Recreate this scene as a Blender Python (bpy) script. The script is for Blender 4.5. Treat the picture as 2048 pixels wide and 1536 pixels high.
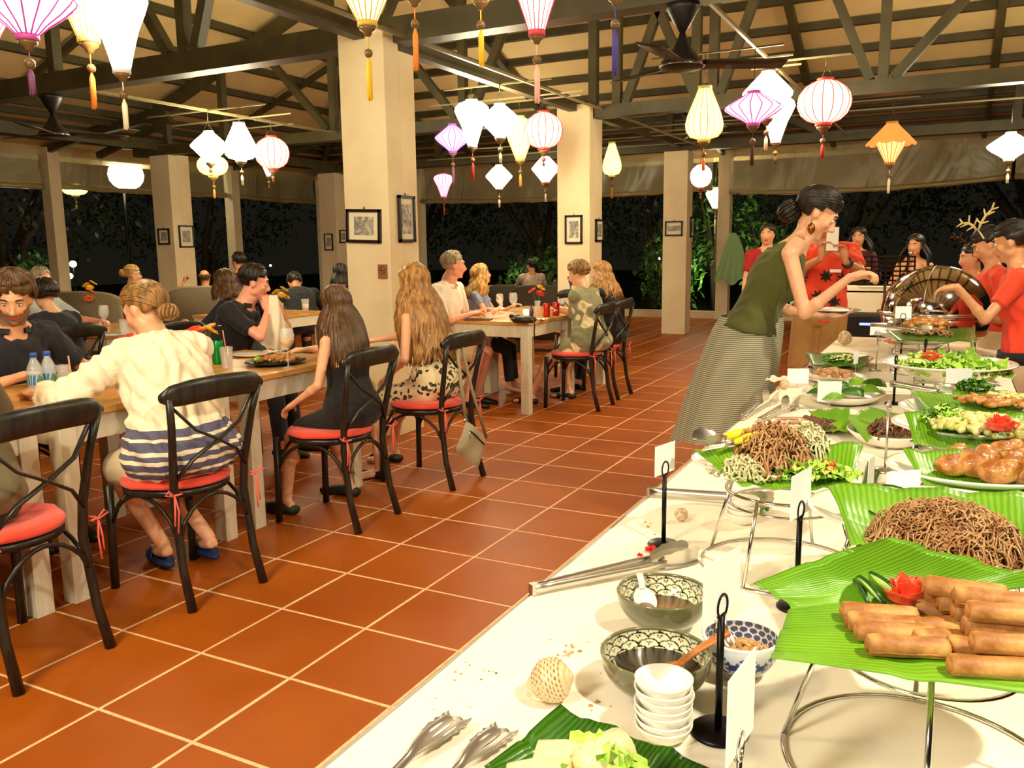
import bpy, bmesh, math, random
import numpy as np
from mathutils import Vector, Matrix
random.seed(7); rng = np.random.default_rng(7)
SC = bpy.context.scene
for o in list(bpy.data.objects): bpy.data.objects.remove(o)
COL = SC.collection
PI = math.pi
# ---------------- camera (metres; x right across the hall, y away along the buffet, z up) ----------------
FPX, YAW, PITCH, ROLL, HC = 1697.2, -.4777, .1609, -.0126, 1.3686
fw = np.array([math.sin(YAW)*math.cos(PITCH), math.cos(YAW)*math.cos(PITCH), -math.sin(PITCH)])
r0 = np.array([math.cos(YAW), -math.sin(YAW), 0.]); u0 = np.cross(r0, fw)
cr = r0*math.cos(ROLL)+u0*math.sin(ROLL); cu = -r0*math.sin(ROLL)+u0*math.cos(ROLL)
CP = np.array([0, 0, HC])
def ray(x, y): return fw+cr*(x-1024)/FPX-cu*(y-768)/FPX
def at(x, y, z=0.): d = ray(x, y); return CP+d*(z-HC)/d[2]        # world point of the plan measured on the plane at height z
def atx(x, y, X): d = ray(x, y); return CP+d*(X/d[0])
def aty(x, y, Y): d = ray(x, y); return CP+d*(Y/d[1])
def proj(X): d = np.array(X, float)-CP; z = d@fw; return 1024+FPX*(d@cr)/z, 768-FPX*(d@cu)/z, z
cam = bpy.data.cameras.new('camera'); camo = bpy.data.objects.new('camera', cam); COL.objects.link(camo)
cam.sensor_width = 36; cam.lens = 36*FPX/2048; cam.clip_start = .02; cam.clip_end = 200
M3 = Matrix(((cr[0], cu[0], -fw[0]), (cr[1], cu[1], -fw[1]), (cr[2], cu[2], -fw[2])))
camo.matrix_world = Matrix.Translation(Vector(CP)) @ M3.to_4x4()
SC.camera = camo
# ---------------- night sky, lamps, exposure ----------------
W = bpy.data.worlds.new('world'); SC.world = W; W.use_nodes = True
W.node_tree.nodes['Background'].inputs[0].default_value = (.02, .019, .012, 1)
W.node_tree.nodes['Background'].inputs[1].default_value = .35
SC.view_settings.view_transform = 'Standard'; SC.view_settings.look = 'None'
SC.view_settings.exposure = EXPOSURE = 0.35; SC.view_settings.gamma = 1; SC.view_settings.use_curve_mapping = False
def area(name, loc, size, power, col, target=None, shape='DISK'):
    l = bpy.data.lights.new(name, 'AREA'); l.shape = shape; l.size = size; l.energy = power; l.color = col
    o = bpy.data.objects.new(name, l); COL.objects.link(o); o.location = loc
    d = Vector(target or (loc[0], loc[1], 0))-Vector(loc); o.rotation_euler = d.to_track_quat('-Z', 'Y').to_euler()
    return o
WARM = (1, .82, .46); CREAM = (1, .89, .64)
# lamps of the hall: buffet lamps above and behind the viewer, and warm lamps under the trusses
area('buffet_lamp', (.9, .6, 2.7), .10, 46, CREAM, (-.1, 1.5, .75))
area('buffet_lamp', (1.0, 3.6, 2.75), .12, 36, CREAM, (-.1, 3.4, .75))
area('rear_fill_lamp', (-1.2, -1.6, 2.4), .5, 26, (1, .88, .64), (-2.8, 4.2, .6))  # unseen fill light added behind the viewer for the dining row, no window there
area('hall_lamp', (-2.3, .3, 2.9), .5, 40, WARM, (-3.0, 3.2, .5))
area('hall_lamp', (-1.6, -2.5, 3.2), .9, 95, CREAM, (-4, 6, 1.2))
area('hall_lamp', (2.2, 8.2, 3.2), .7, 60, WARM, (-3.5, 8.5, .8))
area('cool_lamp', (-.9, -.9, 2.3), .4, 7, (.62, .78, 1), (-.1, 1.2, .75))
# ---------------- tagging ----------------
def T(o, label=None, cat=None, group=None, kind=None):
    if label: o['label'] = label
    if cat: o['category'] = cat
    if group: o['group'] = group
    if kind: o['kind'] = kind
    return o
def thing(name, label, cat, loc=(0, 0, 0), rz=0., group=None):
    o = bpy.data.objects.new(name, None); COL.objects.link(o); o.empty_display_size = .05
    o.location = [float(c) for c in loc]; o.rotation_euler = (0, 0, rz)
    return T(o, label, cat, group)
def dup(root, loc=None, rz=None, label=None, group=None):
    r = root.copy(); COL.objects.link(r)
    if loc is not None: r.location = [float(c) for c in loc]
    if rz is not None: r.rotation_euler = (0, 0, rz)
    if label: r['label'] = label
    if group: r['group'] = group
    for ch in root.children:
        c = ch.copy(); COL.objects.link(c); c.parent = r
        for g in ch.children:
            d = g.copy(); COL.objects.link(d); d.parent = c
    return r
# ---------------- materials ----------------
def srgb(*c):
    c = [x/255 if max(c) > 1 else x for x in c]
    return tuple(x/12.92 if x <= .04045 else ((x+.055)/1.055)**2.4 for x in c)
class NT:
    def __init__(s, name):
        s.m = bpy.data.materials.new(name); s.m.use_nodes = True; s.t = s.m.node_tree; s.n = s.t.nodes
        s.b = s.n['Principled BSDF']; s.out = s.n['Material Output']
    def add(s, typ, **kw):
        n = s.n.new(typ)
        for k, v in kw.items():
            if k.startswith('i_'):
                kk = k[2:]; kk = int(kk) if kk.isdigit() else kk.replace('_', ' '); n.inputs[kk].default_value = v
            else: setattr(n, k, v)
        return n
    def ln(s, a, b): s.t.links.new(a, b)
    def co(s, kind='Object', scale=(1, 1, 1), rot=(0, 0, 0)):
        tc = s.add('ShaderNodeTexCoord'); mp = s.add('ShaderNodeMapping'); mp.inputs['Scale'].default_value = scale; mp.inputs['Rotation'].default_value = rot
        s.ln(tc.outputs[kind], mp.inputs[0]); return mp.outputs[0]
    def ramp(s, fac, stops):
        r = s.add('ShaderNodeValToRGB'); e = r.color_ramp.elements
        while len(e) < len(stops): e.new(.5)
        for i, (p, c) in enumerate(stops): e[i].position = p; e[i].color = (*c[:3], 1)
        s.ln(fac, r.inputs[0]); return r.outputs[0]
    def bump(s, h, strength=.3, dist=.01):
        b = s.add('ShaderNodeBump'); b.inputs['Strength'].default_value = strength; b.inputs['Distance'].default_value = dist
        s.ln(h, b.inputs['Height']); s.ln(b.outputs[0], s.b.inputs['Normal'])
def pbr(name, c, rough=.5, metal=0., var=None, bump=None, trans=0., alpha=1., ior=None, coat=0., sss=0., sheen=0., emit=None):
    """var=(scale, second colour, lo, hi, stretch)  bump=(scale, strength, dist)"""
    N = NT(name); b = N.b
    b.inputs['Base Color'].default_value = (*c, 1); b.inputs['Roughness'].default_value = rough; b.inputs['Metallic'].default_value = metal
    if trans: b.inputs['Transmission Weight'].default_value = trans
    if alpha < 1: b.inputs['Alpha'].default_value = alpha
    if ior: b.inputs['IOR'].default_value = ior
    if coat: b.inputs['Coat Weight'].default_value = coat; b.inputs['Coat Roughness'].default_value = .12
    if sheen: b.inputs['Sheen Weight'].default_value = sheen
    if sss: b.inputs['Subsurface Weight'].default_value = sss; b.inputs['Subsurface Scale'].default_value = .006; b.inputs['Subsurface Radius'].default_value = (1, .35, .15)
    if emit: b.inputs['Emission Color'].default_value = (*emit[0], 1); b.inputs['Emission Strength'].default_value = emit[1]
    if var:
        nz = N.add('ShaderNodeTexNoise'); nz.inputs['Scale'].default_value = var[0]; nz.inputs['Detail'].default_value = 5
        N.ln(N.co(scale=var[4] if len(var) > 4 else (1, 1, 1)), nz.inputs['Vector'])
        N.ln(N.ramp(nz.outputs[0], [(var[2] if len(var) > 2 else .35, c), (var[3] if len(var) > 3 else .65, var[1])]), b.inputs['Base Color'])
    if bump:
        nz = N.add('ShaderNodeTexNoise'); nz.inputs['Scale'].default_value = bump[0]; nz.inputs['Detail'].default_value = 4
        N.ln(N.co(), nz.inputs['Vector']); N.bump(nz.outputs[0], bump[1], bump[2] if len(bump) > 2 else .01)
    return N.m
# ---------------- mesh accumulator ----------------
def nrm(v): v = np.asarray(v, float); l = np.linalg.norm(v); return v/l if l > 1e-12 else v
def rotz(a): c, s = math.cos(a), math.sin(a); return np.array([[c, -s, 0], [s, c, 0], [0, 0, 1.]])
def axes(d, hint=(0, 0, 1)):
    d = nrm(d); h = np.asarray(hint, float)
    if abs(d@nrm(h)) > .97: h = np.array([1., 0, 0])
    a = nrm(np.cross(h, d)); return a, np.cross(d, a), d
class G:
    def __init__(s): s.v = []; s.f = []; s.mi = []; s.n = 0; s.cur = 0
    def add(s, v, f):
        v = np.asarray(v, float).reshape(-1, 3); n = s.n; s.v.append(v); s.n += len(v)
        for q in f: s.f.append([i+n for i in q]); s.mi.append(s.cur)
        return s
    def box(s, c, d, R=None, taper=1.):
        x, y, z = np.array(d)/2; P = np.array([[-x, -y, -z], [x, -y, -z], [x, y, -z], [-x, y, -z], [-x*taper, -y*taper, z], [x*taper, -y*taper, z], [x*taper, y*taper, z], [-x*taper, y*taper, z]])
        if R is not None: P = P@np.asarray(R).T
        return s.add(P+np.array(c), [(3, 2, 1, 0), (4, 5, 6, 7), (0, 1, 5, 4), (1, 2, 6, 5), (2, 3, 7, 6), (3, 0, 4, 7)])
    def loft(s, rings, cap=True, closed=False):
        k = len(rings[0]); v = np.concatenate(rings); f = []
        m = len(rings); L = m if closed else m-1
        for i in range(L):
            a = i*k; b = ((i+1) % m)*k
            for j in range(k): jj = (j+1) % k; f.append((a+j, a+jj, b+jj, b+j))
        if cap and not closed: f.append(tuple(range(k-1, -1, -1))); f.append(tuple(range((m-1)*k, m*k)))
        return s.add(v, f)
    def tube(s, path, r, n=8, flat=1., hint=(0, 0, 1), cap=True, closed=False):
        P = [np.asarray(p, float) for p in path]; m = len(P); rr = [r]*m if np.isscalar(r) else list(r); rings = []; pa = None
        for i in range(m):
            if closed: d = nrm(P[(i+1) % m]-P[i-1])
            else: d = nrm(P[min(i+1, m-1)]-P[max(i-1, 0)])
            if pa is None: a, b, _ = axes(d, hint)
            else: a = nrm(pa-d*(pa@d)); b = np.cross(d, a)
            pa = a
            rings.append(np.array([P[i]+rr[i]*(a*math.cos(t)+b*math.sin(t)*flat) for t in np.linspace(0, 2*PI, n, endpoint=False)]))
        return s.loft(rings, cap, closed)
    def lathe(s, prof, c=(0, 0, 0), n=24, sx=1., sy=1., R=None, cap=True, wob=None):
        a = np.linspace(0, 2*PI, n, endpoint=False); rings = []
        for r, z in prof:
            q = np.stack([max(r, 1e-4)*sx*np.cos(a), max(r, 1e-4)*sy*np.sin(a), np.full(n, float(z))], 1)
            if wob is not None: q = wob(q, r, z)
            if R is not None: q = q@np.asarray(R).T
            rings.append(q+np.array(c))
        return s.loft(rings, cap)
    def ell(s, c, r, R=None, n=12, m=8):
        r = np.array([r]*3 if np.isscalar(r) else r, float); rings = []
        for i in range(m+1):
            t = -PI/2+PI*i/m; a = np.linspace(0, 2*PI, n, endpoint=False); cz = max(math.cos(t), .02)
            q = np.stack([cz*np.cos(a), cz*np.sin(a), np.full(n, math.sin(t))], 1)*r
            if R is not None: q = q@np.asarray(R).T
            rings.append(q+np.array(c))
        return s.loft(rings)
    def cone(s, a, b, ra, rb, n=12): return s.tube([a, b], [ra, rb], n)
    def cap(s, a, b, ra, rb, n=12):     # rounded limb
        a = np.array(a, float); b = np.array(b, float); d = nrm(b-a); P = []; rr = []
        for t in (-1, -.8, -.45): P.append(a+d*ra*t); rr.append(ra*math.sqrt(max(1-t*t, .004)))
        P.append(a); rr.append(ra); P.append(b); rr.append(rb)
        for t in (.45, .8, 1): P.append(b+d*rb*t); rr.append(rb*math.sqrt(max(1-t*t, .004)))
        return s.tube(P, rr, n)
    def sheet(s, grid, th=0.):          # grid (m,k,3) point array -> sheet of thickness th (downwards)
        g = np.asarray(grid, float); m, k = g.shape[:2]; top = g.reshape(-1, 3); f = []
        id = lambda i, j: i*k+j
        for i in range(m-1):
            for j in range(k-1): f.append((id(i, j), id(i, j+1), id(i+1, j+1), id(i+1, j)))
        if not th: return s.add(top, f)
        N = m*k; v = np.concatenate([top, top-np.array([0, 0, th])]); f += [tuple(N+q for q in reversed(t)) for t in f]
        for j in range(k-1): f += [(id(0, j+1), id(0, j), N+id(0, j), N+id(0, j+1)), (id(m-1, j), id(m-1, j+1), N+id(m-1, j+1), N+id(m-1, j))]
        for i in range(m-1): f += [(id(i, 0), id(i+1, 0), N+id(i+1, 0), N+id(i, 0)), (id(i+1, k-1), id(i, k-1), N+id(i, k-1), N+id(i+1, k-1))]
        return s.add(v, f)
    def mesh(s, name, smooth=True, off=(0, 0, 0)):
        me = bpy.data.meshes.new(name); v = np.concatenate(s.v)-np.array(off, float)
        me.from_pydata(v.tolist(), [], s.f)
        if any(s.mi): me.polygons.foreach_set('material_index', s.mi)
        if smooth: me.polygons.foreach_set('use_smooth', [True]*len(s.f))
        me.update(); return me
def mob(name, g, mat, parent=None, smooth=True, loc=None, off=(0, 0, 0), auto=None):
    me = g if isinstance(g, bpy.types.Mesh) else g.mesh(name, smooth, off)
    if not me.materials:
        for m in (mat if isinstance(mat, (list, tuple)) else [mat]): me.materials.append(m)
    if auto and smooth: me.set_sharp_from_angle(angle=math.radians(auto))
    o = bpy.data.objects.new(name, me); COL.objects.link(o)
    if parent is not None: o.parent = parent
    if loc is not None: o.location = [float(c) for c in loc]
    return o
def bevel(o, w=.004, seg=2):
    b = o.modifiers.new('bevel', 'BEVEL'); b.width = w; b.segments = seg; b.limit_method = 'ANGLE'; return o
# ================= materials =================
def tile_mat():
    N = NT('terracotta'); oi = N.add('ShaderNodeObjectInfo'); nz = N.add('ShaderNodeTexNoise', i_Scale=1.7, i_Detail=6)
    N.ln(N.add('ShaderNodeNewGeometry').outputs['Position'], nz.inputs['Vector'])
    mx = N.add('ShaderNodeMath', operation='ADD'); N.ln(nz.outputs[0], mx.inputs[0])
    m2 = N.add('ShaderNodeMath', operation='MULTIPLY_ADD', i_1=.07, i_2=-.035); N.ln(oi.outputs['Random'], m2.inputs[0]); N.ln(m2.outputs[0], mx.inputs[1])
    N.ln(N.ramp(mx.outputs[0], [(.3, srgb(152, 72, 5)), (.7, srgb(172, 88, 12))]), N.b.inputs['Base Color'])
    N.b.inputs['Roughness'].default_value = .5; N.b.inputs['Specular IOR Level'].default_value = .3
    n2 = N.add('ShaderNodeTexNoise', i_Scale=60., i_Detail=3); N.ln(N.co('Object'), n2.inputs['Vector']); N.bump(n2.outputs[0], .12, .002)
    return N.m
def wood_mat(name, a, b, rough=.4, sc=(1, 12, 12)):
    N = NT(name); nz = N.add('ShaderNodeTexNoise', i_Scale=4., i_Detail=8, i_Distortion=1.2); N.ln(N.co('Object', sc), nz.inputs['Vector'])
    N.ln(N.ramp(nz.outputs[0], [(.35, a), (.65, b)]), N.b.inputs['Base Color']); N.b.inputs['Roughness'].default_value = rough
    N.bump(nz.outputs[0], .2, .002); return N.m
def leaf_mat(name, a, b, rough=.35):
    N = NT(name); w = N.add('ShaderNodeTexWave', i_Scale=11., i_Distortion=1.5, i_Detail=3); w.bands_direction = 'Y'
    N.ln(N.co('UV'), w.inputs['Vector']); nz = N.add('ShaderNodeTexNoise', i_Scale=5., i_Detail=3); N.ln(N.co('Object'), nz.inputs['Vector'])
    mx = N.add('ShaderNodeMath', operation='MULTIPLY_ADD', i_1=.28); N.ln(w.outputs[1], mx.inputs[0]); N.ln(nz.outputs[0], mx.inputs[2])
    N.ln(N.ramp(mx.outputs[0], [(.35, a), (.85, b)]), N.b.inputs['Base Color']); N.b.inputs['Roughness'].default_value = rough
    N.b.inputs['Specular IOR Level'].default_value = .4; N.bump(w.outputs[1], .22, .0012)
    return N.m
M = dict(
 tile=tile_mat(), grout=pbr('grout', srgb(244, 206, 166), .8, var=(30, srgb(220, 178, 138))),
 plaster=pbr('plaster', srgb(238, 222, 184), .75, bump=(90, .08, .002), var=(2., srgb(226, 204, 164))),
 ceil=pbr('roof_sheet', srgb(214, 188, 134), .55, var=(1.2, srgb(200, 174, 120)), bump=(3, .1, .01)),
 beam=pbr('dark_steel', srgb(74, 66, 38), .5, 0, var=(5, srgb(60, 54, 30))),
 eave=pbr('eave_board', srgb(200, 176, 128), .6),
 conduit=pbr('conduit', srgb(132, 120, 84), .4),
 black=pbr('black_metal', srgb(16, 14, 13), .35, .6),
 matte=pbr('black_paint', srgb(18, 17, 16), .45),
 chrome=pbr('chrome', (.74, .72, .69), .14, 1.),
 steel=pbr('brushed_steel', (.66, .63, .57), .30, 1., bump=(120, .06, .001)),
 cloth=pbr('table_linen', srgb(250, 240, 220), .8, bump=(3.5, .35, .02)),
 ceramic=pbr('white_ceramic', srgb(244, 240, 228), .16, coat=.6),
 glass=pbr('clear_glass', (.95, .97, .95), .03, alpha=.22, coat=1.),
 paper=pbr('white_card', srgb(250, 250, 252), .6),
 chairwood=wood_mat('black_stained_wood', srgb(22, 19, 15), srgb(44, 37, 27), .33, (9, 9, 2)),
 tabletop=wood_mat('golden_tabletop', srgb(196, 136, 66), srgb(226, 172, 98), .22, (10, 1.2, 10)),
 tablepaint=wood_mat('cream_painted_wood', srgb(226, 218, 196), srgb(212, 202, 176), .55, (6, 6, 1.5)),
 cushion=pbr('coral_cushion', srgb(236, 74, 52), .85, bump=(260, .4, .002), sheen=.3),
 tie=pbr('coral_ribbon', srgb(246, 110, 96), .8),
 leaf=leaf_mat('banana_leaf', srgb(74, 130, 14), srgb(124, 176, 40)), leafd=leaf_mat('dark_banana_leaf', srgb(22, 62, 8), srgb(66, 118, 22), .28),
 leafy=leaf_mat('yellow_green_leaf', srgb(128, 186, 40), srgb(186, 216, 96), .4),
 lettuce=pbr('lettuce', srgb(150, 208, 44), .45, var=(60, srgb(206, 230, 120)), sss=0),
 herb=pbr('green_herbs', srgb(36, 96, 16), .5, var=(70, srgb(104, 158, 44))),
 tomato=pbr('tomato', srgb(224, 52, 26), .2, var=(25, srgb(240, 92, 62)), coat=.4),
 tomatoin=pbr('tomato_flesh', srgb(240, 110, 84), .25),
 roll=pbr('fried_pastry', srgb(156, 98, 40), .55, var=(26, srgb(212, 160, 90), .38, .62), bump=(90, .5, .003)),
 rollend=pbr('dark_fried_pastry', srgb(132, 72, 24), .6, var=(60, srgb(196, 126, 62)), bump=(120, .6, .003)),
 noodle=pbr('fried_noodle', srgb(196, 154, 104), .35, var=(30, srgb(150, 100, 54)), coat=.3),
 nooddark=pbr('dark_noodle', srgb(92, 60, 26), .35, var=(30, srgb(60, 44, 18))),
 sprout=pbr('pale_shreds', srgb(226, 220, 178), .4, var=(50, srgb(190, 186, 130))),
 meat=pbr('shredded_meat', srgb(206, 162, 112), .4, var=(40, srgb(158, 108, 62)), bump=(90, .4, .004)),
 beef=pbr('grilled_meat', srgb(120, 66, 34), .4, var=(40, srgb(70, 36, 18)), bump=(90, .6, .004), coat=.3),
 chicken=pbr('glazed_chicken', srgb(158, 90, 28), .3, var=(34, srgb(206, 148, 78), .4, .6), bump=(60, .9, .008), coat=.35),
 squid=pbr('pale_squid', srgb(232, 222, 158), .3, var=(20, srgb(196, 194, 104)), coat=.3),
 prawn=pbr('prawn', srgb(224, 108, 66), .35, var=(60, srgb(240, 170, 130))),
 cucumber=pbr('cucumber_flesh', srgb(206, 226, 132), .3), cucskin=pbr('cucumber_skin', srgb(28, 72, 18), .3),
 sauce=pbr('brown_sauce', srgb(62, 30, 10), .28, coat=.15), wood=wood_mat('wooden_spoon', srgb(160, 88, 34), srgb(198, 122, 56), .4),
 nuts=pbr('fried_shallot', srgb(190, 136, 78), .5, var=(90, srgb(226, 184, 120))),
 yellow=pbr('yellow_plastic', srgb(250, 226, 30), .35), red=pbr('red_petals', srgb(206, 24, 20), .6),
 servermetal=pbr('worn_steel', (.40, .38, .34), .34, .9),
 shell=pbr('seashell', srgb(236, 206, 166), .4, var=(14, srgb(222, 182, 140))),
 bag=pbr('grey_leather', srgb(166, 158, 128), .55, bump=(160, .3, .002)),
 wicker=pbr('grey_wicker', srgb(120, 104, 78), .7, bump=(90, .8, .01)), wickerd=pbr('dark_wicker', srgb(58, 46, 28), .7, bump=(90, .8, .01)),
 frame=pbr('black_frame', srgb(34, 24, 14), .35), mat_board=pbr('mount_board', srgb(238, 222, 184), .7),
 flower_y=pbr('yellow_petals', srgb(250, 196, 20), .55), flower_o=pbr('orange_petals', srgb(240, 110, 40), .55), stem=pbr('flower_stem', srgb(60, 92, 30), .5),
 napkin=pbr('white_napkin', srgb(244, 234, 208), .85, bump=(40, .3, .004)),
 rubber=pbr('blue_rubber', srgb(22, 40, 92), .6), bead=pbr('wooden_bead', srgb(112, 86, 50), .35),
 soil=pbr('garden_ground', srgb(34, 30, 18), .9, var=(3, srgb(22, 30, 12))),
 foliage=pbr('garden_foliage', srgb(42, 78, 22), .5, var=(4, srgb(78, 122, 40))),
 bark=pbr('bark', srgb(70, 54, 34), .8),
)
# ================= the setting =================
# floor: grout bed, then one object per tile
LX = lambda i: (i*.992-6.544)*.4
LY = lambda j: (j+3.838)*.4
fl = mob('floor', G().box((-5.2, 5.6, -.0570), (16.6, 21.0, .112)), M['grout'], smooth=False); T(fl, kind='structure')
X0, X1, Y0, Y1 = -13.2, 3.0, -4.5, 15.9
def tile_mesh(seed):
    a, b, h = .3968/2-.0047, .2-.0047, .006; c = .004; z = (0.0)
    P = [(-a, -b, -h), (a, -b, -h), (a, b, -h), (-a, b, -h), (-a, -b, z-.0012), (a, -b, z-.0012), (a, b, z-.0012), (-a, b, z-.0012), (-a+c, -b+c, z), (a-c, -b+c, z), (a-c, b-c, z), (-a+c, b-c, z)]
    return P, [(8, 9, 10, 11), (4, 5, 9, 8), (5, 6, 10, 9), (6, 7, 11, 10), (7, 4, 8, 11), (0, 1, 5, 4), (1, 2, 6, 5), (2, 3, 7, 6), (3, 0, 4, 7)]
tp, tf = tile_mesh(0); tg = G(); tg.add(tp, tf); tme = tg.mesh('tile', False)
cells = []
for i in range(-26, 22):
    for j in range(-21, 36):
        c = np.array([LX(i)+.1984, LY(j)+.2, 0.])
        if not (X0 < c[0] < X1 and Y0 < c[1] < Y1): continue
        if c[0] > -.4 and c[1] < 6: vis = 0
        else:
            x, y, z = proj(c); vis = 1/z**3 if z > .5 and -80 < x < 2120 and y < 1650 else 0
        cells.append((vis, c))
cells.sort(key=lambda q: -q[0])
rest = G()
for k, (v, c) in enumerate(cells):
    dz = (random.random()-.5)*.0008
    if k < 296 and v > 0: mob('tile', tme, M['tile'], fl, loc=(c[0], c[1], dz))
    else: rest.add(np.array(tp)+c+np.array([0, 0, dz]), tf)
T(mob('distant_tiles', rest, M['tile'], fl, smooth=False), kind='stuff')
# garden outside
gd = mob('garden_ground', G().box((-4, 18, -.16), (60, 60, .1)), M['soil'], smooth=False); T(gd, kind='structure')
# roof: main hip and lower verandah strips all round
A, B, XR, YH, ZE, MM = -10.45, 12.9, -3.9, 6.35, 3.40, .38
XE, YE, ZO = -12.95, 15.65, 3.02; XB, XO = 2.65, 5.2; YF = -5.
ZR = ZE+MM*(XR-A)
ce = thing('ceiling', None, None); T(ce, kind='structure')
def slab(P, th=.05):
    P = np.array(P, float); n = len(P); v = np.concatenate([P, P+np.array([0, 0, th])])
    return G().add(v, [tuple(range(n)), tuple(range(2*n-1, n-1, -1))]+[(i, i+n, (i+1) % n+n, (i+1) % n) for i in range(n)])
for nm, P in (('roof_panel', [(A, B, ZE), (A, YF, ZE), (XR, YF, ZR), (XR, YH, ZR)]), ('roof_panel', [(XB, B, ZE), (A, B, ZE), (XR, YH, ZR)]),
              ('roof_panel', [(XB, YF, ZE), (XB, B, ZE), (XR, YH, ZR), (XR, YF, ZR)]),
              ('roof_panel', [(XE-.8, YE+.88, ZO-.12), (XE-.8, YF, ZO-.12), (A, YF, ZE), (A, B, ZE)]), ('roof_panel', [(XO+.8, YE+.88, ZO-.12), (XE-.8, YE+.88, ZO-.12), (A, B, ZE), (XB, B, ZE)]),
              ('roof_panel', [(XO, YF, ZO), (XO, YE, ZO), (XB, B, ZE), (XB, YF, ZE)])):
    mob(nm, slab(P), M['ceil'], ce, smooth=False)
def bar(name, a, b, w, h, parent=ce, mat=None):
    a = np.array(a, float); b = np.array(b, float); d = b-a; L = np.linalg.norm(d); d = d/L
    s_ = nrm(np.cross(d, (0, 0, 1))) if abs(d[2]) < .99 else np.array([0, 1., 0]); u_ = np.cross(s_, d)
    R = np.stack([s_, d, u_], 1); return mob(name, G().box((a+b)/2, (w, L, h), R), mat or M['beam'], parent, smooth=False)
zl = lambda x: ZE+MM*(x-A) if x > A else ZO+(ZE-ZO)*(x-XE)/(A-XE)
zb = lambda y: ZE+MM*(B-y) if y < B else ZO+(ZE-ZO)*(YE-y)/(YE-B)
for x in (-12.3, -11.75, -11.25, -10.85, -10.35, -9.65, -9.05, -8.4, -7.7, -7.05, -6.4, -5.75, -5.1, -4.5):
    ye = (B-(x-A)) if x > A else B+(A-x)*(YE-B)/(A-XE)
    bar('purlin', (x, YF, zl(x)-.04), (x, ye, zl(x)-.04), .10, .085)
for y in (15.2, 14.7, 14.2, 13.7, 13.3, 12.9, 12.4, 11.88, 11.34, 10.8, 10.26, 9.7, 9.15, 8.6, 8.05, 7.5, 6.95):
    xl = A+(B-y) if y < B else A-(y-B)*(A-XE)/(YE-B); xr = XB-(B-y) if y < B else XB+(y-B)*(XO-XB)/(YE-B)
    bar('purlin', (xl, y, zb(y)-.04), (xr, y, zb(y)-.04), .10, .085)
for x in (2.0, 1.35, .7, 0.05, -.6, -1.25, -1.9, -2.6, -3.3):
    z = ZE+MM*(XB-x); bar('purlin', (x, YF, z-.04), (x, B-(XB-x), z-.04), .10, .085)
bar('hip_rafter', (A, B, ZE-.08), (XR, YH, ZR-.08), .09, .13); bar('hip_rafter', (XB, B, ZE-.08), (XR, YH, ZR-.08), .09, .13)
bar('hip_rafter', (XE, YE, ZO-.08), (A, B, ZE-.08), .09, .13)
bar('ridge_beam', (XR, YF, ZR-.08), (XR, YH, ZR-.08), .09, .15)
for x in (-8.2, -5.9, -1.9, .3): bar('rafter', (x, B, ZE-.09), (x, max(B-min(x-A, XB-x), YH), ZE+MM*min(x-A, XB-x)-.09), .09, .1)
for x in (-8.2, -5.9, -3.75, -1.9, .3, 2.65): bar('rafter', (x, YE, ZO-.09), (x, B, ZE-.09), .06, .07)
for y in (-1.8, 1.3, 6.9, 10.6): bar('rafter', (A, y, ZE-.09), (min(XR, A+(B-y)), y, ZE-.09+MM*min(XR-A, B-y)), .06, .08)
for y in (1.3, 5.2, 8.9, 12.8): bar('rafter', (XE, y, ZO-.09), (A, y, ZE-.09), .08, .1)
# trusses across the hall on the pillar lines
def truss(y, z0, h, verts, diags, full=True):
    bar('truss_chord', (A-.3, y, z0+h/2), (XB+.3, y, z0+h/2), .16, h)
    top = min(XR, A+(B-y)) if y < B else A
    if y < B-.5:
        bar('truss_chord', (A-2.1, y, ZO+.06), (A, y, ZE-.15), .10, .12)
        bar('truss_chord', (A, y, ZE-.15), (top, y, zl(top)-.15), .12, .15)
        bar('truss_chord', (XB, y, ZE-.15), (XB-(top-A), y, zl(top)-.15), .12, .15)
        if top < XR: bar('truss_chord', (top, y, zl(top)-.2), (XB-(top-A), y, zl(top)-.2), .1, .12)
    for x in verts:
        zt = min(zl(x) if x < XR else ZE+MM*(XB-x), zb(y) if y < B else 9)
        bar('truss_post', (x, y, z0+h), (x, y, zt-.12), .09, .09)
    for a, b in diags: bar('truss_brace', (a[0], y, a[1]), (b[0], y, b[1]), .085, .085)
truss(5.2, 2.77, .17, (-8.9, -7.25, -5.62, -3.9, -2.2, -.6, .9), [((-5.8, 2.95), (-6.9, 4.6)), ((-5.5, 2.95), (-4.6, 5.3)), ((-2.3, 2.95), (-3.6, 5.3)), ((-2.1, 2.95), (-1.0, 4.6)), ((-9.0, 3.0), (-7.4, 4.3)), ((-.7, 2.95), (.7, 4.0))])
truss(8.9, 2.72, .13, (-10.1, -9.0, -7.1, -5.2, -3.57, -3.3, -2.45, -2.27, -.69, .8), [((-3.2, 2.86), (-2.86, 3.75)), ((-2.86, 3.75), (-2.45, 2.86)), ((-2.2, 2.86), (-1.6, 4.5)), ((-7.2, 2.86), (-8.3, 4.0)), ((-10.0, 3.2), (-11.6, 2.8)), ((-7.0, 2.86), (-6.0, 4.5)), ((-5.3, 2.86), (-6.6, 4.4)), ((-5.1, 2.86), (-4.2, 4.7)), ((-.6, 2.86), (.4, 4.0)), ((-.8, 2.86), (-1.5, 4.5))])
truss(12.8, 2.74, .13, (-8.0, -5.8, -3.9, -1.7, .6), [((-8.0, 2.85), (-6.9, 3.4)), ((-5.8, 2.85), (-6.9, 3.4)), ((-5.8, 2.85), (-4.8, 3.4)), ((-3.9, 2.85), (-4.8, 3.4)), ((-3.9, 2.85), (-2.8, 3.4)), ((-1.7, 2.85), (-2.8, 3.4))])
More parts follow.
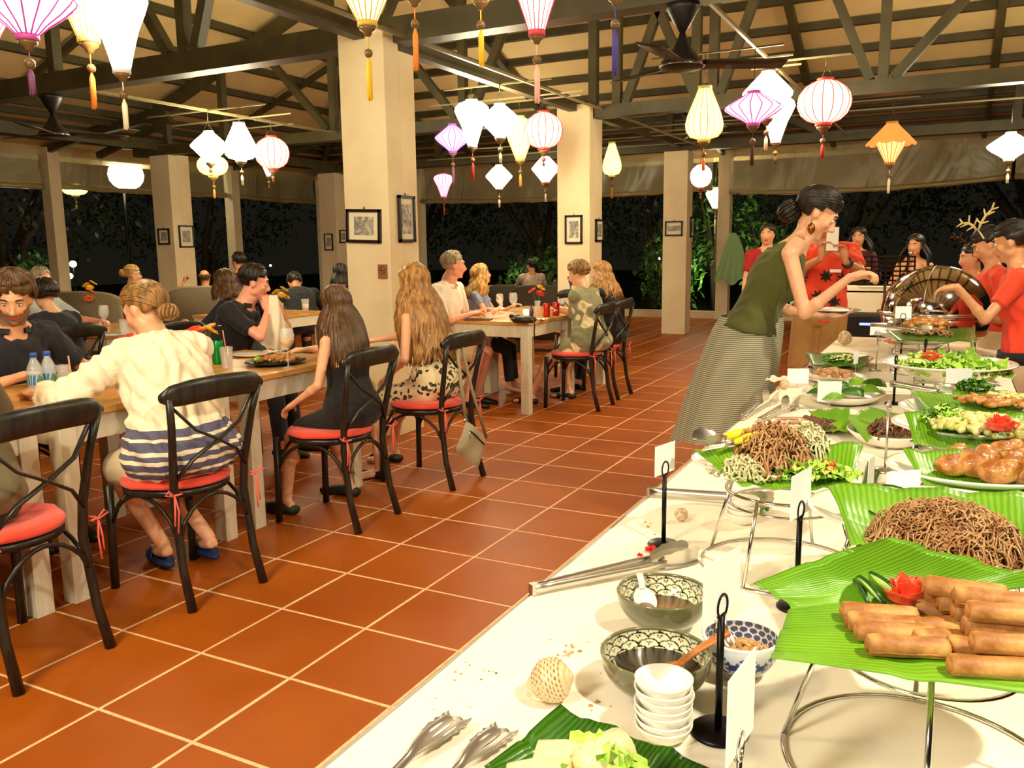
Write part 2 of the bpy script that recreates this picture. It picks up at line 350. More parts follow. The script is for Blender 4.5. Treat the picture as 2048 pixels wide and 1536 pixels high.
# beams along the pillar rows
for x in (-3.74, -10.26): bar('tie_beam', (x, YF, 2.86), (x, B, 2.86), .09, .14)
for x in (-3.45, -1.4): bar('lighting_conduit', (x, .5, 2.80), (x, 12.9, 2.80), .022, .022, mat=M['conduit'])
bar('lighting_conduit', (-7.0, 5.2, 2.80), (-7.0, 8.9, 2.80), .03, .025, mat=M['conduit'])
for y, x0, x1 in ((2.45, -4.4, -3.2), (2.7, -4.9, -3.2), (2.95, -4.5, -3.2), (3.45, -3.8, -.9), (6.7, -7.9, -6.2), (6.7, -2.2, -1.2), (7.3, -8.2, -6.4), (7.3, -1.7, -.8), (7.9, -7.7, -6.9), (7.0, -4.3, -3.2), (7.7, -4.9, -3.2), (7.1, -1.6, -1.2), (7.5, -1.6, -1.2), (7.9, -4.2, -3.3),
                 (10.4, -4.1, .8), (9.75, -1.6, -.4), (11.3, -6.5, -3.2), (12.3, -7.9, -3.2), (10.9, -3.6, -2.6)): bar('lantern_rail', (x0, y, 2.8), (x1, y, 2.8), .012, .014, mat=M['conduit'])
for (x0, y0, x1, y1) in ((XE, YF, XE, YE), (XE, YE, XO, YE)): bar('eave_board', (x0, y0, ZO-.02), (x1, y1, ZO-.02), .06, .22, mat=M['eave'])
# pillars
def pillar(x, y, w, d, h, label, notch=True, sk=True):
    t = thing('pillar', label, 'pillar', (x, y, 0))
    g = G().box((w/2, d/2, h/2), (w, d, h)) if not notch else G().box((w/2, .09, h/2), (w, .18, h)).box((w/2, d/2+.09, (h-.13)/2), (w-.001, d-.18, h-.13))
    bevel(mob('shaft', g, M['plaster'], t, smooth=False), .006); return t
PW, PD = .385, .37
P1 = pillar(-3.93, 5.0, PW, PD, 2.86, 'large cream square pillar nearest the camera, hung with two framed photographs and a small sign')
P2 = pillar(-3.93, 8.73, PW, PD, 2.86, 'cream pillar in the middle of the hall behind the table with red cans')
P3 = pillar(-3.97, 12.73, .37, .30, 2.86, 'cream pillar right of centre standing free on the tiles near the back')
P4 = pillar(-10.45, 8.85, PW, PD, 2.86, 'cream pillar at left behind the lady in the white shirt, with two small pictures')
P5 = pillar(-10.6, 12.73, PW, PD, 2.86, 'cream pillar just left of the large pillar, with two small dark pictures')
for x, y, lb in ((-12.95, 8.85, 'slim outer post at far left beside the white garden lights'), (-12.95, 12.7, 'slim outer post between the two left-hand pillars'), (-12.95, 15.45, 'slim corner post left of the large pillar'),
                 (-10.35, 15.45, 'slim outer post just right of the large pillar'), (-3.83, 15.5, 'slim outer post right of the free-standing pillar by the hanging cloth')):
    pillar(x, y, .22, .2, 3.0, lb, notch=False)
# low kerbs at the outer edge
T(mob('trim_1', G().box((-8.4, 15.75, .06), (9.2, .16, .14)), M['plaster'], smooth=False), kind='structure')
T(mob('trim_2', G().box((-13.05, 5.4, .06), (.16, 20.6, .14)), M['plaster'], smooth=False), kind='structure')
T(mob('trim_3', G().box((.8, 15.75, .06), (9.0, .16, .14)), M['plaster'], smooth=False), kind='structure')
# clear plastic blinds rolled half way, hung from the eave
def plastic():
    N = NT('clear_plastic'); b = N.b; b.inputs['Base Color'].default_value = (*srgb(214, 200, 150), 1); b.inputs['Roughness'].default_value = .3
    b.inputs['Alpha'].default_value = .55; b.inputs['Specular IOR Level'].default_value = .8
    nz = N.add('ShaderNodeTexNoise', i_Scale=1.6, i_Detail=3, i_Distortion=1.5); N.ln(N.co('Object', (1, 1, .35)), nz.inputs['Vector']); N.bump(nz.outputs[0], 1., .08); return N.m
M['plastic'] = plastic()
def blind(p, q, zt, zb0, zb1, label, sag=.05):
    p = np.array(p, float); q = np.array(q, float); d = nrm(q-p); nn = np.array([-d[1], d[0]])
    t = thing('rolled_blind', label, 'blind', (p[0], p[1], 0), 0, 'clear rolled blinds under the eave'); g = np.zeros((9, 33, 3))
    for j in range(33):
        u = j/32; z1 = zb0+(zb1-zb0)*u-sag*4*u*(1-u)*.5
        for i in range(9):
            v = i/8; xy = p+(q-p)*u+nn*(.035*math.sin(u*21+v*2)*v); g[i, j] = (xy[0]-p[0], xy[1]-p[1], zt+(z1-zt)*v)
    mob('plastic_sheet', G().sheet(g), M['plastic'], t)
    path = [g[8, j]+np.array([0, 0, -.03]) for j in range(0, 33, 2)]
    mob('roll', G().tube(path, [.045+.008*math.sin(k*2.1) for k in range(len(path))], 10), M['rollplastic'], t)
    for u in (8, 24): mob('seam', G().tube([g[i, u]+np.array([nn[0], nn[1], 0])*.004 for i in range(0, 9, 2)], .006, 5), M['eave'], t)
    return t
M['rollplastic'] = pbr('rolled_plastic', srgb(170, 150, 100), .25, coat=.6, bump=(14, .5, .02))
blind((-12.88, 1.5), (-12.88, 8.8), 2.95, 2.43, 2.42, 'clear blind along the left side beyond the dark polo shirt, with a glowing spot behind')
blind((-12.88, 9.0), (-12.88, 12.65), 2.95, 2.45, 2.46, 'clear blind between the two left pillars under the roof edge')
blind((-12.88, 12.9), (-12.88, 15.3), 2.95, 2.46, 2.44, 'short clear blind by the corner post at left of the large pillar')
blind((-12.7, 15.42), (-10.4, 15.42), 2.95, 2.46, 2.4, 'clear blind over the dark garden just left of the large pillar')
blind((-10.1, 15.42), (-6.9, 15.42), 2.95, 2.36, 2.30, 'clear blind behind the pink lantern, right of the large pillar')
blind((-6.85, 15.42), (-3.9, 15.42), 2.95, 2.34, 2.38, 'clear blind behind the middle pillar')
blind((-3.6, 15.42), (.7, 15.42), 2.95, 2.30, 2.36, 'long sagging clear blind above the standing lady', .16)
blind((.75, 15.42), (4.6, 15.42), 2.95, 2.36, 2.4, 'clear blind at the right behind the white saucer lantern')
# ================= silk lanterns =================
PROF = dict(
 ball=[(.30, -1), (.62, -.86), (.86, -.58), (.98, -.22), (1, .05), (.94, .38), (.76, .68), (.5, .9), (.30, 1)],
 diamond=[(.26, -1), (.5, -.66), (.78, -.28), (.97, -.04), (1, .08), (.9, .22), (.62, .58), (.38, .86), (.26, 1)],
 saucer=[(.22, -1), (.42, -.72), (.74, -.38), (.96, -.08), (1, .04), (.9, .2), (.6, .55), (.34, .86), (.22, 1)],
 turnip=[(.28, -1), (.42, -.6), (.62, -.1), (.86, .3), (1, .58), (.96, .74), (.74, .9), (.5, .98), (.34, 1)],
 pear=[(.32, -1), (.74, -.9), (.95, -.68), (1, -.42), (.9, -.08), (.68, .34), (.46, .74), (.34, 1)],
 brolly=[(.26, -1), (.5, -.55), (.74, -.1), (.80, .12), (.6, .45), (.3, 1)],
 cone=[(.3, -1), (.45, -.7), (.7, -.2), (.9, .2), (1, .5), (.8, .72), (.55, .9), (.32, 1)])
_sm = {}
def silk(key, c, e, k):
    if key not in _sm:
        N = NT('silk_'+key); N.b.inputs['Base Color'].default_value = (*c, 1); N.b.inputs['Roughness'].default_value = .6
        N.b.inputs['Emission Color'].default_value = (*e, 1); N.b.inputs['Emission Strength'].default_value = k
        _sm[key] = (N.m, pbr('ribs_'+key, tuple(q*.55 for q in c), .5, emit=(c, .10*min(k, 1.6))))
    return _sm[key]
SILK = dict(white=((.95, .9, .8), (1, .90, .58), 56.), cream=((.95, .85, .6), (1, .88, .50), 12.), yellow=((.95, .78, .12), (1, .88, .26), 2.4),
            gold=((.9, .6, .1), (1, .68, .26), 2.6), red=((.9, .05, .04), (1, .58, .36), 2.2), pinkred=((.9, .08, .1), (1, .78, .60), 9.),
            orange=((.9, .28, .05), (1, .42, .14), 1.9), magenta=((.8, .1, .45), (1, .40, .70), 1.9), purple=((.5, .12, .7), (.74, .42, 1), 1.7), pink=((.9, .1, .3), (1, .40, .52), 2.0))
TAS = dict(yellow=srgb(250, 196, 40), orange=srgb(244, 140, 50), white=srgb(250, 236, 200), red=srgb(200, 40, 30), pink=srgb(250, 190, 170), blue=srgb(70, 62, 140), dark=srgb(90, 40, 40), purple=srgb(120, 70, 110), gold=srgb(210, 150, 60))
TASM = {k: pbr('tassel_'+k, v, .7) for k, v in TAS.items()}
ZC = 2.80
def lantern(shape, px, py, w, h, yr, colr, tas, tb, label, rail=ZC, n=16, group='silk lanterns hanging in the hall', umbrella=False, hang=True):
    """px,py: direction from the viewpoint, hung on the rail at yr; w,h width and height in metres/1697 per metre of distance; tb: tassel end"""
    p = aty(px, py, yr) if yr > 0 else atx(px, py, -13.3); z = p[2]; D = (p-CP)@fw; R_ = w*D/FPX/2; H_ = h*D/FPX/2; t = thing('silk_lantern', label, 'lantern', p, random.random()*.4, group)
    P = [(r*R_, q*H_) for r, q in PROF[shape]]; m, rb = silk(colr, *SILK[colr]); s = max(R_, .08)
    def scal(q, r, z_):
        a = np.arctan2(q[:, 1], q[:, 0]); k = 1-.035*np.abs(np.sin(a*n/2)); q[:, :2] *= k[:, None]; return q
    mob('shade', G().lathe(P, n=n*4, wob=scal), m, t)
    g = G()
    for k in range(n):
        a = 2*PI*k/n; g.tube([(r*1.01*math.cos(a), r*1.01*math.sin(a), q) for r, q in P], .0024+.004*s, 4)
    mob('ribs', g, rb, t)
    tr, br = P[-1][0], P[0][0]
    mob('top_ring', G().lathe([(tr*1.08, 0), (tr*1.08, .022), (tr*.8, .024)], (0, 0, H_-.004), 20), rb, t)
    mob('bottom_ring', G().lathe([(br*.8, -.022), (br*1.06, -.022), (br*1.06, .002)], (0, 0, -H_), 20), rb, t)
    if umbrella:
        g = G().lathe([(R_*1.34, -.02*H_), (R_*.95, .36*H_), (R_*.55, .74*H_), (tr, H_)], n=48, cap=False, wob=lambda q, r, z_: np.column_stack([q[:, 0], q[:, 1], q[:, 2]-(.10*H_*np.abs(np.sin(np.arctan2(q[:, 1], q[:, 0])*6)) if r > R_ else 0)]))
        mob('brim', g, silk('orange_brim', (.9, .25, .04), (1, .3, .06), .75)[0], t)
    zb_ = -H_-.022; c = .9*br
    mob('end_cap', G().lathe([(.004, -c*1.1), (c*.35, -c*1.05), (c*.55, -c*.6), (c*.95, -c*.35), (c, 0)], (0, 0, zb_), 16), M['bead'] if R_ > .1 else M['matte'], t)
    cyc = proj(p); tl = max((tb-cyc[1])*D/FPX-H_-.03, .12); z1 = zb_-c; bz = z1-tl*.22; br_ = .016+.03*s
    mob('bead', G().ell((0, 0, bz), (br_, br_, br_), n=14, m=10), M['bead'], t)
    g = G().tube([(0, 0, z1+c*.1), (0, 0, bz)], .003, 5)
    for k in range(9):
        a = 2*PI*k/9; q = br_*.42; g.tube([(0, 0, bz-br_*.8), (q*math.cos(a)*.8, q*math.sin(a)*.8, bz-br_-.03), (q*math.cos(a), q*math.sin(a), -H_-tl*.98+.01*math.sin(k*3)), ], [.003, br_*.33, br_*.24], 5)
    mob('tassel', g, TASM[tas], t)
    if hang and rail:
        L = (3.0 if yr < 0 or yr > 15 else rail)-p[2]; g = G()
        for k in range(3): a = 2*PI*k/3; g.tube([(tr*math.cos(a), tr*math.sin(a), H_+.02), (0, 0, min(H_+.11, L))], .0015, 4)
        g.tube([(0, 0, min(H_+.11, L)), (0, 0, L)], .004, 5); mob('hanging_wire', g, M['beam'], t)
    return t
LN = [
 ('saucer', 48, 2, 190, 130, 2.45, 'magenta', 'purple', 196, 'big magenta saucer lantern at the top left corner with a mauve tassel'),
 ('turnip', -38, 60, 110, 110, 2.7, 'pinkred', 'white', 200, 'white-hot lantern with a pink edge cut by the left edge of the photo'),
 ('turnip', 170, -6, 150, 156, 2.95, 'yellow', 'orange', 222, 'big yellow lantern at upper left with an orange tassel'),
 ('turnip', 236, 50, 118, 168, 2.95, 'white', 'white', 264, 'tall glowing white lantern at upper left, right of the yellow one'),
 ('cone', 732, -26, 128, 132, 3.45, 'gold', 'yellow', 206, 'amber lantern in front of the large pillar with a yellow tassel'),
 ('turnip', 1073, -8, 116, 132, 3.45, 'pinkred', 'pink', 212, 'pinkish white lantern at top centre with a pale pink tassel'),
 ('ball', 827, -58, 110, 86, 3.45, 'orange', 'orange', 146, 'orange-tasselled lantern at the top edge, just right of the large pillar'),
 ('ball', 960, -52, 110, 84, 3.45, 'yellow', 'yellow', 140, 'yellow-tasselled lantern at the top edge, left of the pinkish white one'),
 ('ball', 1231, -62, 110, 86, 3.45, 'purple', 'blue', 158, 'blue-tasselled lantern at the top edge, right of the pinkish white one'),
 ('diamond', 419, 294, 73, 56, 6.7, 'white', 'orange', 352, 'white diamond lantern with a red rim, leftmost of the cluster beside the small left pillar'),
 ('ball', 425, 331, 60, 40, 7.3, 'yellow', 'orange', 400, 'small yellow onion lantern hanging just below the white diamond one at left'),
 ('pear', 480, 284, 64, 70, 6.7, 'white', 'white', 374, 'white bell-shaped lantern between the diamond and the red striped ball'),
 ('ball', 544, 306, 68, 60, 7.3, 'red', 'dark', 360, 'red striped ball lantern left of the large pillar'),
 ('turnip', 536, 330, 34, 38, 7.9, 'white', 'dark', 382, 'small white lantern half hidden below the red striped ball at left'),
 ('ball', 150, 380, 46, 20, -1, 'yellow', 'yellow', 420, 'yellow lantern outside below the left blind'),
 ('saucer', 905, 277, 71, 50, 7.7, 'purple', 'purple', 372, 'violet saucer lantern right of the large pillar'),
 ('turnip', 944, 247, 68, 84, 7.0, 'white', 'red', 366, 'white lantern with a red top ring between the violet and the white diamond ones'),
 ('diamond', 1000, 242, 82, 60, 6.95, 'white', 'white', 330, 'white diamond lantern in the middle of the central cluster'),
 ('cone', 1040, 277, 62, 80, 7.9, 'gold', 'gold', 376, 'orange cone lantern left of the red striped ball in the central cluster'),
 ('ball', 1087, 261, 76, 68, 7.7, 'red', 'dark', 336, 'red striped ball lantern left of the middle pillar'),
 ('turnip', 887, 371, 40, 44, 12.3, 'pink', 'red', 432, 'small hot pink lantern right of the large pillar in front of the blind'),
 ('diamond', 998, 354, 53, 44, 11.3, 'white', 'white', 418, 'small white diamond lantern low in the central cluster'),
 ('diamond', 1091, 339, 56, 50, 11.3, 'pinkred', 'white', 406, 'small pinkish white diamond lantern beside the middle pillar'),
 ('pear', 1224, 319, 38, 62, 10.4, 'yellow', 'gold', 400, 'small yellow lantern hanging against the right side of the middle pillar'),
 ('pear', 1409, 228, 75, 98, 6.7, 'yellow', 'orange', 346, 'yellow pear lantern above the free-standing pillar'),
 ('saucer', 1507, 217, 114, 58, 6.7, 'magenta', 'dark', 336, 'magenta saucer lantern right of the yellow pear lantern'),
 ('diamond', 1535, 190, 98, 84, 7.1, 'white', 'white', 304, 'white diamond lantern behind the magenta saucer'),
 ('turnip', 1553, 238, 70, 84, 7.5, 'white', 'dark', 332, 'white lantern low behind the magenta saucer'),
 ('ball', 1649, 204, 102, 82, 7.3, 'red', 'red', 320, 'red striped ball lantern above the phone taker'),
 ('brolly', 1782, 286, 70, 76, 9.75, 'orange', 'white', 390, 'orange lantern with a scalloped umbrella brim', True),
 ('saucer', 2020, 293, 84, 50, 10.4, 'white', 'white', 370, 'white saucer lantern at the right edge'),
 ('cone', 1431, 396, 38, 38, 15.95, 'white', 'white', 470, 'small white lantern outside beyond the free-standing pillar'),
 ('ball', 1402, 352, 42, 44, 10.9, 'pinkred', 'orange', 400, 'glowing white lantern with a pink edge, half hidden by the free-standing pillar'),
]
for q in LN:
    lantern(*q[:10], umbrella=len(q) > 10)
# spot lights of the garden seen through the blind at left
gp = atx(252, 350, -13.75); g = thing('garden_lamp', 'round white floodlight glowing behind the left blind', 'lamp', (gp[0], gp[1], 0))
mob('bulb', G().ell((0, 0, gp[2]), (.22, .36, .28)), pbr('flood_glow', (1, .95, .7), emit=((1, .93, .66), 14.)), g)
mob('pole', G().tube([(-.1, .0, -.1), (-.1, .0, gp[2]+.1)], .03, 8), M['black'], g)
# ================= ceiling fans =================
def fan(x, y, label, rot=0.):
    t = thing('ceiling_fan', label, 'ceiling fan', (x, y, 2.77), rot)
    mob('canopy', G().lathe([(.10, 0), (.095, -.03), (.05, -.11), (.014, -.165)], n=28), M['matte'], t)
    mob('motor', G().lathe([(.014, -.15), (.03, -.2), (.07, -.27), (.125, -.325), (.135, -.35), (.12, -.368), (.05, -.375)], n=32), M['matte'], t)
    mob('trim_ring', G().tube([(.132*math.cos(a), .132*math.sin(a), -.352) for a in np.linspace(0, 2*PI, 28, endpoint=False)], .004, 6, closed=True), M['chrome'], t)
    for k in range(3):
        a = 2*PI*k/3; R = rotz(a); b = G(); c0, c1 = [], []
        for u in np.linspace(0, 1, 7): w = .052+.018*math.sin(u*PI*.8); r = .12+.5*u; c0.append(R@np.array([r, -w, -.335+.012])); c1.append(R@np.array([r, w, -.335-.012]))
        mob('blade', b.sheet(np.array([c0, c1]), .008), M['chairwood'], t)
    return t
fan(-1.52, 5.2, 'black ceiling fan with an hourglass motor above the standing lady', .5); fan(-7.35, 5.2, 'black ceiling fan at far left under the truss', 1.1)
# ================= framed pictures =================
def photo_mat(k):
    N = NT('sepia_photo_%d' % k); nz = N.add('ShaderNodeTexNoise', i_Scale=9.+k, i_Detail=8, i_Distortion=1.5+k*.2); N.ln(N.co('Object', rot=(k, k, k)), nz.inputs['Vector'])
    N.ln(N.ramp(nz.outputs[0], [(.42, srgb(40, 32, 24)), (.5, srgb(120, 104, 80)), (.62, srgb(206, 190, 156))]), N.b.inputs['Base Color']); N.b.inputs['Roughness'].default_value = .3; return N.m
_pk = [0]
def picture(p, w, h, face, label, tilt=0., pw=None, ph=None):
    """face 'y' hangs on a wall looking to -y, 'x' looking to +x"""
    _pk[0] += 1; t = thing('framed_picture', label, 'picture', p, 0 if face == 'y' else PI/2, 'framed photographs on the pillars')
    R = np.array([[math.cos(tilt), 0, math.sin(tilt)], [0, 1, 0], [-math.sin(tilt), 0, math.cos(tilt)]]); b = .026 if w > .3 else .02; g = G()
    for s in (-1, 1): g.box(R@np.array([s*(w/2-b/2), -.012, 0]), (b, .022, h), R); g.box(R@np.array([0, -.012, s*(h/2-b/2)]), (w, .022, b), R)
    mob('frame', g, M['frame'], t, smooth=False)
    mob('mount', G().box((0, -.004, 0), (w-b, .006, h-b), R), M['mat_board'], t, smooth=False)
    pw = pw or w*.52; ph = ph or h*.52
    mob('print', G().box((0, -.0085, 0), (pw, .004, ph), R), photo_mat(_pk[0]), t, smooth=False)
    mob('glazing', G().box(R@np.array([0, -.0145, 0]), (w-2*b, .002, h-2*b), R), M['pane'], t, smooth=False)
    mob('hanger', G().tube([R@np.array([0, -.006, h/2-.004]), R@np.array([0, -.003, h/2+.018])], .004, 6), M['black'], t)
M['pane'] = pbr('picture_glass', (1, 1, 1), .03, alpha=.12)
yf = 4.998; xf = -3.543
picture(aty(729, 452, yf), .30, .235, 'y', 'landscape picture of a crowded market scene on the front of the large pillar', .035, .17, .13)
c = atx(811, 438, xf); picture(c, .20, .33, 'x', 'tall narrow framed picture on the right side of the large pillar', 0, .12, .21)
picture(aty(1148, 459, 8.728), .205, .31, 'y', 'portrait picture of a standing figure on the front of the middle pillar', 0, .11, .18)
picture(atx(1197, 461, -3.543), .22, .245, 'x', 'small picture on the right side of the middle pillar', 0, .13, .14)
picture(aty(1348, 457, 12.728), .27, .22, 'y', 'small landscape picture of dark boats on the free-standing pillar', 0, .2, .08)
picture(atx(1383, 454, -3.60), .2, .3, 'x', 'narrow picture seen edge-on on the right side of the free-standing pillar')
picture(aty(329, 473, 8.848), .23, .23, 'y', 'small square picture on the left face of the small left pillar')
picture(atx(372, 473, -10.063), .27, .32, 'x', 'portrait picture on the right face of the small left pillar')
picture(aty(658, 484, 12.728), .20, .31, 'y', 'small dark portrait picture on the pillar behind and left of the large one')
picture(atx(686, 473, -10.213), .22, .24, 'x', 'small picture half hidden behind the left edge of the large pillar')
# small square sign with its crossed cigarette emblem
p = aty(766, 543, 4.998); sg = thing('no_smoking_sign', 'small brown square no-smoking plate on the large pillar', 'sign', p)
mob('plate', G().box((0, -.004, 0), (.078, .008, .1)), pbr('brown_plate', srgb(150, 96, 66), .5), sg, smooth=False)
sm_ = pbr('sign_ink', srgb(90, 44, 30), .5)
g = G().tube([(.026*math.cos(a), -.0095, .026*math.sin(a)+.008) for a in np.linspace(0, 2*PI, 24, endpoint=False)], .0022, 5, closed=True)
g.tube([(-.018, -.0095, .026), (.018, -.0095, -.01)], .002, 5).box((0, -.0095, .008), (.034, .003, .005)); mob('emblem', g, sm_, sg)
# ================= chairs and tables =================
def make_chair(label, loc, rz, group='cross-back dining chairs', cushion=True):
    """cross-back bentwood chair; front looks along +y of the local frame"""
    t = thing('dining_chair', label, 'chair', loc, rz, group); C = M['chairwood']; SZ = .45
    # rear posts: splayed feet, bent back above the seat
    for s in (-1, 1):
        P = [(s*.172, -.215-.055, 0), (s*.168, -.205-.02, .16), (s*.162, -.195, .40), (s*.166, -.205, .52), (s*.185, -.245, .72), (s*.205, -.272, .835)]
        mob('rear_post', G().tube(P, [.019, .0165, .0165, .0165, .0145, .0135], 10), C, t)
        mob('front_leg', G().tube([(s*.185, .20, .44), (s*.185, .205, .22), (s*.188, .21, 0)], [.019, .0165, .018], 10), C, t)
    def D(a): return np.array([.205*math.cos(a)*(1.0), .0, 0])
    ring = []
    for a in np.linspace(0, 2*PI, 28, endpoint=False):
        x, y = math.cos(a), math.sin(a); k = .215 if y > 0 else .20
        ring.append((x*(.212 if y > -.2 else .195)*(1 if abs(y) < .9 else 1), k*y, 0))
    ring = np.array(ring); r = [ring*np.array([f, f, 1])+np.array([0, 0, z]) for f, z in ((.93, SZ-.032), (1., SZ-.026), (1., SZ-.006), (.96, SZ))]
    mob('seat', G().loft(r), C, t)
    # curved crest rail, flat and deep, rounded ends
    P0 = []; rings = []
    for u in np.linspace(-1, 1, 15):
        x = u*.232; y = -.268-.038*(1-u*u)+.01; z = .838+.016*(1-u*u); hh = .046*math.sqrt(max(1-abs(u)**8, .12)); th = .013
        rings.append(np.array([[x, y+th*math.cos(a), z+hh*math.sin(a)] for a in np.linspace(0, 2*PI, 12, endpoint=False)]))
    mob('crest_rail', G().loft(rings), C, t)
    # crossed slats bowed backwards
    for s in (-1, 1):
        P = [(s*-.185, -.25, .80), (s*-.10, -.27, .70), (0, -.268, .645), (s*.10, -.245, .585), (s*.168, -.21, .50)]
        mob('cross_slat', G().tube(P, .0105, 8, flat=.6), C, t)
    # bentwood arches below the seat
    for (a, b) in (((-.185, .20), (.185, .20)), ((-.185, .2), (-.168, -.21)), ((.185, .2), (.168, -.21)), ((-.168, -.215), (.168, -.215))):
        A_, B_ = np.array([*a, 0.]), np.array([*b, 0.]); P = []
        for u in np.linspace(0, 1, 11): P.append(A_*(1-u)+B_*u+np.array([0, 0, .27+.15*math.sin(PI*u)**.6])); 
        mob('arch_brace', G().tube(P, .0085, 6), C, t)
    if cushion:
        c = mob('cushion', G().loft([ring*np.array([f, f, 1])+np.array([0, 0, SZ+z]) for f, z in ((.9, .001), (1.02, .006), (1.04, .016), (.99, .028), (.8, .033), (.3, .031))]), M['cushion'], t)
        for s in (-1, 1):
            g = G(); bx, by = s*.172, -.215
            g.tube([(bx, by+.03, SZ+.015), (bx+s*.022, by-.005, SZ+.012), (bx+s*.02, by-.022, SZ+.01), (bx-s*.01, by-.03, SZ+.012)], .004, 5)
            g.tube([(bx+s*.02, by-.024, SZ+.01), (bx+s*.045, by-.028, SZ+.035), (bx+s*.06, by-.03, SZ+.022), (bx+s*.022, by-.026, SZ+.008)], .003, 5)
            for q in (0, 1): g.tube([(bx+s*.02, by-.026, SZ+.008), (bx+s*(.026-q*.016), by-.032, SZ-.05), (bx+s*(.03-q*.012), by-.03, SZ-.105-q*.03)], .0034, 5)
            mob('ribbon', g, M['tie'], c)
    return t
# chairs of the long table (facing -x): local +y -> world -x  => rz = +90deg
RL = PI/2
ch = make_chair('cross-back chair with coral cushion under the person in grey at the left edge', (-2.80, 1.64, 0), RL+.05)
def put(loc, rz, label, proto=ch, **k): return dup(proto, loc, rz, label, **k)
put((-2.76, 2.36, 0), RL-.10, 'cross-back chair with coral cushion under the lady in the striped white shirt')
put((-2.76, 3.33, 0), RL+.02, 'cross-back chair with coral cushion under the lady in the black dress')
put((-2.72, 4.17, 0), RL-.02, 'cross-back chair with coral cushion carrying the grey shoulder bag')
put((-2.82, 6.66, 0), RL, 'cross-back chair with coral cushion under the lady in the floral jacket')
put((-2.86, 7.24, 0), RL, 'cross-back chair with coral cushion under the curly-haired lady in black')
put((-4.05, 6.45, 0), -RL, 'cross-back chair under the grey-haired man in the white shirt')
put((-4.15, 7.1, 0), -RL, 'cross-back chair under the blonde lady in blue')
put((-4.2, 2.5, 0), -RL, 'cross-back chair under the bearded young man')
put((-4.3, 4.0, 0), -RL, 'cross-back chair under the man wiping his mouth')
put((-5.42, 3.68, 0), RL-.1, 'cross-back chair under the lady with the dark bob')
put((-5.28, 4.95, 0), RL+.1, 'cross-back chair under the lady half hidden by the man wiping his mouth')
put((-3.55, 8.35, 0), PI+.3, 'cross-back chair standing empty at the end of the table with the red cans')
# tables: square tops on painted legs
def make_table(label, loc, w=.86, d=.86, group='square dining tables with golden tops', rz=0.):
    t = thing('dining_table', label, 'table', loc, rz, group); h = .76
    tt = G()
    for k in range(5): tt.box((-w/2-.01+(w+.02)*(k+.5)/5, 0, h-.013), ((w+.02)/5-.0015, d+.02, .026))
    mob('tabletop', tt, M['tabletop'], t, smooth=False)
    L = .072
    for sx in (-1, 1):
        for sy in (-1, 1):
            bevel(mob('leg', G().box((sx*(w/2-L/2), sy*(d/2-L/2), (h-.026)/2), (L, L, h-.026)), M['tablepaint'], t, smooth=False), .003)
    for s in (-1, 1):
        mob('apron', G().box((s*(w/2-.02), 0, h-.026-.05), (.024, d-2*L, .10)), M['tablepaint'], t, smooth=False)
        mob('apron', G().box((0, s*(d/2-.02), h-.026-.05), (w-2*L, .024, .10)), M['tablepaint'], t, smooth=False)
    return t
tb = make_table('square table at the left edge with two water bottles on it', (-3.42, 1.50, 0))
dup(tb, (-3.41, 2.44, 0), 0, 'square table in front of the lady in the striped white shirt')
dup(tb, (-3.41, 3.42, 0), 0, 'square table bearing the black plate of food and the wine glass')
dup(tb, (-3.45, 6.56, 0), 0, 'square table whose near corner carries the black clutch bag')
dup(tb, (-3.45, 7.44, 0), 0, 'square table with the red cans and flowers')
dup(tb, (-5.95, 6.2, 0), 0, 'square table with yellow flowers behind the man wiping his mouth')
dup(tb, (-5.95, 4.6, 0), 0, 'square table behind the bearded man, with one wine glass')
dup(tb, (-8.6, 6.2, 0), 0, 'square table in front of the lady in red')
dup(tb, (-6.3, 11.6, 0), 0, 'far square table by the man in the plaid shirt')
# wicker armchairs
def wicker(label, loc, rz, mat, w=.66, h=.82, group='wicker armchairs'):
    t = thing('wicker_armchair', label, 'armchair', loc, rz, group); 
    mob('seat', G().box((0, 0, .30), (w, .58, .24)), mat, t, smooth=False)
    rings = []
    for u in np.linspace(-1, 1, 13):
        x = u*w/2; y = -.30+.05*u*u; hh = h-.06*abs(u)**4; rings.append(np.array([[x, y-.04, .18], [x, y+.04, .18], [x, y+.03, hh], [x, y+.0, hh+.02], [x, y-.05, hh]]))
    mob('backrest', G().loft(rings), mat, t)
    for s in (-1, 1): bevel(mob('armrest', G().box((s*(w/2-.03), .0, .44), (.07, .58, .34)), mat, t, smooth=False), .02)
    for s in (-1, 1):
        for q in (-1, 1): mob('leg', G().box((s*(w/2-.05), q*.25, .09), (.05, .05, .18)), mat, t, smooth=False)
    return t
a = wicker('grey wicker armchair with its back to us at left below the orange flowers', (-7.15, 5.25, 0), .5, M['wicker'], .8, 1.0)
wicker('grey wicker armchair behind the lady in the striped shirt', (-7.1, 6.75, 0), .35, M['wicker'], .8, .98)
wicker('dark wicker armchair at the foot of the garden, right of the curly-haired lady', (-4.9, 12.0, 0), PI+.6, M['wickerd'], 1.0, .85)
wicker('dark wicker armchair behind the green-shirted man', (-8.0, 7.3, 0), PI/2, M['wickerd'], .8, .84)
wicker('dark wicker armchair under the man in the plaid shirt', (-5.7, 11.3, 0), -.2, M['wickerd'], .8, .8)
wicker('dark wicker armchair by the middle pillar behind the red cans', (-4.7, 10.1, 0), .1, M['wickerd'], .75, .86)
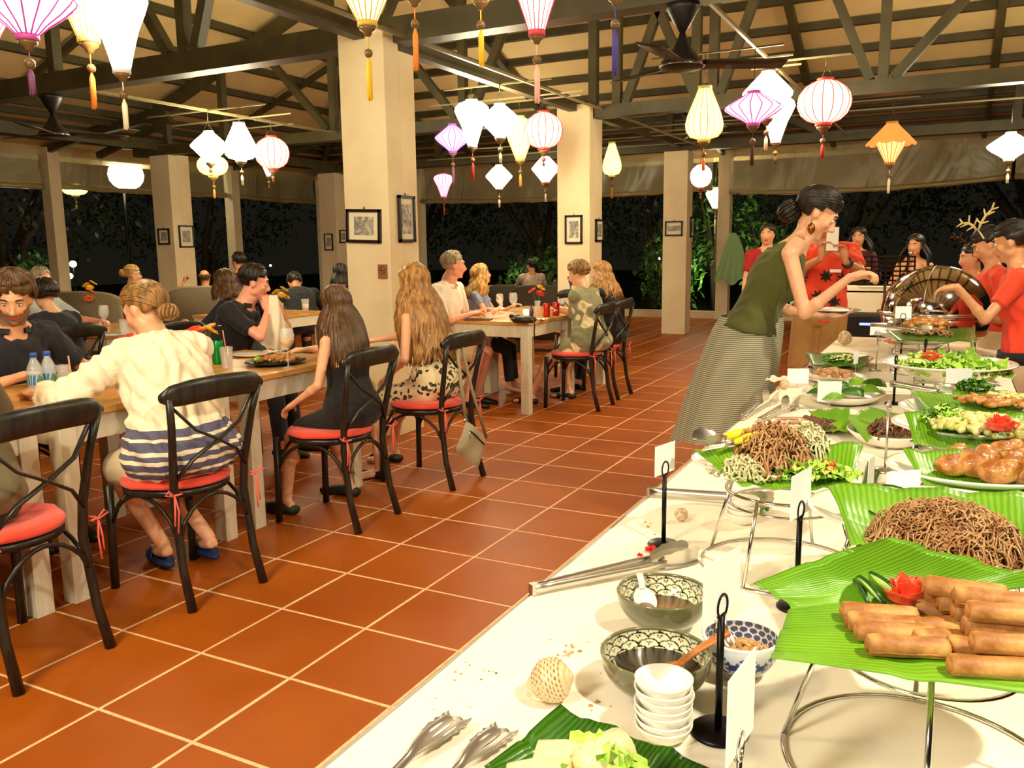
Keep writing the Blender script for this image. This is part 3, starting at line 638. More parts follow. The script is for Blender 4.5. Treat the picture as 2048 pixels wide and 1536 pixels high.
# ================= people =================
DG = lambda: bpy.context.evaluated_depsgraph_get()
def remesh(g, voxel, smooth=3, iters_factor=.5):
    me = g.mesh('tmp'); o = bpy.data.objects.new('tmp', me); COL.objects.link(o)
    r = o.modifiers.new('r', 'REMESH'); r.mode = 'VOXEL'; r.voxel_size = voxel; r.use_smooth_shade = True
    if smooth: s = o.modifiers.new('s', 'SMOOTH'); s.factor = iters_factor; s.iterations = smooth
    ev = o.evaluated_get(DG()); m = bpy.data.meshes.new_from_object(ev); bpy.data.objects.remove(o); bpy.data.meshes.remove(me); m.materials.clear(); return m
def verts(m): v = np.empty(len(m.vertices)*3); m.vertices.foreach_get('co', v); return v.reshape(-1, 3)
def setv(m, v): m.vertices.foreach_set('co', v.ravel()); m.update()
def clip(m, keep):
    """drop faces whose vertices fail keep(v) -> bool array"""
    v = verts(m); k = keep(v); me2 = bpy.data.meshes.new('c'); idx = -np.ones(len(v), int); F = [tuple(p.vertices) for p in m.polygons]
    F = [f for f in F if all(k[i] for i in f)]; used = sorted({i for f in F for i in f}); idx[used] = np.arange(len(used))
    me2.from_pydata(v[used].tolist(), [], [[int(idx[i]) for i in f] for f in F]); me2.polygons.foreach_set('use_smooth', [True]*len(F)); me2.update(); bpy.data.meshes.remove(m); return me2
def cut(m, co, no):
    b = bmesh.new(); b.from_mesh(m); bmesh.ops.bisect_plane(b, geom=b.verts[:]+b.edges[:]+b.faces[:], plane_co=Vector([float(q) for q in co]), plane_no=Vector([float(q) for q in no]), clear_outer=True); b.to_mesh(m); b.free(); m.polygons.foreach_set('use_smooth', [True]*len(m.polygons)); m.update(); return m
def colour(m, cols):
    a = m.color_attributes.new('Col', 'FLOAT_COLOR', 'POINT'); c = np.ones((len(cols), 4)); c[:, :3] = cols; a.data.foreach_set('color', c.ravel())
def skin_mat():
    N = NT('skin'); a = N.add('ShaderNodeVertexColor', layer_name='Col'); nz = N.add('ShaderNodeTexNoise', i_Scale=38., i_Detail=4); N.ln(N.co(), nz.inputs['Vector'])
    mx = N.add('ShaderNodeMixRGB', blend_type='MULTIPLY', i_0=.35); r = N.ramp(nz.outputs[0], [(.35, (.82, .74, .7)), (.6, (1, 1, 1))])
    N.ln(a.outputs[0], mx.inputs[1]); N.ln(r, mx.inputs[2]); N.ln(mx.outputs[0], N.b.inputs['Base Color']); N.b.inputs['Roughness'].default_value = .42
    N.b.inputs['Subsurface Weight'].default_value = .12; N.b.inputs['Subsurface Radius'].default_value = (1, .3, .15); N.b.inputs['Subsurface Scale'].default_value = .008; return N.m
SKIN = skin_mat()
EYEW = pbr('eye_white', srgb(236, 226, 214), .2); EYEI = pbr('iris', srgb(40, 24, 14), .1, coat=1.)
def hairmat(name, a, b):
    N = NT('hair_'+name); nz = N.add('ShaderNodeTexNoise', i_Scale=55., i_Detail=4); N.ln(N.co('Object', (1, 1, .18)), nz.inputs['Vector'])
    N.ln(N.ramp(nz.outputs[0], [(.35, a), (.62, b)]), N.b.inputs['Base Color']); N.b.inputs['Roughness'].default_value = .42; return N.m
HAIR = dict(brown=hairmat('brown', srgb(62, 40, 20), srgb(98, 66, 34)), dark=hairmat('dark', srgb(20, 14, 10), srgb(42, 30, 20)), blond=hairmat('blond', srgb(150, 104, 44), srgb(222, 176, 100)),
            lightbrown=hairmat('lightbrown', srgb(96, 66, 30), srgb(170, 126, 70)), grey=hairmat('grey', srgb(120, 104, 78), srgb(186, 170, 140)), honey=hairmat('honey', srgb(122, 80, 32), srgb(190, 140, 76)))
def fabric(name, c, c2=None, sc=6, rough=.85, bump=(35, .25, .004)): return pbr('fabric_'+name, c, rough, var=(sc, c2) if c2 else None, bump=bump, sheen=.1)
def ik(a, t, l1, l2, pole):
    a = np.array(a, float); t = np.array(t, float); d = t-a; L = min(np.linalg.norm(d), (l1+l2)*.995); n = nrm(d); t = a+n*L
    x = (l1*l1-l2*l2+L*L)/(2*L); h = math.sqrt(max(l1*l1-x*x, 0)); p = np.array(pole, float); p = nrm(p-n*(p@n)); return a+n*x+p*h, t
SK = dict(fair=srgb(236, 178, 140), tan=srgb(206, 140, 96), pink=srgb(240, 170, 142), olive=srgb(212, 148, 104), asian=srgb(222, 162, 118), dark=srgb(150, 98, 64))
def hand(g, w, d, n, side, curl=.5, sc=1., spread=.1, thumb=.7):
    """w wrist, d direction of the hand, n palm normal (towards the palm), side +1 thumb towards cross(d,n)"""
    d = nrm(d); n = nrm(np.array(n)-d*(np.array(n)@d)); s = np.cross(d, n)*side
    R = np.stack([s, d, n], 1); g.ell(w+d*.045*sc, np.array([.040, .055, .0155])*sc, R, 12, 8); g.cap(w-d*.01, w+d*.05*sc, .023*sc, .024*sc)
    for k, (o, L, f) in enumerate(((.029, .074, 1.), (.010, .083, 1.), (-.010, .077, 1.05), (-.028, .060, 1.15))):
        b = w+d*.082*sc+s*o*sc; dd = nrm(d+s*spread*(o/.03)); P = [b-d*.03*sc]; P.append(b); a = 0.
        for i, q in enumerate((.45, .32, .25)): a += curl*f*(.75 if i == 0 else .95); P.append(P[-1]+(dd*math.cos(a)+n*math.sin(a))*L*q*sc)
        g.tube(P, [.0095*sc, .0093*sc, .0088*sc, .008*sc, .0062*sc], 8); g.ell(P[-1], .0064*sc, None, 8, 6)
    b = w+d*.022*sc+s*.026*sc; td = nrm(d*.75+s*thumb+n*.35); P = [b-td*.01, b, b+td*.036*sc]; td2 = nrm(td+n*.35+d*.3*curl); P += [P[-1]+td2*.028*sc, P[-1]+nrm(td2+d*.3)*.050*sc]
    g.tube(P, [.014*sc, .0145*sc, .0115*sc, .0105*sc, .0075*sc], 8); g.ell(P[-1], .0078*sc, None, 8, 6)
FEM = dict(hip=[.11, .172, .168, .126, .146, .150, .105, .054, .048], dep=[.10, .124, .110, .090, .112, .100, .075, .052, .050], sh=.165, arm=(.037, .030, .029, .020), leg=(.082, .052, .048, .032), hd=.97)
MAL = dict(hip=[.11, .168, .165, .152, .172, .180, .125, .066, .060], dep=[.10, .122, .118, .112, .124, .112, .088, .066, .062], sh=.195, arm=(.048, .038, .036, .025), leg=(.086, .058, .054, .038), hd=1.03)
ST = [-.09, -.01, .08, .21, .33, .41, .48, .525, .60]
HEADS = []
class Person:
    def __init__(s, name, label, P, yaw, sex='f', lean=0., curve=.0, slean=0., hy=0., hp=0., hr=0., sc=1., skin='fair', voxel=.011, wide=1., group=None, headfwd=.0, hpx=None, ax=None):
        """P pelvis centre, yaw facing direction (radians, 0=+x), hy/hp head yaw/pitch relative to the body"""
        if hpx is not None:      # settle the seat so that the head comes where it was measured
            P = np.array(P, float); A_ = nrm(np.array([cr[0], cr[1], 0])) if ax is None else np.array(ax, float)
            for _ in range(3):
                s._frame(P, yaw, sex, lean, curve, slean, hy, hp, hr, sc, wide, headfwd); x0, y0_, D0 = proj(s.hc); x1 = proj(s.hc+A_*.05)[0] if A_.any() else 1; P = P+(A_*((hpx[0]-x0)/((x1-x0)/.05)) if A_.any() else 0)
                dz = (y0_-hpx[1])*D0/FPX; sc = sc*(1+dz/(s.hc[2]-P[2]*(0 if P[2] > .7 else 1))); P[2] *= (1+dz/s.hc[2]) if P[2] > .7 else 1
        s.skin = np.array(SK[skin]); s.vx = voxel
        s._frame(P, yaw, sex, lean, curve, slean, hy, hp, hr, sc, wide, headfwd)
        s.t = thing('person', label, 'person', (P[0], P[1], 0), 0, group); s.off = (P[0], P[1], 0)
        HEADS.append((label, s.hc)); s.g = G(); s.arms = {}; s.legs = {}; s.torso(s.g, 0, -.09, .60, s.B); s.head()
    def _frame(s, P, yaw, sex, lean, curve, slean, hy, hp, hr, sc, wide, headfwd):
        s.P = np.array(P, float); s.f = np.array([math.cos(yaw), math.sin(yaw), 0]); s.u = np.array([0, 0, 1.]); s.r = np.cross(s.f, s.u); s.B = FEM if sex == 'f' else MAL
        s.sc = sc; s.wide = wide; s.sex = sex; s.yaw = yaw
        s.pts = {}; q = s.P.copy(); prev = 0.; pos = {0.: q.copy()}; frames = {}
        zs = np.linspace(-.10, .62, 73); i0 = 10; path = np.zeros((73, 3)); dirs = np.zeros((73, 3)); 
        for i, z in enumerate(zs): 
            a = lean*(.5+.5*min(max(z/.3, 0), 1))+curve*max(z, 0)/.5; b = slean*min(max(z/.3, 0), 1); dirs[i] = nrm(s.u*math.cos(a)+s.f*math.sin(a)+s.r*math.sin(b))
        path[i0] = s.P
        for i in range(i0+1, 73): path[i] = path[i-1]+dirs[i]*.01*sc
        for i in range(i0-1, -1, -1): path[i] = path[i+1]-dirs[i]*.01*sc
        s.zs, s.path, s.dirs = zs, path, dirs
        nb, nd = s.S(.535); hd = s.B['hd']*sc; s.hs = hd
        hf = nrm(s.f*math.cos(hy)+s.r*math.sin(hy)); up = nrm(nd*.35+s.u*.65)
        hf = nrm(hf-up*(hf@up)); hrr = np.cross(hf, up); f2 = hf*math.cos(hp)-up*math.sin(hp); u2 = np.cross(hrr, f2)
        r2 = hrr*math.cos(hr)+u2*math.sin(hr); u2 = np.cross(r2, f2); s.hf, s.hr, s.hu = f2, r2, u2
        s.hc = nb+nd*.075*sc+up*.085*hd+f2*(.022+headfwd)*hd; s.RH = np.stack([r2, f2, u2], 1)
    def S(s, z): i = int(round((z+.10)/.01)); i = min(max(i, 0), 72); return s.path[i].copy(), s.dirs[i].copy()
    def rings(s, z0, z1, infl=0., n=20, step=.03, fn=None, flare=None):
        out = []; m = max(int((z1-z0)/step), 2)
        for z in np.linspace(z0, z1, m+1):
            w = np.interp(z, ST, s.B['hip'])*s.sc*s.wide+infl; d = np.interp(z, ST, s.B['dep'])*s.sc*s.wide+infl
            if flare: k = flare(z); w *= k; d *= k
            p, dr = s.S(z); f = nrm(s.f-dr*(s.f@dr)); r = nrm(np.cross(f, dr)); ring = []
            for t in np.linspace(0, 2*PI, n, endpoint=False):
                ct, st_ = math.cos(t), math.sin(t); k = 1.
                bust = (.028*s.sc*math.exp(-((z-.33)/.06)**2)*max(st_, 0)**2*(1 if s.sex == 'f' else .25))
                butt = .03*math.exp(-((z-.0)/.07)**2)*max(-st_, 0)
                ring.append(p+r*w*np.sign(ct)*abs(ct)**.85+f*(d*np.sign(st_)*abs(st_)**.9+bust-butt))
            out.append(np.array(ring))
        return out
    def torso(s, g, infl, z0, z1, B, **k): g.loft(s.rings(z0, z1, infl, **k))
    def H(s, x, y, z): return s.hc+s.RH@(np.array([x, y, z])*s.hs)
    def head(s):
        g = s.g; R = s.RH; k = s.hs
        E = lambda c, r: g.ell(s.H(*c), np.array(r)*k, R, 16, 12)
        E((0, -.018, .028), (.074, .094, .086)); E((0, .016, -.03), (.064, .070, .088)); E((0, .030, -.082), (.046, .048, .036)); E((0, .066, -.102), (.02, .018, .017))
        g.tube([s.H(0, .078, .012), s.H(0, .096, -.018), s.H(0, .108, -.038)], [.009*k, .011*k, .013*k], 8); E((0, .104, -.038), (.015, .013, .010)); E((.013, .092, -.042), (.009, .011, .008)); E((-.013, .092, -.042), (.009, .011, .008))
        g.tube([s.H(-.045, .062, .022), s.H(-.02, .079, .026), s.H(.02, .079, .026), s.H(.045, .062, .022)], .0115*k, 8)
        for q in (-1, 1):
            E((q*.036, .056, -.03), (.024, .022, .026)); E((q*.050, .01, -.065), (.018, .034, .03))
            E((q*.076, -.008, -.012), (.009, .020, .031)); E((q*.031, .067, .003), (.0175, .014, .0125))
        g.tube([s.H(-.023, .076, -.067), s.H(0, .087, -.063), s.H(.023, .076, -.067)], [.004*k, .0078*k, .004*k], 8); g.tube([s.H(-.02, .074, -.073), s.H(0, .084, -.075), s.H(.02, .074, -.073)], [.004*k, .0085*k, .004*k], 8)
        nb, nd = s.S(.50); w = .050 if s.sex == 'f' else .060
        g.tube([nb, s.S(.56)[0]+nd*.02, s.H(0, -.012, -.07), s.H(0, -.01, -.02)], [w*1.12*s.sc, w*s.sc, w*.98*k, w*.95*k], 14)
        sh = s.B['sh']*s.sc*s.wide
        for q in (-1, 1):
            c, d = s.S(.455); J = c+s.r*q*sh; s.arms[q] = dict(J=J); n_, _ = s.S(.52); g.cap(n_+s.r*q*.03, J+np.array([0, 0, .004]), .045*s.sc, s.B['arm'][0]*1.12*s.sc)
    def arm(s, q, target, pole=None, hd=None, palm=(0, 0, -1), curl=.55, side=None, spread=.1, thumb=.7, hand_=True):
        """q=+1 the person's right arm; target = wrist"""
        a = s.arms[q]; k = s.sc; l1, l2 = .285*k, .25*k; pole = pole if pole is not None else (s.r*q*.4-s.f*.5-s.u)
        e, w = ik(a['J'], target, l1, l2, pole); A = s.B['arm']; a.update(e=e, w=w)
        m = (a['J']+e)/2; s.g.cap(a['J'], e, A[0]*k, A[1]*k); s.g.cap(e, w, A[2]*1.08*k, A[3]*k); mm = e*.72+w*.28; s.g.ell(mm, A[2]*1.16*k)
        hd = nrm(w-e) if hd is None else nrm(hd); a['hd'] = hd
        if hand_: hand(s.g, w+hd*.012, hd, palm, side if side is not None else 1, curl, k*(.92 if s.sex == 'f' else 1.02), spread, thumb)
        return s
    def leg(s, q, foot, pole=None, toe=None, foot_=True):
        k = s.sc; h = s.P+s.r*q*.088*k*s.wide-s.u*.02; l1, l2 = .43*k, .42*k; an = np.array(foot, float)+np.array([0, 0, .075]); pole = pole if pole is not None else s.f+s.u*.6
        kn, an = ik(h, an, l1, l2, pole); L = s.B['leg']; s.legs[q] = dict(h=h, k=kn, a=an)
        s.g.cap(h, kn, L[0]*k, L[1]*k); s.g.cap(kn, an, L[2]*k, L[3]*k); s.g.ell(kn*.68+an*.32-s.f*.012, np.array([L[2]*1.12*k]*3))
        if foot_:
            toe = nrm(toe if toe is not None else s.f); z = an[2]-.045; b = an-toe*.045
            s.g.tube([b+np.array([0, 0, -.02]), an+np.array([0, 0, -.035])+toe*.02, an+toe*.10+np.array([0, 0, -.05]), an+toe*.175+np.array([0, 0, -.058])], [.030*k, .036*k, .034*k, .020*k], 10, flat=.8)
        return s
    def finish(s, beard=None, lips=srgb(196, 96, 82), eyes=True, brow='dark'):
        m = remesh(s.g, s.vx, 3); v = verts(m); L = (v-s.hc)@s.RH/s.hs; c = np.tile(s.skin, (len(v), 1))
        near = np.linalg.norm(L-np.array([0, .078, -.069]), axis=1)
        lip = (np.abs(L[:, 0]) < .025) & (np.abs(L[:, 2]+.069) < .0085) & (L[:, 1] > .066); c[lip] = lips
        ck = np.exp(-(((np.abs(L[:, 0])-.04)/.02)**2+((L[:, 2]+.035)/.025)**2))*(L[:, 1] > .02); c = c*(1-ck[:, None]*.22)+np.array(srgb(222, 120, 96))*ck[:, None]*.22
        if beard is not None:
            bm = (L[:, 2] < -.052) & (L[:, 1] > -.02) & (L[:, 2] > -.13) & ~lip & ~((np.abs(L[:, 0]) < .02) & (L[:, 1] > .09)); bm |= (np.abs(L[:, 0]) > .045) & (L[:, 2] < -.03) & (L[:, 1] > 0) & (L[:, 2] > -.13); bm |= (np.abs(L[:, 2]+.056) < .006) & (np.abs(L[:, 0]) < .03) & (L[:, 1] > .06)
            c[bm] = c[bm]*.35+np.array(beard)*.65
        setv(m, v-np.array(s.off)); colour(m, c); mob('body', m, SKIN, s.t)
        if eyes:
            for q in (-1, 1):
                g = G(); cc = s.H(q*.031, .0735, .002); g.ell(cc, .0118*s.hs, s.RH, 14, 10); g.cur = 1; g.ell(s.H(q*.031, .0802, .002), np.array([.0062, .0062, .0062])*s.hs, s.RH, 10, 8)
                mob('eye', g, [EYEW, EYEI], s.t, off=s.off)
                g = G().tube([s.H(q*.016, .086, .023), s.H(q*.032, .0855, .029), s.H(q*.05, .071, .023)], [.0035*s.hs, .0042*s.hs, .002*s.hs], 6); g.tube([s.H(q*.019, .082, .008), s.H(q*.031, .0865, .0118), s.H(q*.043, .077, .008)], .0017*s.hs, 5); mob('eyebrow', g, HAIR[brow], s.t, off=s.off)
        return s
    # ---- clothing
    def top(s, mat, z0=-.06, z1=.50, infl=.014, sleeve=.5, voxel=None, keep=None, name='shirt', fold=.004, cuffw=1.25, loose=None, collar=False, mats=None):
        g = G(); s.torso(g, infl, z0, z1, s.B, n=24, flare=loose); A = s.B['arm']
        if sleeve is not None:
            for q in (-1, 1):
                a = s.arms[q]; J = a['J']; n_, _ = s.S(.505); g.cap(n_+s.r*q*.03, J+np.array([0, 0, .006]), (.045+infl*.6)*s.sc, A[0]*1.12*s.sc+infl)
                if 'e' not in a: continue
                e, w = a['e'], a['w']
                if sleeve <= 1: g.cap(J, J+(e-J)*.1, A[0]*s.sc+infl, A[0]*s.sc+infl); g.cone(J, J+(e-J)*sleeve, A[0]*s.sc+infl, (A[0]*(1-sleeve)+A[1]*sleeve)*s.sc*cuffw+infl*.5)
                else:
                    g.cap(J, e, A[0]*s.sc+infl, A[1]*s.sc+infl*1.1); t = sleeve-1; g.cone(e, e+(w-e)*t, A[2]*1.1*s.sc+infl, (A[2]*(1-t)+A[3]*t)*s.sc*cuffw+infl)
        m = remesh(g, voxel or s.vx*1.1, 3); v = verts(m)
        nn = np.empty(len(v)*3); m.vertices.foreach_get('normal', nn); nn = nn.reshape(-1, 3)
        k = fold*(np.sin(v[:, 2]*55+v[:, 0]*38+6*np.sin(v[:, 1]*23))+.7*np.sin(v[:, 1]*71+v[:, 2]*29+4*np.sin(v[:, 0]*31)))*.6; v = v+nn*k[:, None]; setv(m, v)
        if keep is not None: m = cut(m, *keep) if isinstance(keep, tuple) else clip(m, keep)
        v = verts(m); setv(m, v-np.array(s.off)); o = mob(name, m, mats or mat, s.t)
        if collar:
            c, d = s.S(.50); g = G(); w = .068 if s.sex == 'm' else .058; rg = []
            for z, k in ((.0, 1.15), (.03, 1.0), (.034, 1.08), (.005, 1.3)): rg.append(np.array([c+d*z+(s.r*math.cos(t)*w*k+s.f*math.sin(t)*w*k*.95)+s.f*.008-d*.014*math.sin(t) for t in np.linspace(-.35*PI+PI, PI*2.35, 22)]))
            mob('collar', G().sheet(np.array(rg), .0), mat, s.t, off=s.off)
        return o
    def trousers(s, mat, frac=1., infl=.014, name='trousers', z1=.1):
        g = G(); s.torso(g, infl*.9, -.09, z1, s.B); L = s.B['leg']
        for q, l in s.legs.items():
            h, kn, an = l['h'], l['k'], l['a']
            if frac <= 1: g.cone(h, h+(kn-h)*frac, L[0]*s.sc+infl, (L[0]*(1-frac)+L[1]*frac)*s.sc+infl*1.5); g.ell(h, L[0]*s.sc+infl)
            else: g.cap(h, kn, L[0]*s.sc+infl, L[1]*s.sc+infl); t = frac-1; g.cone(kn, kn+(an-kn)*t, L[2]*s.sc+infl, (L[2]*(1-t)+L[3]*t)*s.sc+infl*1.3)
        m = remesh(g, s.vx*1.15, 3); setv(m, verts(m)-np.array(s.off)); return mob(name, m, mat, s.t)
    def shoes(s, mat, name='shoe', h=.0):
        for q, l in s.legs.items():
            a = l['a']; t = s.f; g = G().tube([a-t*.06+np.array([0, 0, -.05]), a+t*.0+np.array([0, 0, -.04]), a+t*.09+np.array([0, 0, -.05]), a+t*.19+np.array([0, 0, -.062])], [.030, .042, .042, .022], 12, flat=.75)
            mob(name, g, mat, s.t, off=s.off)
    # ---- hair
    def hair(s, style, col, length=.3, n=260, face=.045, top=.075, volume=.012, wave=.0, part=0., side_back=True, seed=1, strand=.0042, bun=None):
        """shell over the skull plus locks that run down from the crown"""
        sweep = bun[0] if bun is not None else None; rg = np.random.default_rng(seed); g = G(); k = s.hs; mat = HAIR[col]; C = np.array([0, -.018, .028]); RR = np.array([.074, .094, .086])+volume
        nlat, nlon = 16, 28; rings = []
        for i in range(nlat+1):
            th = -PI/2+PI*i/nlat; ring = []
            for j in range(nlon):
                ph = 2*PI*j/nlon; d = np.array([math.cos(th)*math.sin(ph), math.cos(th)*math.cos(ph), math.sin(th)]); p = C+RR*d
                hl = (.072 if sweep is None else .060)-.03*min(abs(p[0])/.05, 1)**2            # hairline above the forehead
                if style == 'bald': hl = .2 if (p[2] > .055) else hl
                inface = (p[1] > .012 and p[2] < hl) or (p[1] > -.02 and p[2] < -.005-(.02 if length > .1 else 0)) or (p[2] < (-.045 if length < .1 else -.06))
                if style == 'bald' and p[2] > .06: inface = True
                if inface: p = C+(RR-volume-.016)*d
                ring.append(s.H(*p))
            rings.append(np.array(ring))
        g.loft(rings)
        def lock(d0, L, w):
            """start direction on skull, free length"""
            P = []
            if sweep is not None:
                e0 = nrm(np.array(sweep)-C); 
                for i in range(9):
                    u = i/8; dd = nrm(np.array(d0)*(1-u)+e0*u+np.array([0, 0, .18*math.sin(PI*u)])); P.append(s.H(*(C+RR*(1+.02*math.sin(PI*u))*dd)))
                g.tube(P, [w*.5]+[w]*6+[w*.8, w*.3], 5, flat=.6); return
            ph = math.atan2(d0[0], d0[1]); th = math.asin(max(min(d0[2], 1), -1)); t0 = th; end = -.35 if length > .06 else -.25; rr = RR*(1+rg.uniform(-.01, .05))
            fr = max(math.cos(ph), 0)
            if abs(ph) < 1.25: end = (.86 if length < .045 else .62) if length < .1 else .5
            m = 7; ph1 = ph
            if abs(ph) < 1.25 and length >= .1: ph1 = math.copysign(1.5+rg.uniform(0, .35), ph if abs(ph) > .02 else rg.choice([-1, 1])); end = -.1
            for i in range(m):
                u = i/(m-1); a = t0+(end-t0)*u; b = ph+(ph1-ph)*u**.8; dd = np.array([math.cos(a)*math.sin(b), math.cos(a)*math.cos(b), math.sin(a)]); P.append(s.H(*(C+rr*dd*(1+.015*math.sin(6*u+ph*3)))))
            if length > .1:
                q = P[-1].copy(); out = nrm(q-s.H(0, -.01, q@s.hu*0)); bk = -s.hf; st = L/9; ph2 = rg.uniform(0, 6.28)
                for i in range(9):
                    dn = np.array([0, 0, -1.])*.92+(-s.f*.08); wv = wave*np.array([math.sin(i*1.5+ph2), math.cos(i*1.3+ph2), 0]); q = q+dn*st+wv
                    c, dr = s.S(min(max(.52-(i*st)/s.sc, .0), .6)); dd = q-c; dd -= dr*(dd@dr); zz = .5-i*st; bw = np.interp(zz, ST, s.B['hip'])*s.sc+.02; bd = np.interp(zz, ST, s.B['dep'])*s.sc+.02
                    x, y = dd@s.r, dd@s.f; e = (x/bw)**2+(y/bd)**2
                    if e < 1: kk = 1/math.sqrt(max(e, .02)); q = q+(s.r*x+s.f*y)*(kk-1)*.9
                    P.append(q.copy())
            m = len(P); r_ = [w*(.5+.7*math.sin(PI*min((i+1)/m, .75)))*(1 if i < m-2 else .55) for i in range(m)]; r_[-1] = w*.15; g.tube(P, r_, 5, flat=.6)
        for i in range(n):
            ph = rg.uniform(-PI, PI); th = rg.uniform(.15, 1.45) if abs(ph) > 1.25 else rg.uniform(.85, 1.5)
            if sweep is not None: th = rg.uniform(.1, .5) if abs(ph) > 1.1 else rg.uniform(.5, .85)
            elif length < .045 and abs(ph) <= 1.25: th = rg.uniform(1.0, 1.5)
            if style == 'bald': th = rg.uniform(-.2, .25); ph = math.copysign(rg.uniform(1.3, PI), ph)
            lock(np.array([math.cos(th)*math.sin(ph), math.cos(th)*math.cos(ph), math.sin(th)]), length*rg.uniform(.82, 1.05), strand*rg.uniform(.7, 1.4)*(1.4 if length > .1 else 1))
        if bun is not None:
            c = s.H(*bun[0]); r = bun[1]; g.ell(c, np.array(r), s.RH, 14, 10)
            for i in range(14): a = 2*PI*i/14; g.tube([c+s.RH@(np.array(r)*np.array([math.cos(a+q*.5)*math.cos(q-.8), math.sin(a+q*.5)*math.cos(q-.8), math.sin(q-.8)]))*1.04 for q in np.linspace(0, 1.8, 7)], .006, 5)
        return mob('hair', g, mat, s.t, off=s.off)
def down(s, x, y, z=0.): return np.array([x, y, z])
# ================= the cast =================
def sit(p, fwd=.42, w=.10, z=0, back=0):
    for q in (-1, 1): f = p.P*np.array([1, 1, 0])+p.f*(fwd-back*(q > 0))+p.r*q*w; p.leg(q, f+np.array([0, 0, z]), toe=p.f)
    return p
def rest(p, q, x=.42, y=.17, z=.80, **k):   # forearm resting on a table top
    t = p.P*np.array([1, 1, 0])+p.f*x+p.r*q*y+np.array([0, 0, z]); return p.arm(q, t, palm=(0, 0, -1), side=q, pole=p.r*q*.7-p.u*.8-p.f*.2, **k)
def stripes_mat():
    N = NT('striped_white_shirt'); co = N.co('Object'); sp = N.add('ShaderNodeSeparateXYZ'); N.ln(co, sp.inputs[0])
    r = N.ramp(sp.outputs[2], [(0, srgb(84, 84, 120)), (1, (1, 1, 1))]); cr_ = r.node.color_ramp; cr_.interpolation = 'CONSTANT'
    Wt, In = srgb(250, 236, 208), srgb(98, 96, 124); ed = [(0., Wt), (.500, In), (.520, Wt), (.532, In), (.560, Wt), (.575, In), (.597, Wt), (.61, In), (.645, Wt), (.657, In), (.69, Wt)]
    while len(cr_.elements) < len(ed): cr_.elements.new(.9)
    for e, (p_, c_) in zip(cr_.elements, ed): e.position = p_; e.color = (*c_, 1)
    N.ln(r, N.b.inputs['Base Color']); N.b.inputs['Roughness'].default_value = .85; nz = N.add('ShaderNodeTexNoise', i_Scale=9., i_Detail=3, i_Distortion=1.); N.ln(co, nz.inputs['Vector']); N.bump(nz.outputs[0], .6, .02); return N.m
def spots_mat(name, base, spot, sc, lo, hi, dist=0., stretch=(1, 1, 1), sub=None):
    N = NT(name); nz = N.add('ShaderNodeTexNoise', i_Scale=sc*.8, i_Detail=1); co = N.co('Object', stretch); N.ln(co, nz.inputs['Vector'])
    mx = N.add('ShaderNodeMixRGB', i_0=dist); N.ln(co, mx.inputs[1]); N.ln(nz.outputs[1], mx.inputs[2])
    v = N.add('ShaderNodeTexVoronoi', i_Scale=sc); N.ln(mx.outputs[0], v.inputs['Vector'])
    st = [(0, sub or spot), (lo*.5, sub or spot), (lo*.52, spot), (lo, spot), (hi, base)]; r = N.ramp(v.outputs[0], st); N.ln(r, N.b.inputs['Base Color']); N.b.inputs['Roughness'].default_value = .8; return N.m
FAB = dict(olive=fabric('grey_olive', srgb(120, 108, 78), srgb(98, 88, 62), 3), stripe=stripes_mat(), black=fabric('black', srgb(20, 19, 22), None), navy=fabric('dark_navy', srgb(34, 34, 46), srgb(24, 24, 34), 4),
 leopard=spots_mat('leopard_print', srgb(232, 214, 172), srgb(34, 26, 18), 30, .36, .42, .05, sub=srgb(120, 96, 60)), floral=spots_mat('floral_print', srgb(140, 138, 104), srgb(236, 222, 176), 8, .36, .42, .22, sub=srgb(206, 190, 140)),
 white=fabric('white_shirt', srgb(250, 244, 232), srgb(236, 226, 206), 4), blueprint=spots_mat('blue_print', srgb(150, 160, 190), srgb(84, 96, 150), 40, .3, .42, .2), plaid=fabric('pale_check', srgb(206, 188, 164), srgb(160, 130, 110), 40),
 red=fabric('brick_red', srgb(178, 58, 28), None), green=fabric('moss_green', srgb(130, 136, 48), srgb(108, 116, 38), 5), grey=fabric('pale_blue_grey', srgb(170, 176, 176), None), orange=fabric('orange_red', srgb(240, 78, 40), srgb(226, 58, 30), 7),
 maroon=fabric('dark_maroon', srgb(62, 18, 26), None), olive2=fabric('olive_green_top', srgb(84, 86, 30), srgb(70, 72, 24), 6), khaki=fabric('khaki', srgb(176, 130, 72), srgb(150, 108, 58), 5), shorts=fabric('white_shorts', srgb(226, 206, 172), None),
 beige=fabric('beige_cotton', srgb(206, 178, 140), None), denim=fabric('dark_denim', srgb(30, 34, 50), None), purple=fabric('plum', srgb(90, 60, 70), None))
def check_mat():
    N = NT('fine_check_skirt'); a = N.add('ShaderNodeTexWave', i_Scale=34.); a.bands_direction = 'Z'; b_ = N.add('ShaderNodeTexWave', i_Scale=30.); b_.bands_direction = 'X'
    N.ln(N.co('Object'), a.inputs['Vector']); uv = N.co('UV', (6, 1, 1)); N.ln(uv, b_.inputs['Vector']); m = N.add('ShaderNodeMath', operation='MULTIPLY'); N.ln(a.outputs[1], m.inputs[0]); m.inputs[1].default_value = 1.
    N.ln(N.ramp(a.outputs[1], [(.3, srgb(98, 98, 84)), (.7, srgb(186, 180, 150))]), N.b.inputs['Base Color']); N.b.inputs['Roughness'].default_value = .9; return N.m
FAB['check'] = check_mat()
DPR = pbr('dark_print', srgb(20, 34, 20), .8); FLIP = M['rubber']; SHOE = M['matte']
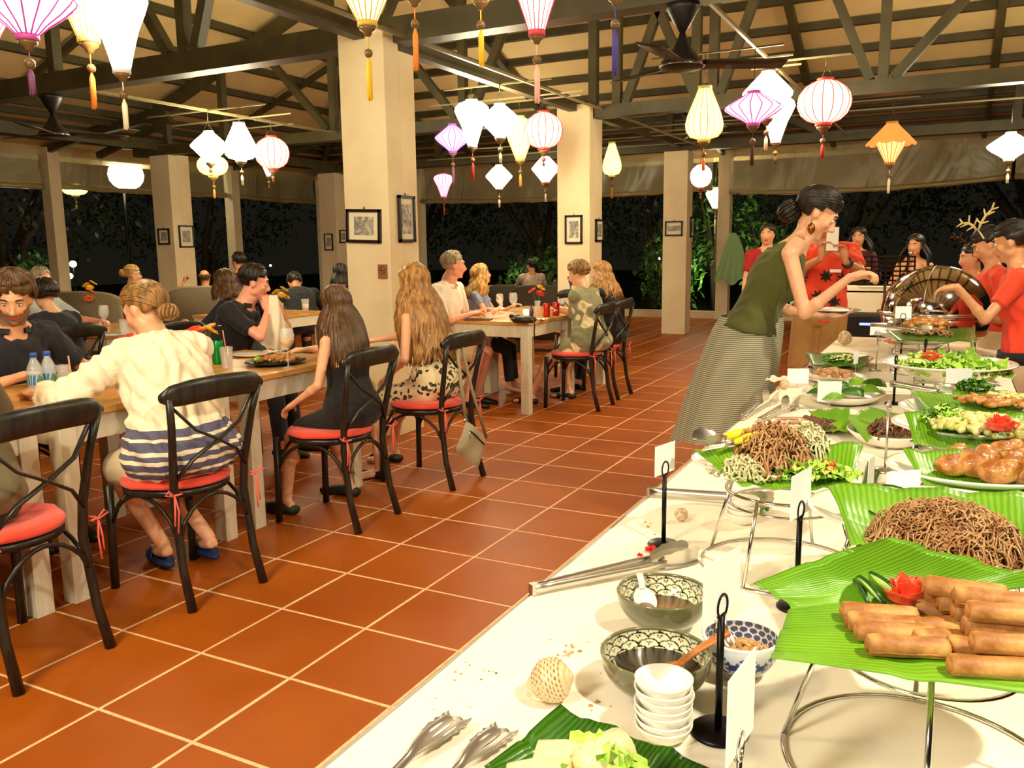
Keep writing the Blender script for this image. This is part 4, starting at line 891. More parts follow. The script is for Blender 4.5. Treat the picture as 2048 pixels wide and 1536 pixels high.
# --- left edge: person in grey olive shirt
p = Person('person', 'person in a grey olive shirt at the left edge, head outside the photo', (-2.84, 1.56, .565), PI, 'm', lean=.42, curve=.35, skin='pink', voxel=.013)
rest(p, 1, .42, .16); rest(p, -1, .40, .20); sit(p); p.finish(eyes=False); p.top(FAB['olive'], sleeve=.75, infl=.02, z0=-.07, collar=True); p.trousers(FAB['black'], 1.9); p.hair('short', 'brown', .03, n=90); p.shoes(SHOE)
# --- lady in the striped white shirt
p = Person('person', 'lady in a white shirt with indigo hem stripes and low hair knot', (-2.73, 2.36, .555), PI-.05, 'f', lean=.28, curve=.35, slean=.20, hy=-.20, hp=.25, sc=.95, voxel=.010, wide=1.14, hpx=(312, 617), ax=(0, 0, 0))
p.arm(-1, (-3.30, 2.14, .80), palm=(0, 0, -1), side=-1, pole=-p.r*.9-p.u*.7-p.f*.2); p.arm(1, (-3.26, 2.60, .80), palm=(0, 0, -1), side=1, pole=p.r*.8-p.u*.8)
for q, (x, y) in ((-1, (-2.98, 2.44)), (1, (-2.88, 2.60))): p.leg(q, (x, y, .03), pole=p.f+p.u*.15, toe=(-.6, .25, 0))
p.finish(eyes=False); o = p.top(FAB['stripe'], sleeve=1.55, infl=.032, z0=-.085, z1=.515, fold=.010, collar=True, voxel=.010, loose=lambda z: 1.0+.10*max(0, (.30-z)/.3))
p.trousers(FAB['shorts'], .82, .02, 'shorts'); p.hair('bun', 'lightbrown', .06, n=200, bun=((0.0, -.115, -.075), (.045, .035, .034)), strand=.005, volume=.016)
for q, l in p.legs.items():
    a = l['a']; fd = nrm([-.6, .25, 0]); sd = np.array([-fd[1], fd[0], 0]); g = G(); rg = []
    for z in (.0, -.016): rg.append(np.array([[a[0]+fd[0]*(.055+.135*math.cos(t))+sd[0]*.045*math.sin(t)*(1+.15*math.cos(t)), a[1]+fd[1]*(.055+.135*math.cos(t))+sd[1]*.045*math.sin(t)*(1+.15*math.cos(t)), a[2]-.066+z] for t in np.linspace(0, 2*PI, 20, endpoint=False)]))
    g.loft(rg); c = a+fd*.15+np.array([0, 0, -.06])
    for s_ in (-1, 1): g.tube([c, c-fd*.05+sd*s_*.028+np.array([0, 0, .03]), c-fd*.10+sd*s_*.042+np.array([0, 0, -.004])], .005, 6)
    mob('flip_flop', g, FLIP, p.t, off=p.off)
# --- lady in the black one-shoulder dress
p = Person('person', 'lady in a black one-shoulder dress with long straight brown hair, back to us', (-2.68, 3.40, .55), PI+.02, 'f', lean=.10, curve=.20, slean=.15, wide=1.08, hy=.25, hp=.1, hr=.10, sc=.86, voxel=.009, hpx=(680, 610), ax=(0, 0, 0))
p.arm(-1, p.P-p.r*.20+p.f*.20+p.u*.06, palm=(0, 0, -1), side=-1, pole=-p.f*.6-p.u*.3-p.r*.4); p.arm(1, (-3.25, 3.60, .80), palm=(0, 0, -1), side=1, pole=p.r*.5-p.u*.9)
for q, (x, y) in ((-1, (-3.02, 3.26)), (1, (-2.93, 3.66))): p.leg(q, (x, y, 0.0), toe=(-1, .2, 0))
p.finish(eyes=False); pn, pd = p.S(.40); nn_ = nrm(np.array([0, -.62, 1.])*.9)   # neckline rises towards her right shoulder
cP = np.array(p.S(.40)[0]); kp = (cP+np.array([0, 0, .012]), nrm(np.array([0, -.62, 1.])))
p.top(FAB['black'], z0=-.085, z1=.515, infl=.010, sleeve=0.02, keep=kp, name='dress', loose=lambda z: 1+.10*max(0, (.15-z)/.2), fold=.003); p.trousers(FAB['black'], .8, .022, 'dress_skirt'); p.hair('long', 'brown', .33, n=420, wave=.002, strand=.006, volume=.014)
p.shoes(pbr('dark_green_sandal', srgb(30, 44, 20), .6), 'sandal')
# --- lady in the leopard dress
p = Person('person', 'lady in a leopard-print strapless dress with long wavy blond hair, back to us', (-2.71, 4.20, .56), PI-.12, 'f', lean=.12, curve=.22, hy=.15, hp=.05, sc=.93, voxel=.009, hpx=(826, 566), ax=(0, 1, 0))
p.arm(-1, p.P-p.r*.20+p.f*.20+p.u*.06, palm=(0, 0, -1), side=-1, pole=-p.f*.6-p.u*.3-p.r*.4); p.arm(1, (-3.2, 4.30, .80), palm=(0, 0, -1), side=1, pole=p.r*.5-p.u*.9)
for q, (x, y) in ((-1, (-2.98, 4.02)), (1, (-3.15, 4.40))): p.leg(q, (x, y, 0.0), toe=(-.7, -.5, 0))
p.finish(eyes=False); zt = p.S(.36)[0][2]
p.top(FAB['leopard'], z0=-.085, z1=.46, infl=.010, sleeve=None, keep=((0, 0, zt), (0, 0, 1)), name='dress', fold=.004, loose=lambda z: 1+.12*max(0, (.15-z)/.2)); p.trousers(FAB['leopard'], .95, .026, 'dress_skirt'); p.hair('long', 'honey', .50, n=520, wave=.012, strand=.0068, volume=.020)
p.shoes(SHOE, 'sandal')
# --- bearded young man
p = Person('person', 'bearded young man in a dark polo shirt facing us at the left edge', (-4.22, 2.50, .565), -.15, 'm', lean=.30, curve=.25, hy=.48, hp=.22, hr=-.06, skin='fair', voxel=.0075, sc=.99, hpx=(26, 596))
p.arm(-1, (-3.78, 2.93, .80), palm=(0, 0, -1), side=-1, pole=-p.r*.6-p.u*.7-p.f*.3, curl=.7); rest(p, 1, .42, .12); sit(p)
p.finish(beard=srgb(46, 26, 14)); p.top(FAB['navy'], sleeve=.78, infl=.017, z0=-.06, collar=True, fold=.006); p.trousers(FAB['denim'], 1.9); p.hair('short', 'brown', .06, n=420, volume=.026, strand=.0062); p.shoes(SHOE)
# --- man wiping his mouth
p = Person('person', 'dark-haired man in a black polo shirt wiping his mouth with a white napkin', (-4.36, 4.18, .565), .25, 'm', lean=.22, curve=.28, hy=-.50, hp=.12, skin='pink', voxel=.0075, hpx=(510, 562))
mth = p.H(0, .105, -.075); wr = mth+np.array([.02, -.035, -.115]); wl = mth+np.array([.04, .075, -.12])
p.arm(1, wr, hd=(-.05, .20, 1), palm=(-.6, .8, .1), side=1, pole=p.r*.8+p.f*.5-p.u*.9, curl=.75, thumb=.4); p.arm(-1, wl, hd=(-.02, -.30, 1), palm=(-.6, -.8, 0), side=-1, pole=-p.r*.8+p.f*.4-p.u*.9, curl=.75, thumb=.4)
sit(p); p.finish(); p.top(FAB['black'], sleeve=.72, infl=.017, collar=True, fold=.006); p.trousers(FAB['denim'], 1.9); p.hair('short', 'dark', .02, n=260, volume=.008, strand=.0045); p.shoes(SHOE)
# the napkin he holds
g = np.zeros((15, 17, 3)); c0 = mth+np.array([.035, .01, -.02])
for i in range(15):
    for j in range(17):
        u, v = i/14, j/16; w = .035+.125*u**1.1; a = (v-.5)*2
        g[i, j] = c0+np.array([.02+.03*u+.022*math.sin(v*17+u*3)*u-.05*u*u+.02*math.cos(a*3), a*w+.03*u, -.36*u*(1-.25*a*a*u)+.02*(1-u)])
nk = mob('napkin', G().sheet(g), M['napkin'], off=(c0[0], c0[1], 0), loc=(c0[0], c0[1], 0)); T(nk, 'white cloth napkin held to the mouth of the man in black', 'napkin')
# --- hidden neighbour whose hand reaches over the table
h = atx(296, 650, -4.2); p = Person('person', 'person with an orange cuff mostly hidden behind the striped shirt, hand over the table', (-4.28, h[1]-.02, .52), .1, 'f', lean=.25, curve=.4, hp=.3, sc=.82, voxel=.0125, hpx=(300, 636))
p.arm(-1, atx(425, 652, -3.8), palm=(0, 0, -1), side=-1, curl=.35, pole=-p.u-p.f*.3, spread=.3); rest(p, 1, .36, .12); sit(p); p.finish(); p.top(FAB['orange'], sleeve=1.75); p.trousers(FAB['denim'], 1.9); p.hair('short', 'brown', .05, n=60)
# --- second row
p = Person('person', 'lady with a dark bob seen from behind, next to the bearded man', (-5.45, 3.62, .56), PI-.1, 'f', lean=.25, curve=.35, sc=.92, voxel=.013, skin='fair', hpx=(88, 590)); rest(p, 1); rest(p, -1); sit(p); p.finish(eyes=False); p.top(FAB['navy'], sleeve=.9, z1=.49); p.trousers(FAB['denim'], 1.9); p.hair('bob', 'dark', .055, n=260, volume=.030, strand=.006)
p = Person('person', 'grey-haired man in a pale blue grey shirt behind the dark bob', (-6.62, 4.42, .56), .3, 'm', lean=.1, hy=.2, sc=.97, voxel=.014, skin='pink', hpx=(84, 560)); rest(p, 1); rest(p, -1); sit(p); p.finish(brow='grey'); p.top(FAB['grey'], sleeve=.85, collar=True); p.trousers(FAB['khaki'], 1.9); p.hair('short', 'grey', .03, n=120)
p = Person('person', 'lady in brick red with fair pinned-up hair and glasses, hand at her mouth', (-7.70, 6.08, .56), .8, 'f', lean=.1, hy=-.05, sc=.95, voxel=.011, skin='fair', hpx=(266, 548))
m_ = p.H(0, .11, -.09); p.arm(1, m_+np.array([.02, -.02, -.12]), hd=(-.1, .1, 1), palm=(-.7, -.3, 0), side=1, curl=.9, pole=p.r*.6-p.u); rest(p, -1, .3); sit(p); p.finish(); p.top(FAB['red'], sleeve=1.5, collar=True); p.trousers(FAB['denim'], 1.9); p.hair('short', 'blond', .05, n=150, bun=((0, -.12, .01), (.04, .035, .04)))
g = G()
for q in (-1, 1): c = p.H(q*.032, .098, 0); g.tube([c+p.hr*.022*math.cos(t)+p.hu*.018*math.sin(t) for t in np.linspace(0, 2*PI, 14, endpoint=False)], .0025, 5, closed=True); g.tube([p.H(q*.054, .095, .003), p.H(q*.082, .0, .0)], .0022, 5)
g.tube([p.H(-.01, .1, 0), p.H(.01, .1, 0)], .0022, 5); mob('glasses', g, M['matte'], p.t, off=p.off)
p = Person('person', 'balding man in a moss green shirt seen from behind, one arm raised', (-7.55, 7.02, .56), PI-.75, 'm', lean=.05, hy=.3, sc=.93, voxel=.012, skin='tan', hpx=(410, 555))
p.arm(-1, atx(366, 566, -7.75), palm=(1, 0, 0), side=-1, curl=.9, pole=-p.r-p.u*.8); rest(p, 1, .35); sit(p); p.finish(eyes=False); p.top(FAB['green'], sleeve=.9); p.trousers(FAB['khaki'], 1.9); p.hair('bald', 'brown', .02, n=120)
p = Person('person', 'dark-haired person far behind the man in black, head against the slim post', (-8.4, 8.25, .60), PI, 'm', sc=.98, voxel=.015, skin='tan', hpx=(476, 522)); rest(p, 1); rest(p, -1); sit(p, z=.02); p.finish(eyes=False); p.top(FAB['maroon'], sleeve=.9); p.trousers(FAB['denim'], 1.9); p.hair('short', 'dark', .04, n=80, volume=.02)
p = Person('person', 'lady with dark brown hair half hidden behind the man wiping his mouth', (-5.30, 4.88, .555), PI+.1, 'f', lean=.15, curve=.3, sc=.96, voxel=.013, skin='olive', hy=.3, hpx=(448, 566)); rest(p, 1); rest(p, -1); sit(p); p.finish(eyes=False); p.top(FAB['navy'], sleeve=.9); p.trousers(FAB['denim'], 1.9); p.hair('bob', 'brown', .13, n=220, volume=.022, strand=.006, wave=.003)
p = Person('person', 'man in black leaning over the second-row table, left of the large pillar', (-6.35, 7.28, .54), PI/2+.9, 'm', lean=.5, curve=.6, hp=.5, sc=.95, voxel=.013, skin='tan'); p.arm(-1, (-6.2, 6.35, .80), palm=(0, 0, -1), side=-1); rest(p, 1); sit(p); p.finish(eyes=False); p.top(FAB['black'], sleeve=1.2); p.trousers(FAB['denim'], 1.9); p.hair('short', 'dark', .03, n=80)
p = Person('person', 'dark-haired lady half hidden behind the left edge of the large pillar', (-6.10, 7.80, .545), PI-.3, 'f', lean=.1, sc=.95, voxel=.014, skin='olive', hpx=(680, 546)); rest(p, 1); rest(p, -1); sit(p); p.finish(eyes=False); p.top(FAB['black'], sleeve=.9); p.trousers(FAB['denim'], 1.9); p.hair('bob', 'dark', .12, n=200, volume=.03, strand=.007)
# --- table with the red cans
p = Person('person', 'grey-haired man in a white shirt at the table with the red cans, looking right', (-4.0, 6.27, .565), .12, 'm', lean=.10, curve=.18, hy=-.55, hp=-.02, sc=.985, skin='pink', voxel=.009, wide=1.06, hpx=(908, 529))
p.arm(1, (-3.62, 6.22, .80), palm=(0, 0, -1), side=1, pole=p.r*.5-p.u*.9, curl=.6); p.arm(-1, (-3.66, 6.55, .81), palm=(0, 0, -1), side=-1, pole=-p.r*.5-p.u, curl=.8); sit(p, .3); p.finish(brow='grey'); p.top(FAB['white'], sleeve=.82, infl=.020, collar=True, fold=.006); p.trousers(FAB['beige'], .95, .02, 'shorts'); p.hair('short', 'grey', .02, n=320, volume=.007, strand=.0045); p.shoes(SHOE)
p = Person('person', 'blonde lady in a blue print top looking up beside the man in white', (-4.04, 7.02, .55), .25, 'f', lean=.12, hy=-.55, hp=-.25, sc=.88, skin='fair', voxel=.009, hpx=(964, 549))
p.arm(1, atx(1003, 612, -3.78), hd=(-.25, .1, 1), palm=(-1, 0, 0), side=1, curl=.5, pole=p.f*.6-p.u+p.r*.2); p.arm(-1, (-3.72, 7.2, .80), palm=(0, 0, -1), side=-1, curl=.5); sit(p, .35); p.finish(); p.top(FAB['blueprint'], sleeve=.4, z1=.49, infl=.014); p.trousers(FAB['denim'], 1.9); p.hair('long', 'blond', .20, n=360, wave=.013, strand=.0066, volume=.022, seed=5)
p = Person('person', 'man in a pale checked shirt far back with one arm stretched left', (-5.55, 11.3, .56), 2.3, 'm', lean=.0, hy=-.4, sc=.98, skin='tan', voxel=.012, hpx=(1062, 530))
p.arm(-1, aty(1022, 578, 11.7), palm=(0, 0, -1), side=-1, curl=.6); rest(p, 1, .3); sit(p); p.finish(eyes=False); p.top(FAB['plaid'], sleeve=.75, infl=.018); p.trousers(FAB['denim'], 1.9); p.hair('short', 'dark', .02, n=160)
p = Person('person', 'lady in a grey floral jacket with short brown hair holding a phone, back to us', (-2.72, 6.72, .56), PI-.12, 'f', lean=.12, curve=.25, slean=.16, hy=-.25, hp=.2, sc=.93, skin='fair', voxel=.009, wide=1.1, hpx=(1166, 547), ax=(0, 0, 0))
ph = atx(1143, 568, -3.12); p.arm(-1, ph+np.array([.05, .0, -.10]), hd=(-.35, .0, 1), palm=(.2, 1, 0), side=-1, curl=.8, pole=-p.r*.6-p.u); rest(p, 1, .36, .1)
for q, (x, y) in ((-1, (-3.22, 6.58)), (1, (-3.02, 6.95))): p.leg(q, (x, y, .0), toe=(-1, 0, 0))
p.finish(eyes=False); p.top(FAB['floral'], sleeve=1.6, infl=.026, z0=-.088, fold=.006, loose=lambda z: 1+.10*max(0, (.25-z)/.3)); p.trousers(FAB['floral'], .55, .03, 'hem'); p.hair('bob', 'lightbrown', .07, n=340, volume=.026, strand=.0065, seed=4); p.shoes(SHOE)
t = thing('phone', 'smartphone held up by the lady in the floral jacket', 'phone', ph); R = np.stack([nrm([.15, 1, 0]), np.cross(nrm([-.3, 0, 1]), nrm([.15, 1, 0])), nrm([-.3, 0, 1])], 1)
bevel(mob('phone_body', G().box((0, 0, 0), (.072, .009, .145), R), pbr('phone_blue', srgb(60, 54, 120), .3), t, smooth=False), .003); mob('screen', G().box(R@np.array([0, .005, 0]), (.064, .001, .132), R), pbr('phone_screen', (.3, .4, .8), .2, emit=((.4, .5, 1), 1.)), t, smooth=False)
p = Person('person', 'lady in black with a curly ponytail behind the floral jacket', (-2.74, 7.30, .56), PI-.1, 'f', lean=.12, curve=.22, slean=.12, hy=-.2, sc=.93, skin='fair', voxel=.011, hpx=(1206, 545), ax=(0, 0, 0))
rest(p, 1); rest(p, -1); sit(p, .40); p.finish(eyes=False); p.top(FAB['black'], sleeve=1.3, infl=.02); p.trousers(FAB['denim'], 1.9, .02); p.hair('long', 'honey', .26, n=260, wave=.020, strand=.006, volume=.014, seed=9); p.shoes(SHOE)
# --- standing lady at the buffet
p = Person('person', 'tall lady in an olive sleeveless top and long fine-check skirt leaning over the buffet', (-.86, 4.20, .925), .16, 'f', lean=.30, curve=.30, hy=-.02, hp=.40, sc=1.0, skin='fair', voxel=.0072, hpx=(1638, 425))
p.arm(1, aty(1698, 556, 4.02), hd=(.9, -.05, .25), palm=(.1, 0, -1), side=1, curl=.95, pole=-p.u*1.0-p.f*.5-p.r*.1, thumb=.3); p.arm(-1, (-.57, 4.50, 1.0), hd=(.9, .15, .05), palm=(0, 0, 1), side=-1, curl=.35, pole=-p.u-p.f*.5)
for q in (-1, 1): p.leg(q, (-1.0+q*.05, 4.2-q*.11, 0), pole=(1, 0, 0), toe=(1, 0, 0))
p.finish(); zs_ = p.S(.47)[0]
def ktop(v, p=p):
    L = v-p.S(.44)[0]; d = p.S(.44)[1]; h = L@d; x = np.abs(L@p.r); f_ = L@p.f
    return (h < .0) | ((x > .06) & (h < .10))
p.top(FAB['olive2'], z0=.045, z1=.505, infl=.012, sleeve=None, keep=ktop, name='sleeveless_top', fold=.004, voxel=.0075, loose=lambda z: 1+.04*max(0, (.2-z)/.14)); p.hair('short', 'dark', .05, n=380, volume=.016, strand=.005, bun=((0, -.120, -.075), (.05, .045, .055)))
sk = G(); rg = []; wc = p.S(.125)[0]; hem = np.array([-.93, 4.18, .40]); n_ = 64
for i in range(17):
    u = i/16; c = wc*(1-u)+hem*u+np.array([.0, 0, 0]); zz = c[2]; w = .158+(.25-.158)*u**.55; d = .128+(.24-.128)*u**.45
    rg.append(np.array([[c[0]-.04*u+(w*(1 if math.cos(t) > 0 else 1.05)*math.cos(t)*(.78 if math.cos(t) > 0 else 1.))*(1+.05*u*math.sin(9*t+1.3)), c[1]+d*math.sin(t)*(1+.06*u*math.sin(9*t)), zz-.02*u*math.sin(4*t)] for t in np.linspace(0, 2*PI, n_, endpoint=False)]))
for r_ in rg: r_[:, 0] = np.where(r_[:, 2] < .80, np.minimum(r_[:, 0], -.645), r_[:, 0])
mob('skirt', sk.loft(rg, cap=False), FAB['check'], p.t, off=p.off)
er = p.H(.082, -.002, -.06); g = G().lathe([(.002, 0), (.014, -.012), (.018, -.03), (.012, -.048), (.003, -.056)], er, 12); g.tube([er, er+np.array([0, 0, .018])], .0015, 5); mob('earring', g, pbr('bronze_earring', srgb(150, 92, 40), .35, .8), p.t, off=p.off)
g = G(); c = p.arms[1]['w']+np.array([.10, 0, .02]); g.tube([c+np.array([0, 0, 0]), c+np.array([.02, .01, -.03])], .008, 8)
# plate in her left hand
pc = aty(1668, 622, 4.62); t = thing('plate', 'grey plate with white dip held by the standing lady', 'plate', pc); mob('plate_body', G().lathe([(.03, -.012), (.09, -.006), (.128, .006), (.13, .009), (.09, .0), (.0, -.004)], n=40), pbr('grey_plate', srgb(150, 146, 124), .3), t); mob('dip', G().lathe([(.08, -.001), (.07, .012), (.04, .02), (0, .022)], n=30, wob=lambda q, r, z: q*np.array([1, 1, 1])), M['ceramic'], t)
# --- man taking a photograph
p = Person('person', 'man in an orange-red printed shirt and khaki shorts holding up a white phone', (-.86, 6.45, .93), -PI/2+.12, 'm', lean=.02, hp=.05, hy=.05, sc=1.0, skin='tan', voxel=.009, hpx=(1648, 442))
ph = aty(1665, 478, 6.02); p.arm(1, ph+np.array([-.075, .04, -.13]), hd=(.25, -.1, 1), palm=(.5, -.8, 0), side=1, curl=.75, pole=p.r*.8-p.u, thumb=.5); p.arm(-1, ph+np.array([.085, .03, -.15]), hd=(-.25, -.1, 1), palm=(-.5, -.8, 0), side=-1, curl=.75, pole=-p.r*.9-p.u, thumb=.5)
for q in (-1, 1): p.leg(q, (-.86-q*.10, 6.5, 0), pole=(0, -1, 0), toe=(0, -1, 0))
p.finish(); p.top(FAB['orange'], z0=-.07, sleeve=.72, infl=.022, collar=True, fold=.006, loose=lambda z: 1.03); p.trousers(FAB['khaki'], .98, .03, 'shorts', z1=.08); p.hair('short', 'dark', .02, n=160); p.shoes(SHOE)
for k, (x, z) in enumerate(((-.09, -.02), (.10, -.03), (.02, .02), (-.03, .16), (.13, .15), (-.14, .14))):
    c = p.S(.12)[0]+p.r*x+p.f*.155+np.array([0, 0, z])
    g = G()
    for j in range(7): a = 2*PI*j/7+k; d = p.r*math.cos(a)+p.u*math.sin(a); g.tube([c, c+d*.022+p.f*.003, c+d*.045-p.f*.004], [.004, .009, .002], 6, flat=.4, hint=p.f)
    mob('flower_print', g, DPR, p.t, off=p.off)
mob('name_badge', G().box(p.S(.33)[0]+p.f*.165-p.r*.09, (.075, .006, .022)), M['paper'], p.t, smooth=False, off=p.off)
w_ = p.arms[-1]['w']; e_ = p.arms[-1]['e']; mob('wristwatch', G().cone(w_+(e_-w_)*.06, w_+(e_-w_)*.17, .036, .037, 16), pbr('watch_strap', srgb(60, 50, 40), .4, .4), p.t, off=p.off)
t = thing('phone', 'white smartphone held up by the man in orange-red', 'phone', ph); bevel(mob('phone_body', G().box((0, 0, 0), (.078, .010, .155)), pbr('phone_white', srgb(238, 226, 206), .3), t, smooth=False), .004)
mob('camera_lens', G().lathe([(.007, 0), (.007, .002), (.004, .003)], (0, 0, 0), 14, R=np.array([[1, 0, 0], [0, 0, -1], [0, 1, 0]])).box((.018, -.0055, .055), (.008, .001, .012)), M['matte'], t, loc=(0, -.0055, .058))
# --- staff at the right
p = Person('person', 'waitress in orange-red at the right edge reaching over the buffet, dark hair tied back', (.445, 4.95, .815), PI-.12, 'f', lean=.10, curve=.12, hy=.12, hp=.22, sc=.88, skin='asian', voxel=.0085, hpx=(2022, 482))
p.arm(-1, aty(1915, 573, 4.62), hd=(-1, .1, -.2), palm=(0, 0, -1), side=-1, curl=.7, pole=-p.u-p.f*.2, thumb=.4); p.arm(1, (.08, 5.15, .98), palm=(0, 0, -1), side=1, curl=.6)
for q in (-1, 1): p.leg(q, (p.P[0]+.02, p.P[1]+q*.1, 0), pole=(-1, 0, 0), toe=(-1, 0, 0))
p.finish(); p.top(FAB['orange'], z0=-.03, sleeve=.62, infl=.016, fold=.004); p.trousers(FAB['beige'], 1.92, .024, z1=.03); p.hair('bun', 'dark', .05, n=280, volume=.012, bun=((0, -.12, .02), (.045, .04, .045)))
g = G().loft(p.rings(-.02, .05, .028)); mob('sash', g, FAB['black'], p.t, off=p.off)
p = Person('person', 'waitress in orange-red wearing a cream antler headband, second from the right', (.42, 5.75, .80), PI+.15, 'f', lean=.10, curve=.15, hy=.05, hp=.42, sc=.865, skin='asian', voxel=.010, hpx=(1974, 488))
p.arm(-1, (.10, 5.62, 1.0), side=-1, curl=.6); p.arm(1, (.12, 5.9, .98), side=1, curl=.6)
for q in (-1, 1): p.leg(q, (p.P[0]+.02, p.P[1]+q*.1, 0), pole=(-1, 0, 0), toe=(-1, 0, 0))
p.finish(); p.top(FAB['orange'], z0=-.03, sleeve=.62, infl=.016); p.trousers(FAB['beige'], 1.92, .024); p.hair('bun', 'dark', .05, n=220, volume=.012, bun=((0, -.12, .02), (.045, .04, .045)))
def antlers(p, col, label_mat, s=1., base=.06):
    g = G(); g.tube([p.H(x, -.0+.01, z) for x, z in [(.088*math.sin(a), .03+.092*math.cos(a)) for a in np.linspace(-1.4, 1.4, 13)]], .005, 6)
    for q in (-1, 1):
        b = p.H(q*.045, .01, .115); o = nrm(p.hr*.6+p.hf*.8)*q*1.3; u = nrm(p.hu*.3+np.array([0, 0, 1.])); P = [b, b+u*.05*s+o*.02*s, b+u*.10*s+o*.06*s, b+u*.13*s+o*.11*s]; g.tube(P, [.011*s, .012*s, .012*s, .008*s], 8)
        for k, (du, do) in ((1, (.06, -.03)), (2, (.07, -.01)), (2, (.0, .07)), (3, (.05, .02)), (1, (-.01, .06)), (3, (-.01, .05))): g.tube([P[k], P[k]+u*du*s+o*do*s], [.010*s, .006*s], 8)
    mob('antler_headband', g, label_mat, p.t, off=p.off)
antlers(p, None, pbr('cream_felt', srgb(232, 210, 150), .8), .62)
p = Person('person', 'smiling staff member in orange-red with a sparkling dark antler headband, behind the others', (.24, 6.75, .80), PI+.5, 'm', lean=.05, hy=.15, hp=.15, sc=.82, skin='asian', voxel=.011, hpx=(1942, 514))
p.arm(-1, (.05, 6.5, 1.05), side=-1, curl=.6); p.arm(1, (.1, 6.8, 1.05), side=1, curl=.6)
for q in (-1, 1): p.leg(q, (p.P[0]+.02, p.P[1]+q*.1, 0), pole=(-1, 0, 0), toe=(-1, 0, 0))
p.finish(); p.top(FAB['orange'], z0=-.03, sleeve=.62, infl=.016); p.trousers(FAB['khaki'], 1.92, .024); p.hair('short', 'dark', .02, n=120); antlers(p, None, pbr('brown_sequin', srgb(90, 44, 24), .2, .6), .5)
# --- performers in the dark
p = Person('person', 'lady in dark maroon standing in the dark behind the phone, long dark hair', (-.90, 9.9, .86), -PI/2-.1, 'f', sc=.91, skin='asian', voxel=.012, hpx=(1717, 474))
p.arm(1, (-1.03, 9.6, 1.08), side=1); p.arm(-1, (-.76, 9.6, 1.08), side=-1)
for q in (-1, 1): p.leg(q, (-.90-q*.1, 9.9, 0), pole=(0, -1, 0), toe=(0, -1, 0))
p.finish(); p.top(FAB['maroon'], sleeve=1.7, z1=.50); p.trousers(FAB['black'], 1.92); p.hair('long', 'dark', .25, n=160, strand=.006, volume=.014)
p = Person('person', 'singer with long dark hair and bare shoulders holding a microphone to her mouth', (-.40, 9.5, .76), -PI/2-.25, 'f', sc=.94, hy=.1, hp=.05, skin='asian', voxel=.010, hpx=(1830, 490))
mc = p.H(-.005, .125, -.085); p.arm(1, mc+np.array([-.04, .03, -.13]), hd=(.2, -.2, 1), palm=(.6, .6, 0), side=1, curl=1.1, pole=p.r-p.u); p.arm(-1, (-.1, 9.25, .9), side=-1)
for q in (-1, 1): p.leg(q, (-.42-q*.1, 9.3, 0), pole=(0, -1, 0), toe=(0, -1, 0))
p.finish(); zt = p.S(.385)[0][2]; p.top(FAB['maroon'], z1=.47, sleeve=None, keep=((0, 0, zt), (0, 0, 1)), name='dress'); p.trousers(FAB['maroon'], 1.5, .04, 'dress_skirt'); p.hair('long', 'dark', .30, n=200, strand=.006, volume=.014, wave=.004)
t = thing('microphone', 'microphone in the hand of the singer', 'microphone', mc); mob('head', G().ell((0, 0, 0), .022), M['steel'], t); mob('handle', G().tube([(0, 0, -.01), (-.02, .015, -.10), (-.03, .02, -.17)], [.014, .012, .011], 10), M['matte'], t)
t = thing('stool', 'dark stool under the singer', 'stool', (-.42, 9.56, 0)); mob('seat', G().lathe([(.17, .66), (.18, .70), (.15, .715)], n=24), M['matte'], t)
for k in range(4): a = PI/4+k*PI/2; mob('leg', G().tube([(.12*math.cos(a), .12*math.sin(a), .67), (.2*math.cos(a), .2*math.sin(a), 0)], .014, 8), M['matte'], t)
p = Person('person', 'person in a red shirt far behind the standing lady', (-1.74, 9.2, .84), -PI/2, 'm', sc=.88, skin='asian', voxel=.014); p.arm(1, (-1.96, 9.1, .75), side=1); p.arm(-1, (-1.52, 9.1, .75), side=-1)
for q in (-1, 1): p.leg(q, (-1.74-q*.1, 9.2, 0), pole=(0, -1, 0), toe=(0, -1, 0))
p.finish(); p.top(pbr('dark_red_cotton', srgb(160, 26, 22), .8), sleeve=.7); p.trousers(FAB['denim'], 1.92); p.hair('short', 'dark', .02, n=80)
# ================= buffet table =================
BX0, BX1, BY0, BY1, BZ = -.635, .262, -.55, 6.0, .75
bt = thing('buffet_table', 'long buffet table under a white cloth loaded with platters', 'table', (0, 2.7, 0))
mob('table_board', G().box((-.187, 0, .725), (BX1-BX0-.02, BY1-BY0-.02, .04)), M['tabletop'], bt, smooth=False)
for x in (-.56, .18):
    for y in (-3.1, -1, 1, 3.1): mob('leg', G().box((x, y, .35), (.05, .05, .70)), M['matte'], bt, smooth=False)
tc = G(); m, k = 120, 30; g = np.zeros((m, k, 3))
for i in range(m):
    for j in range(k):
        y = BY0+(BY1-BY0)*i/(m-1); x = BX0+(BX1-BX0)*j/(k-1); g[i, j] = (x, y, BZ+.0012*math.sin(x*23+y*3)+.0010*math.sin(y*11+x*9))
tc.sheet(g)
for x, s in ((BX0, -1), (BX1, 1)):
    d = np.zeros((m*2, 6, 3))
    for i in range(m*2):
        y = BY0+(BY1-BY0)*i/(m*2-1)
        for j in range(6): v = j/5; d[i, j] = (x+s*(.004+.028*v*(1+math.sin(y*17+math.sin(y*5)*2))*.5), y, BZ-.0+(-.70)*v+.002*(j == 0))
    tc.sheet(d)
for y, s in ((BY0, -1), (BY1, 1)):
    d = np.zeros((60, 6, 3))
    for i in range(60):
        x = BX0+(BX1-BX0)*i/59
        for j in range(6): v = j/5; d[i, j] = (x, y+s*(.004+.028*v*(1+math.sin(x*21))*.5), BZ-.70*v)
    tc.sheet(d)
T(mob('tablecloth', tc, M['cloth']), 'white linen cloth covering the whole buffet table', 'tablecloth')
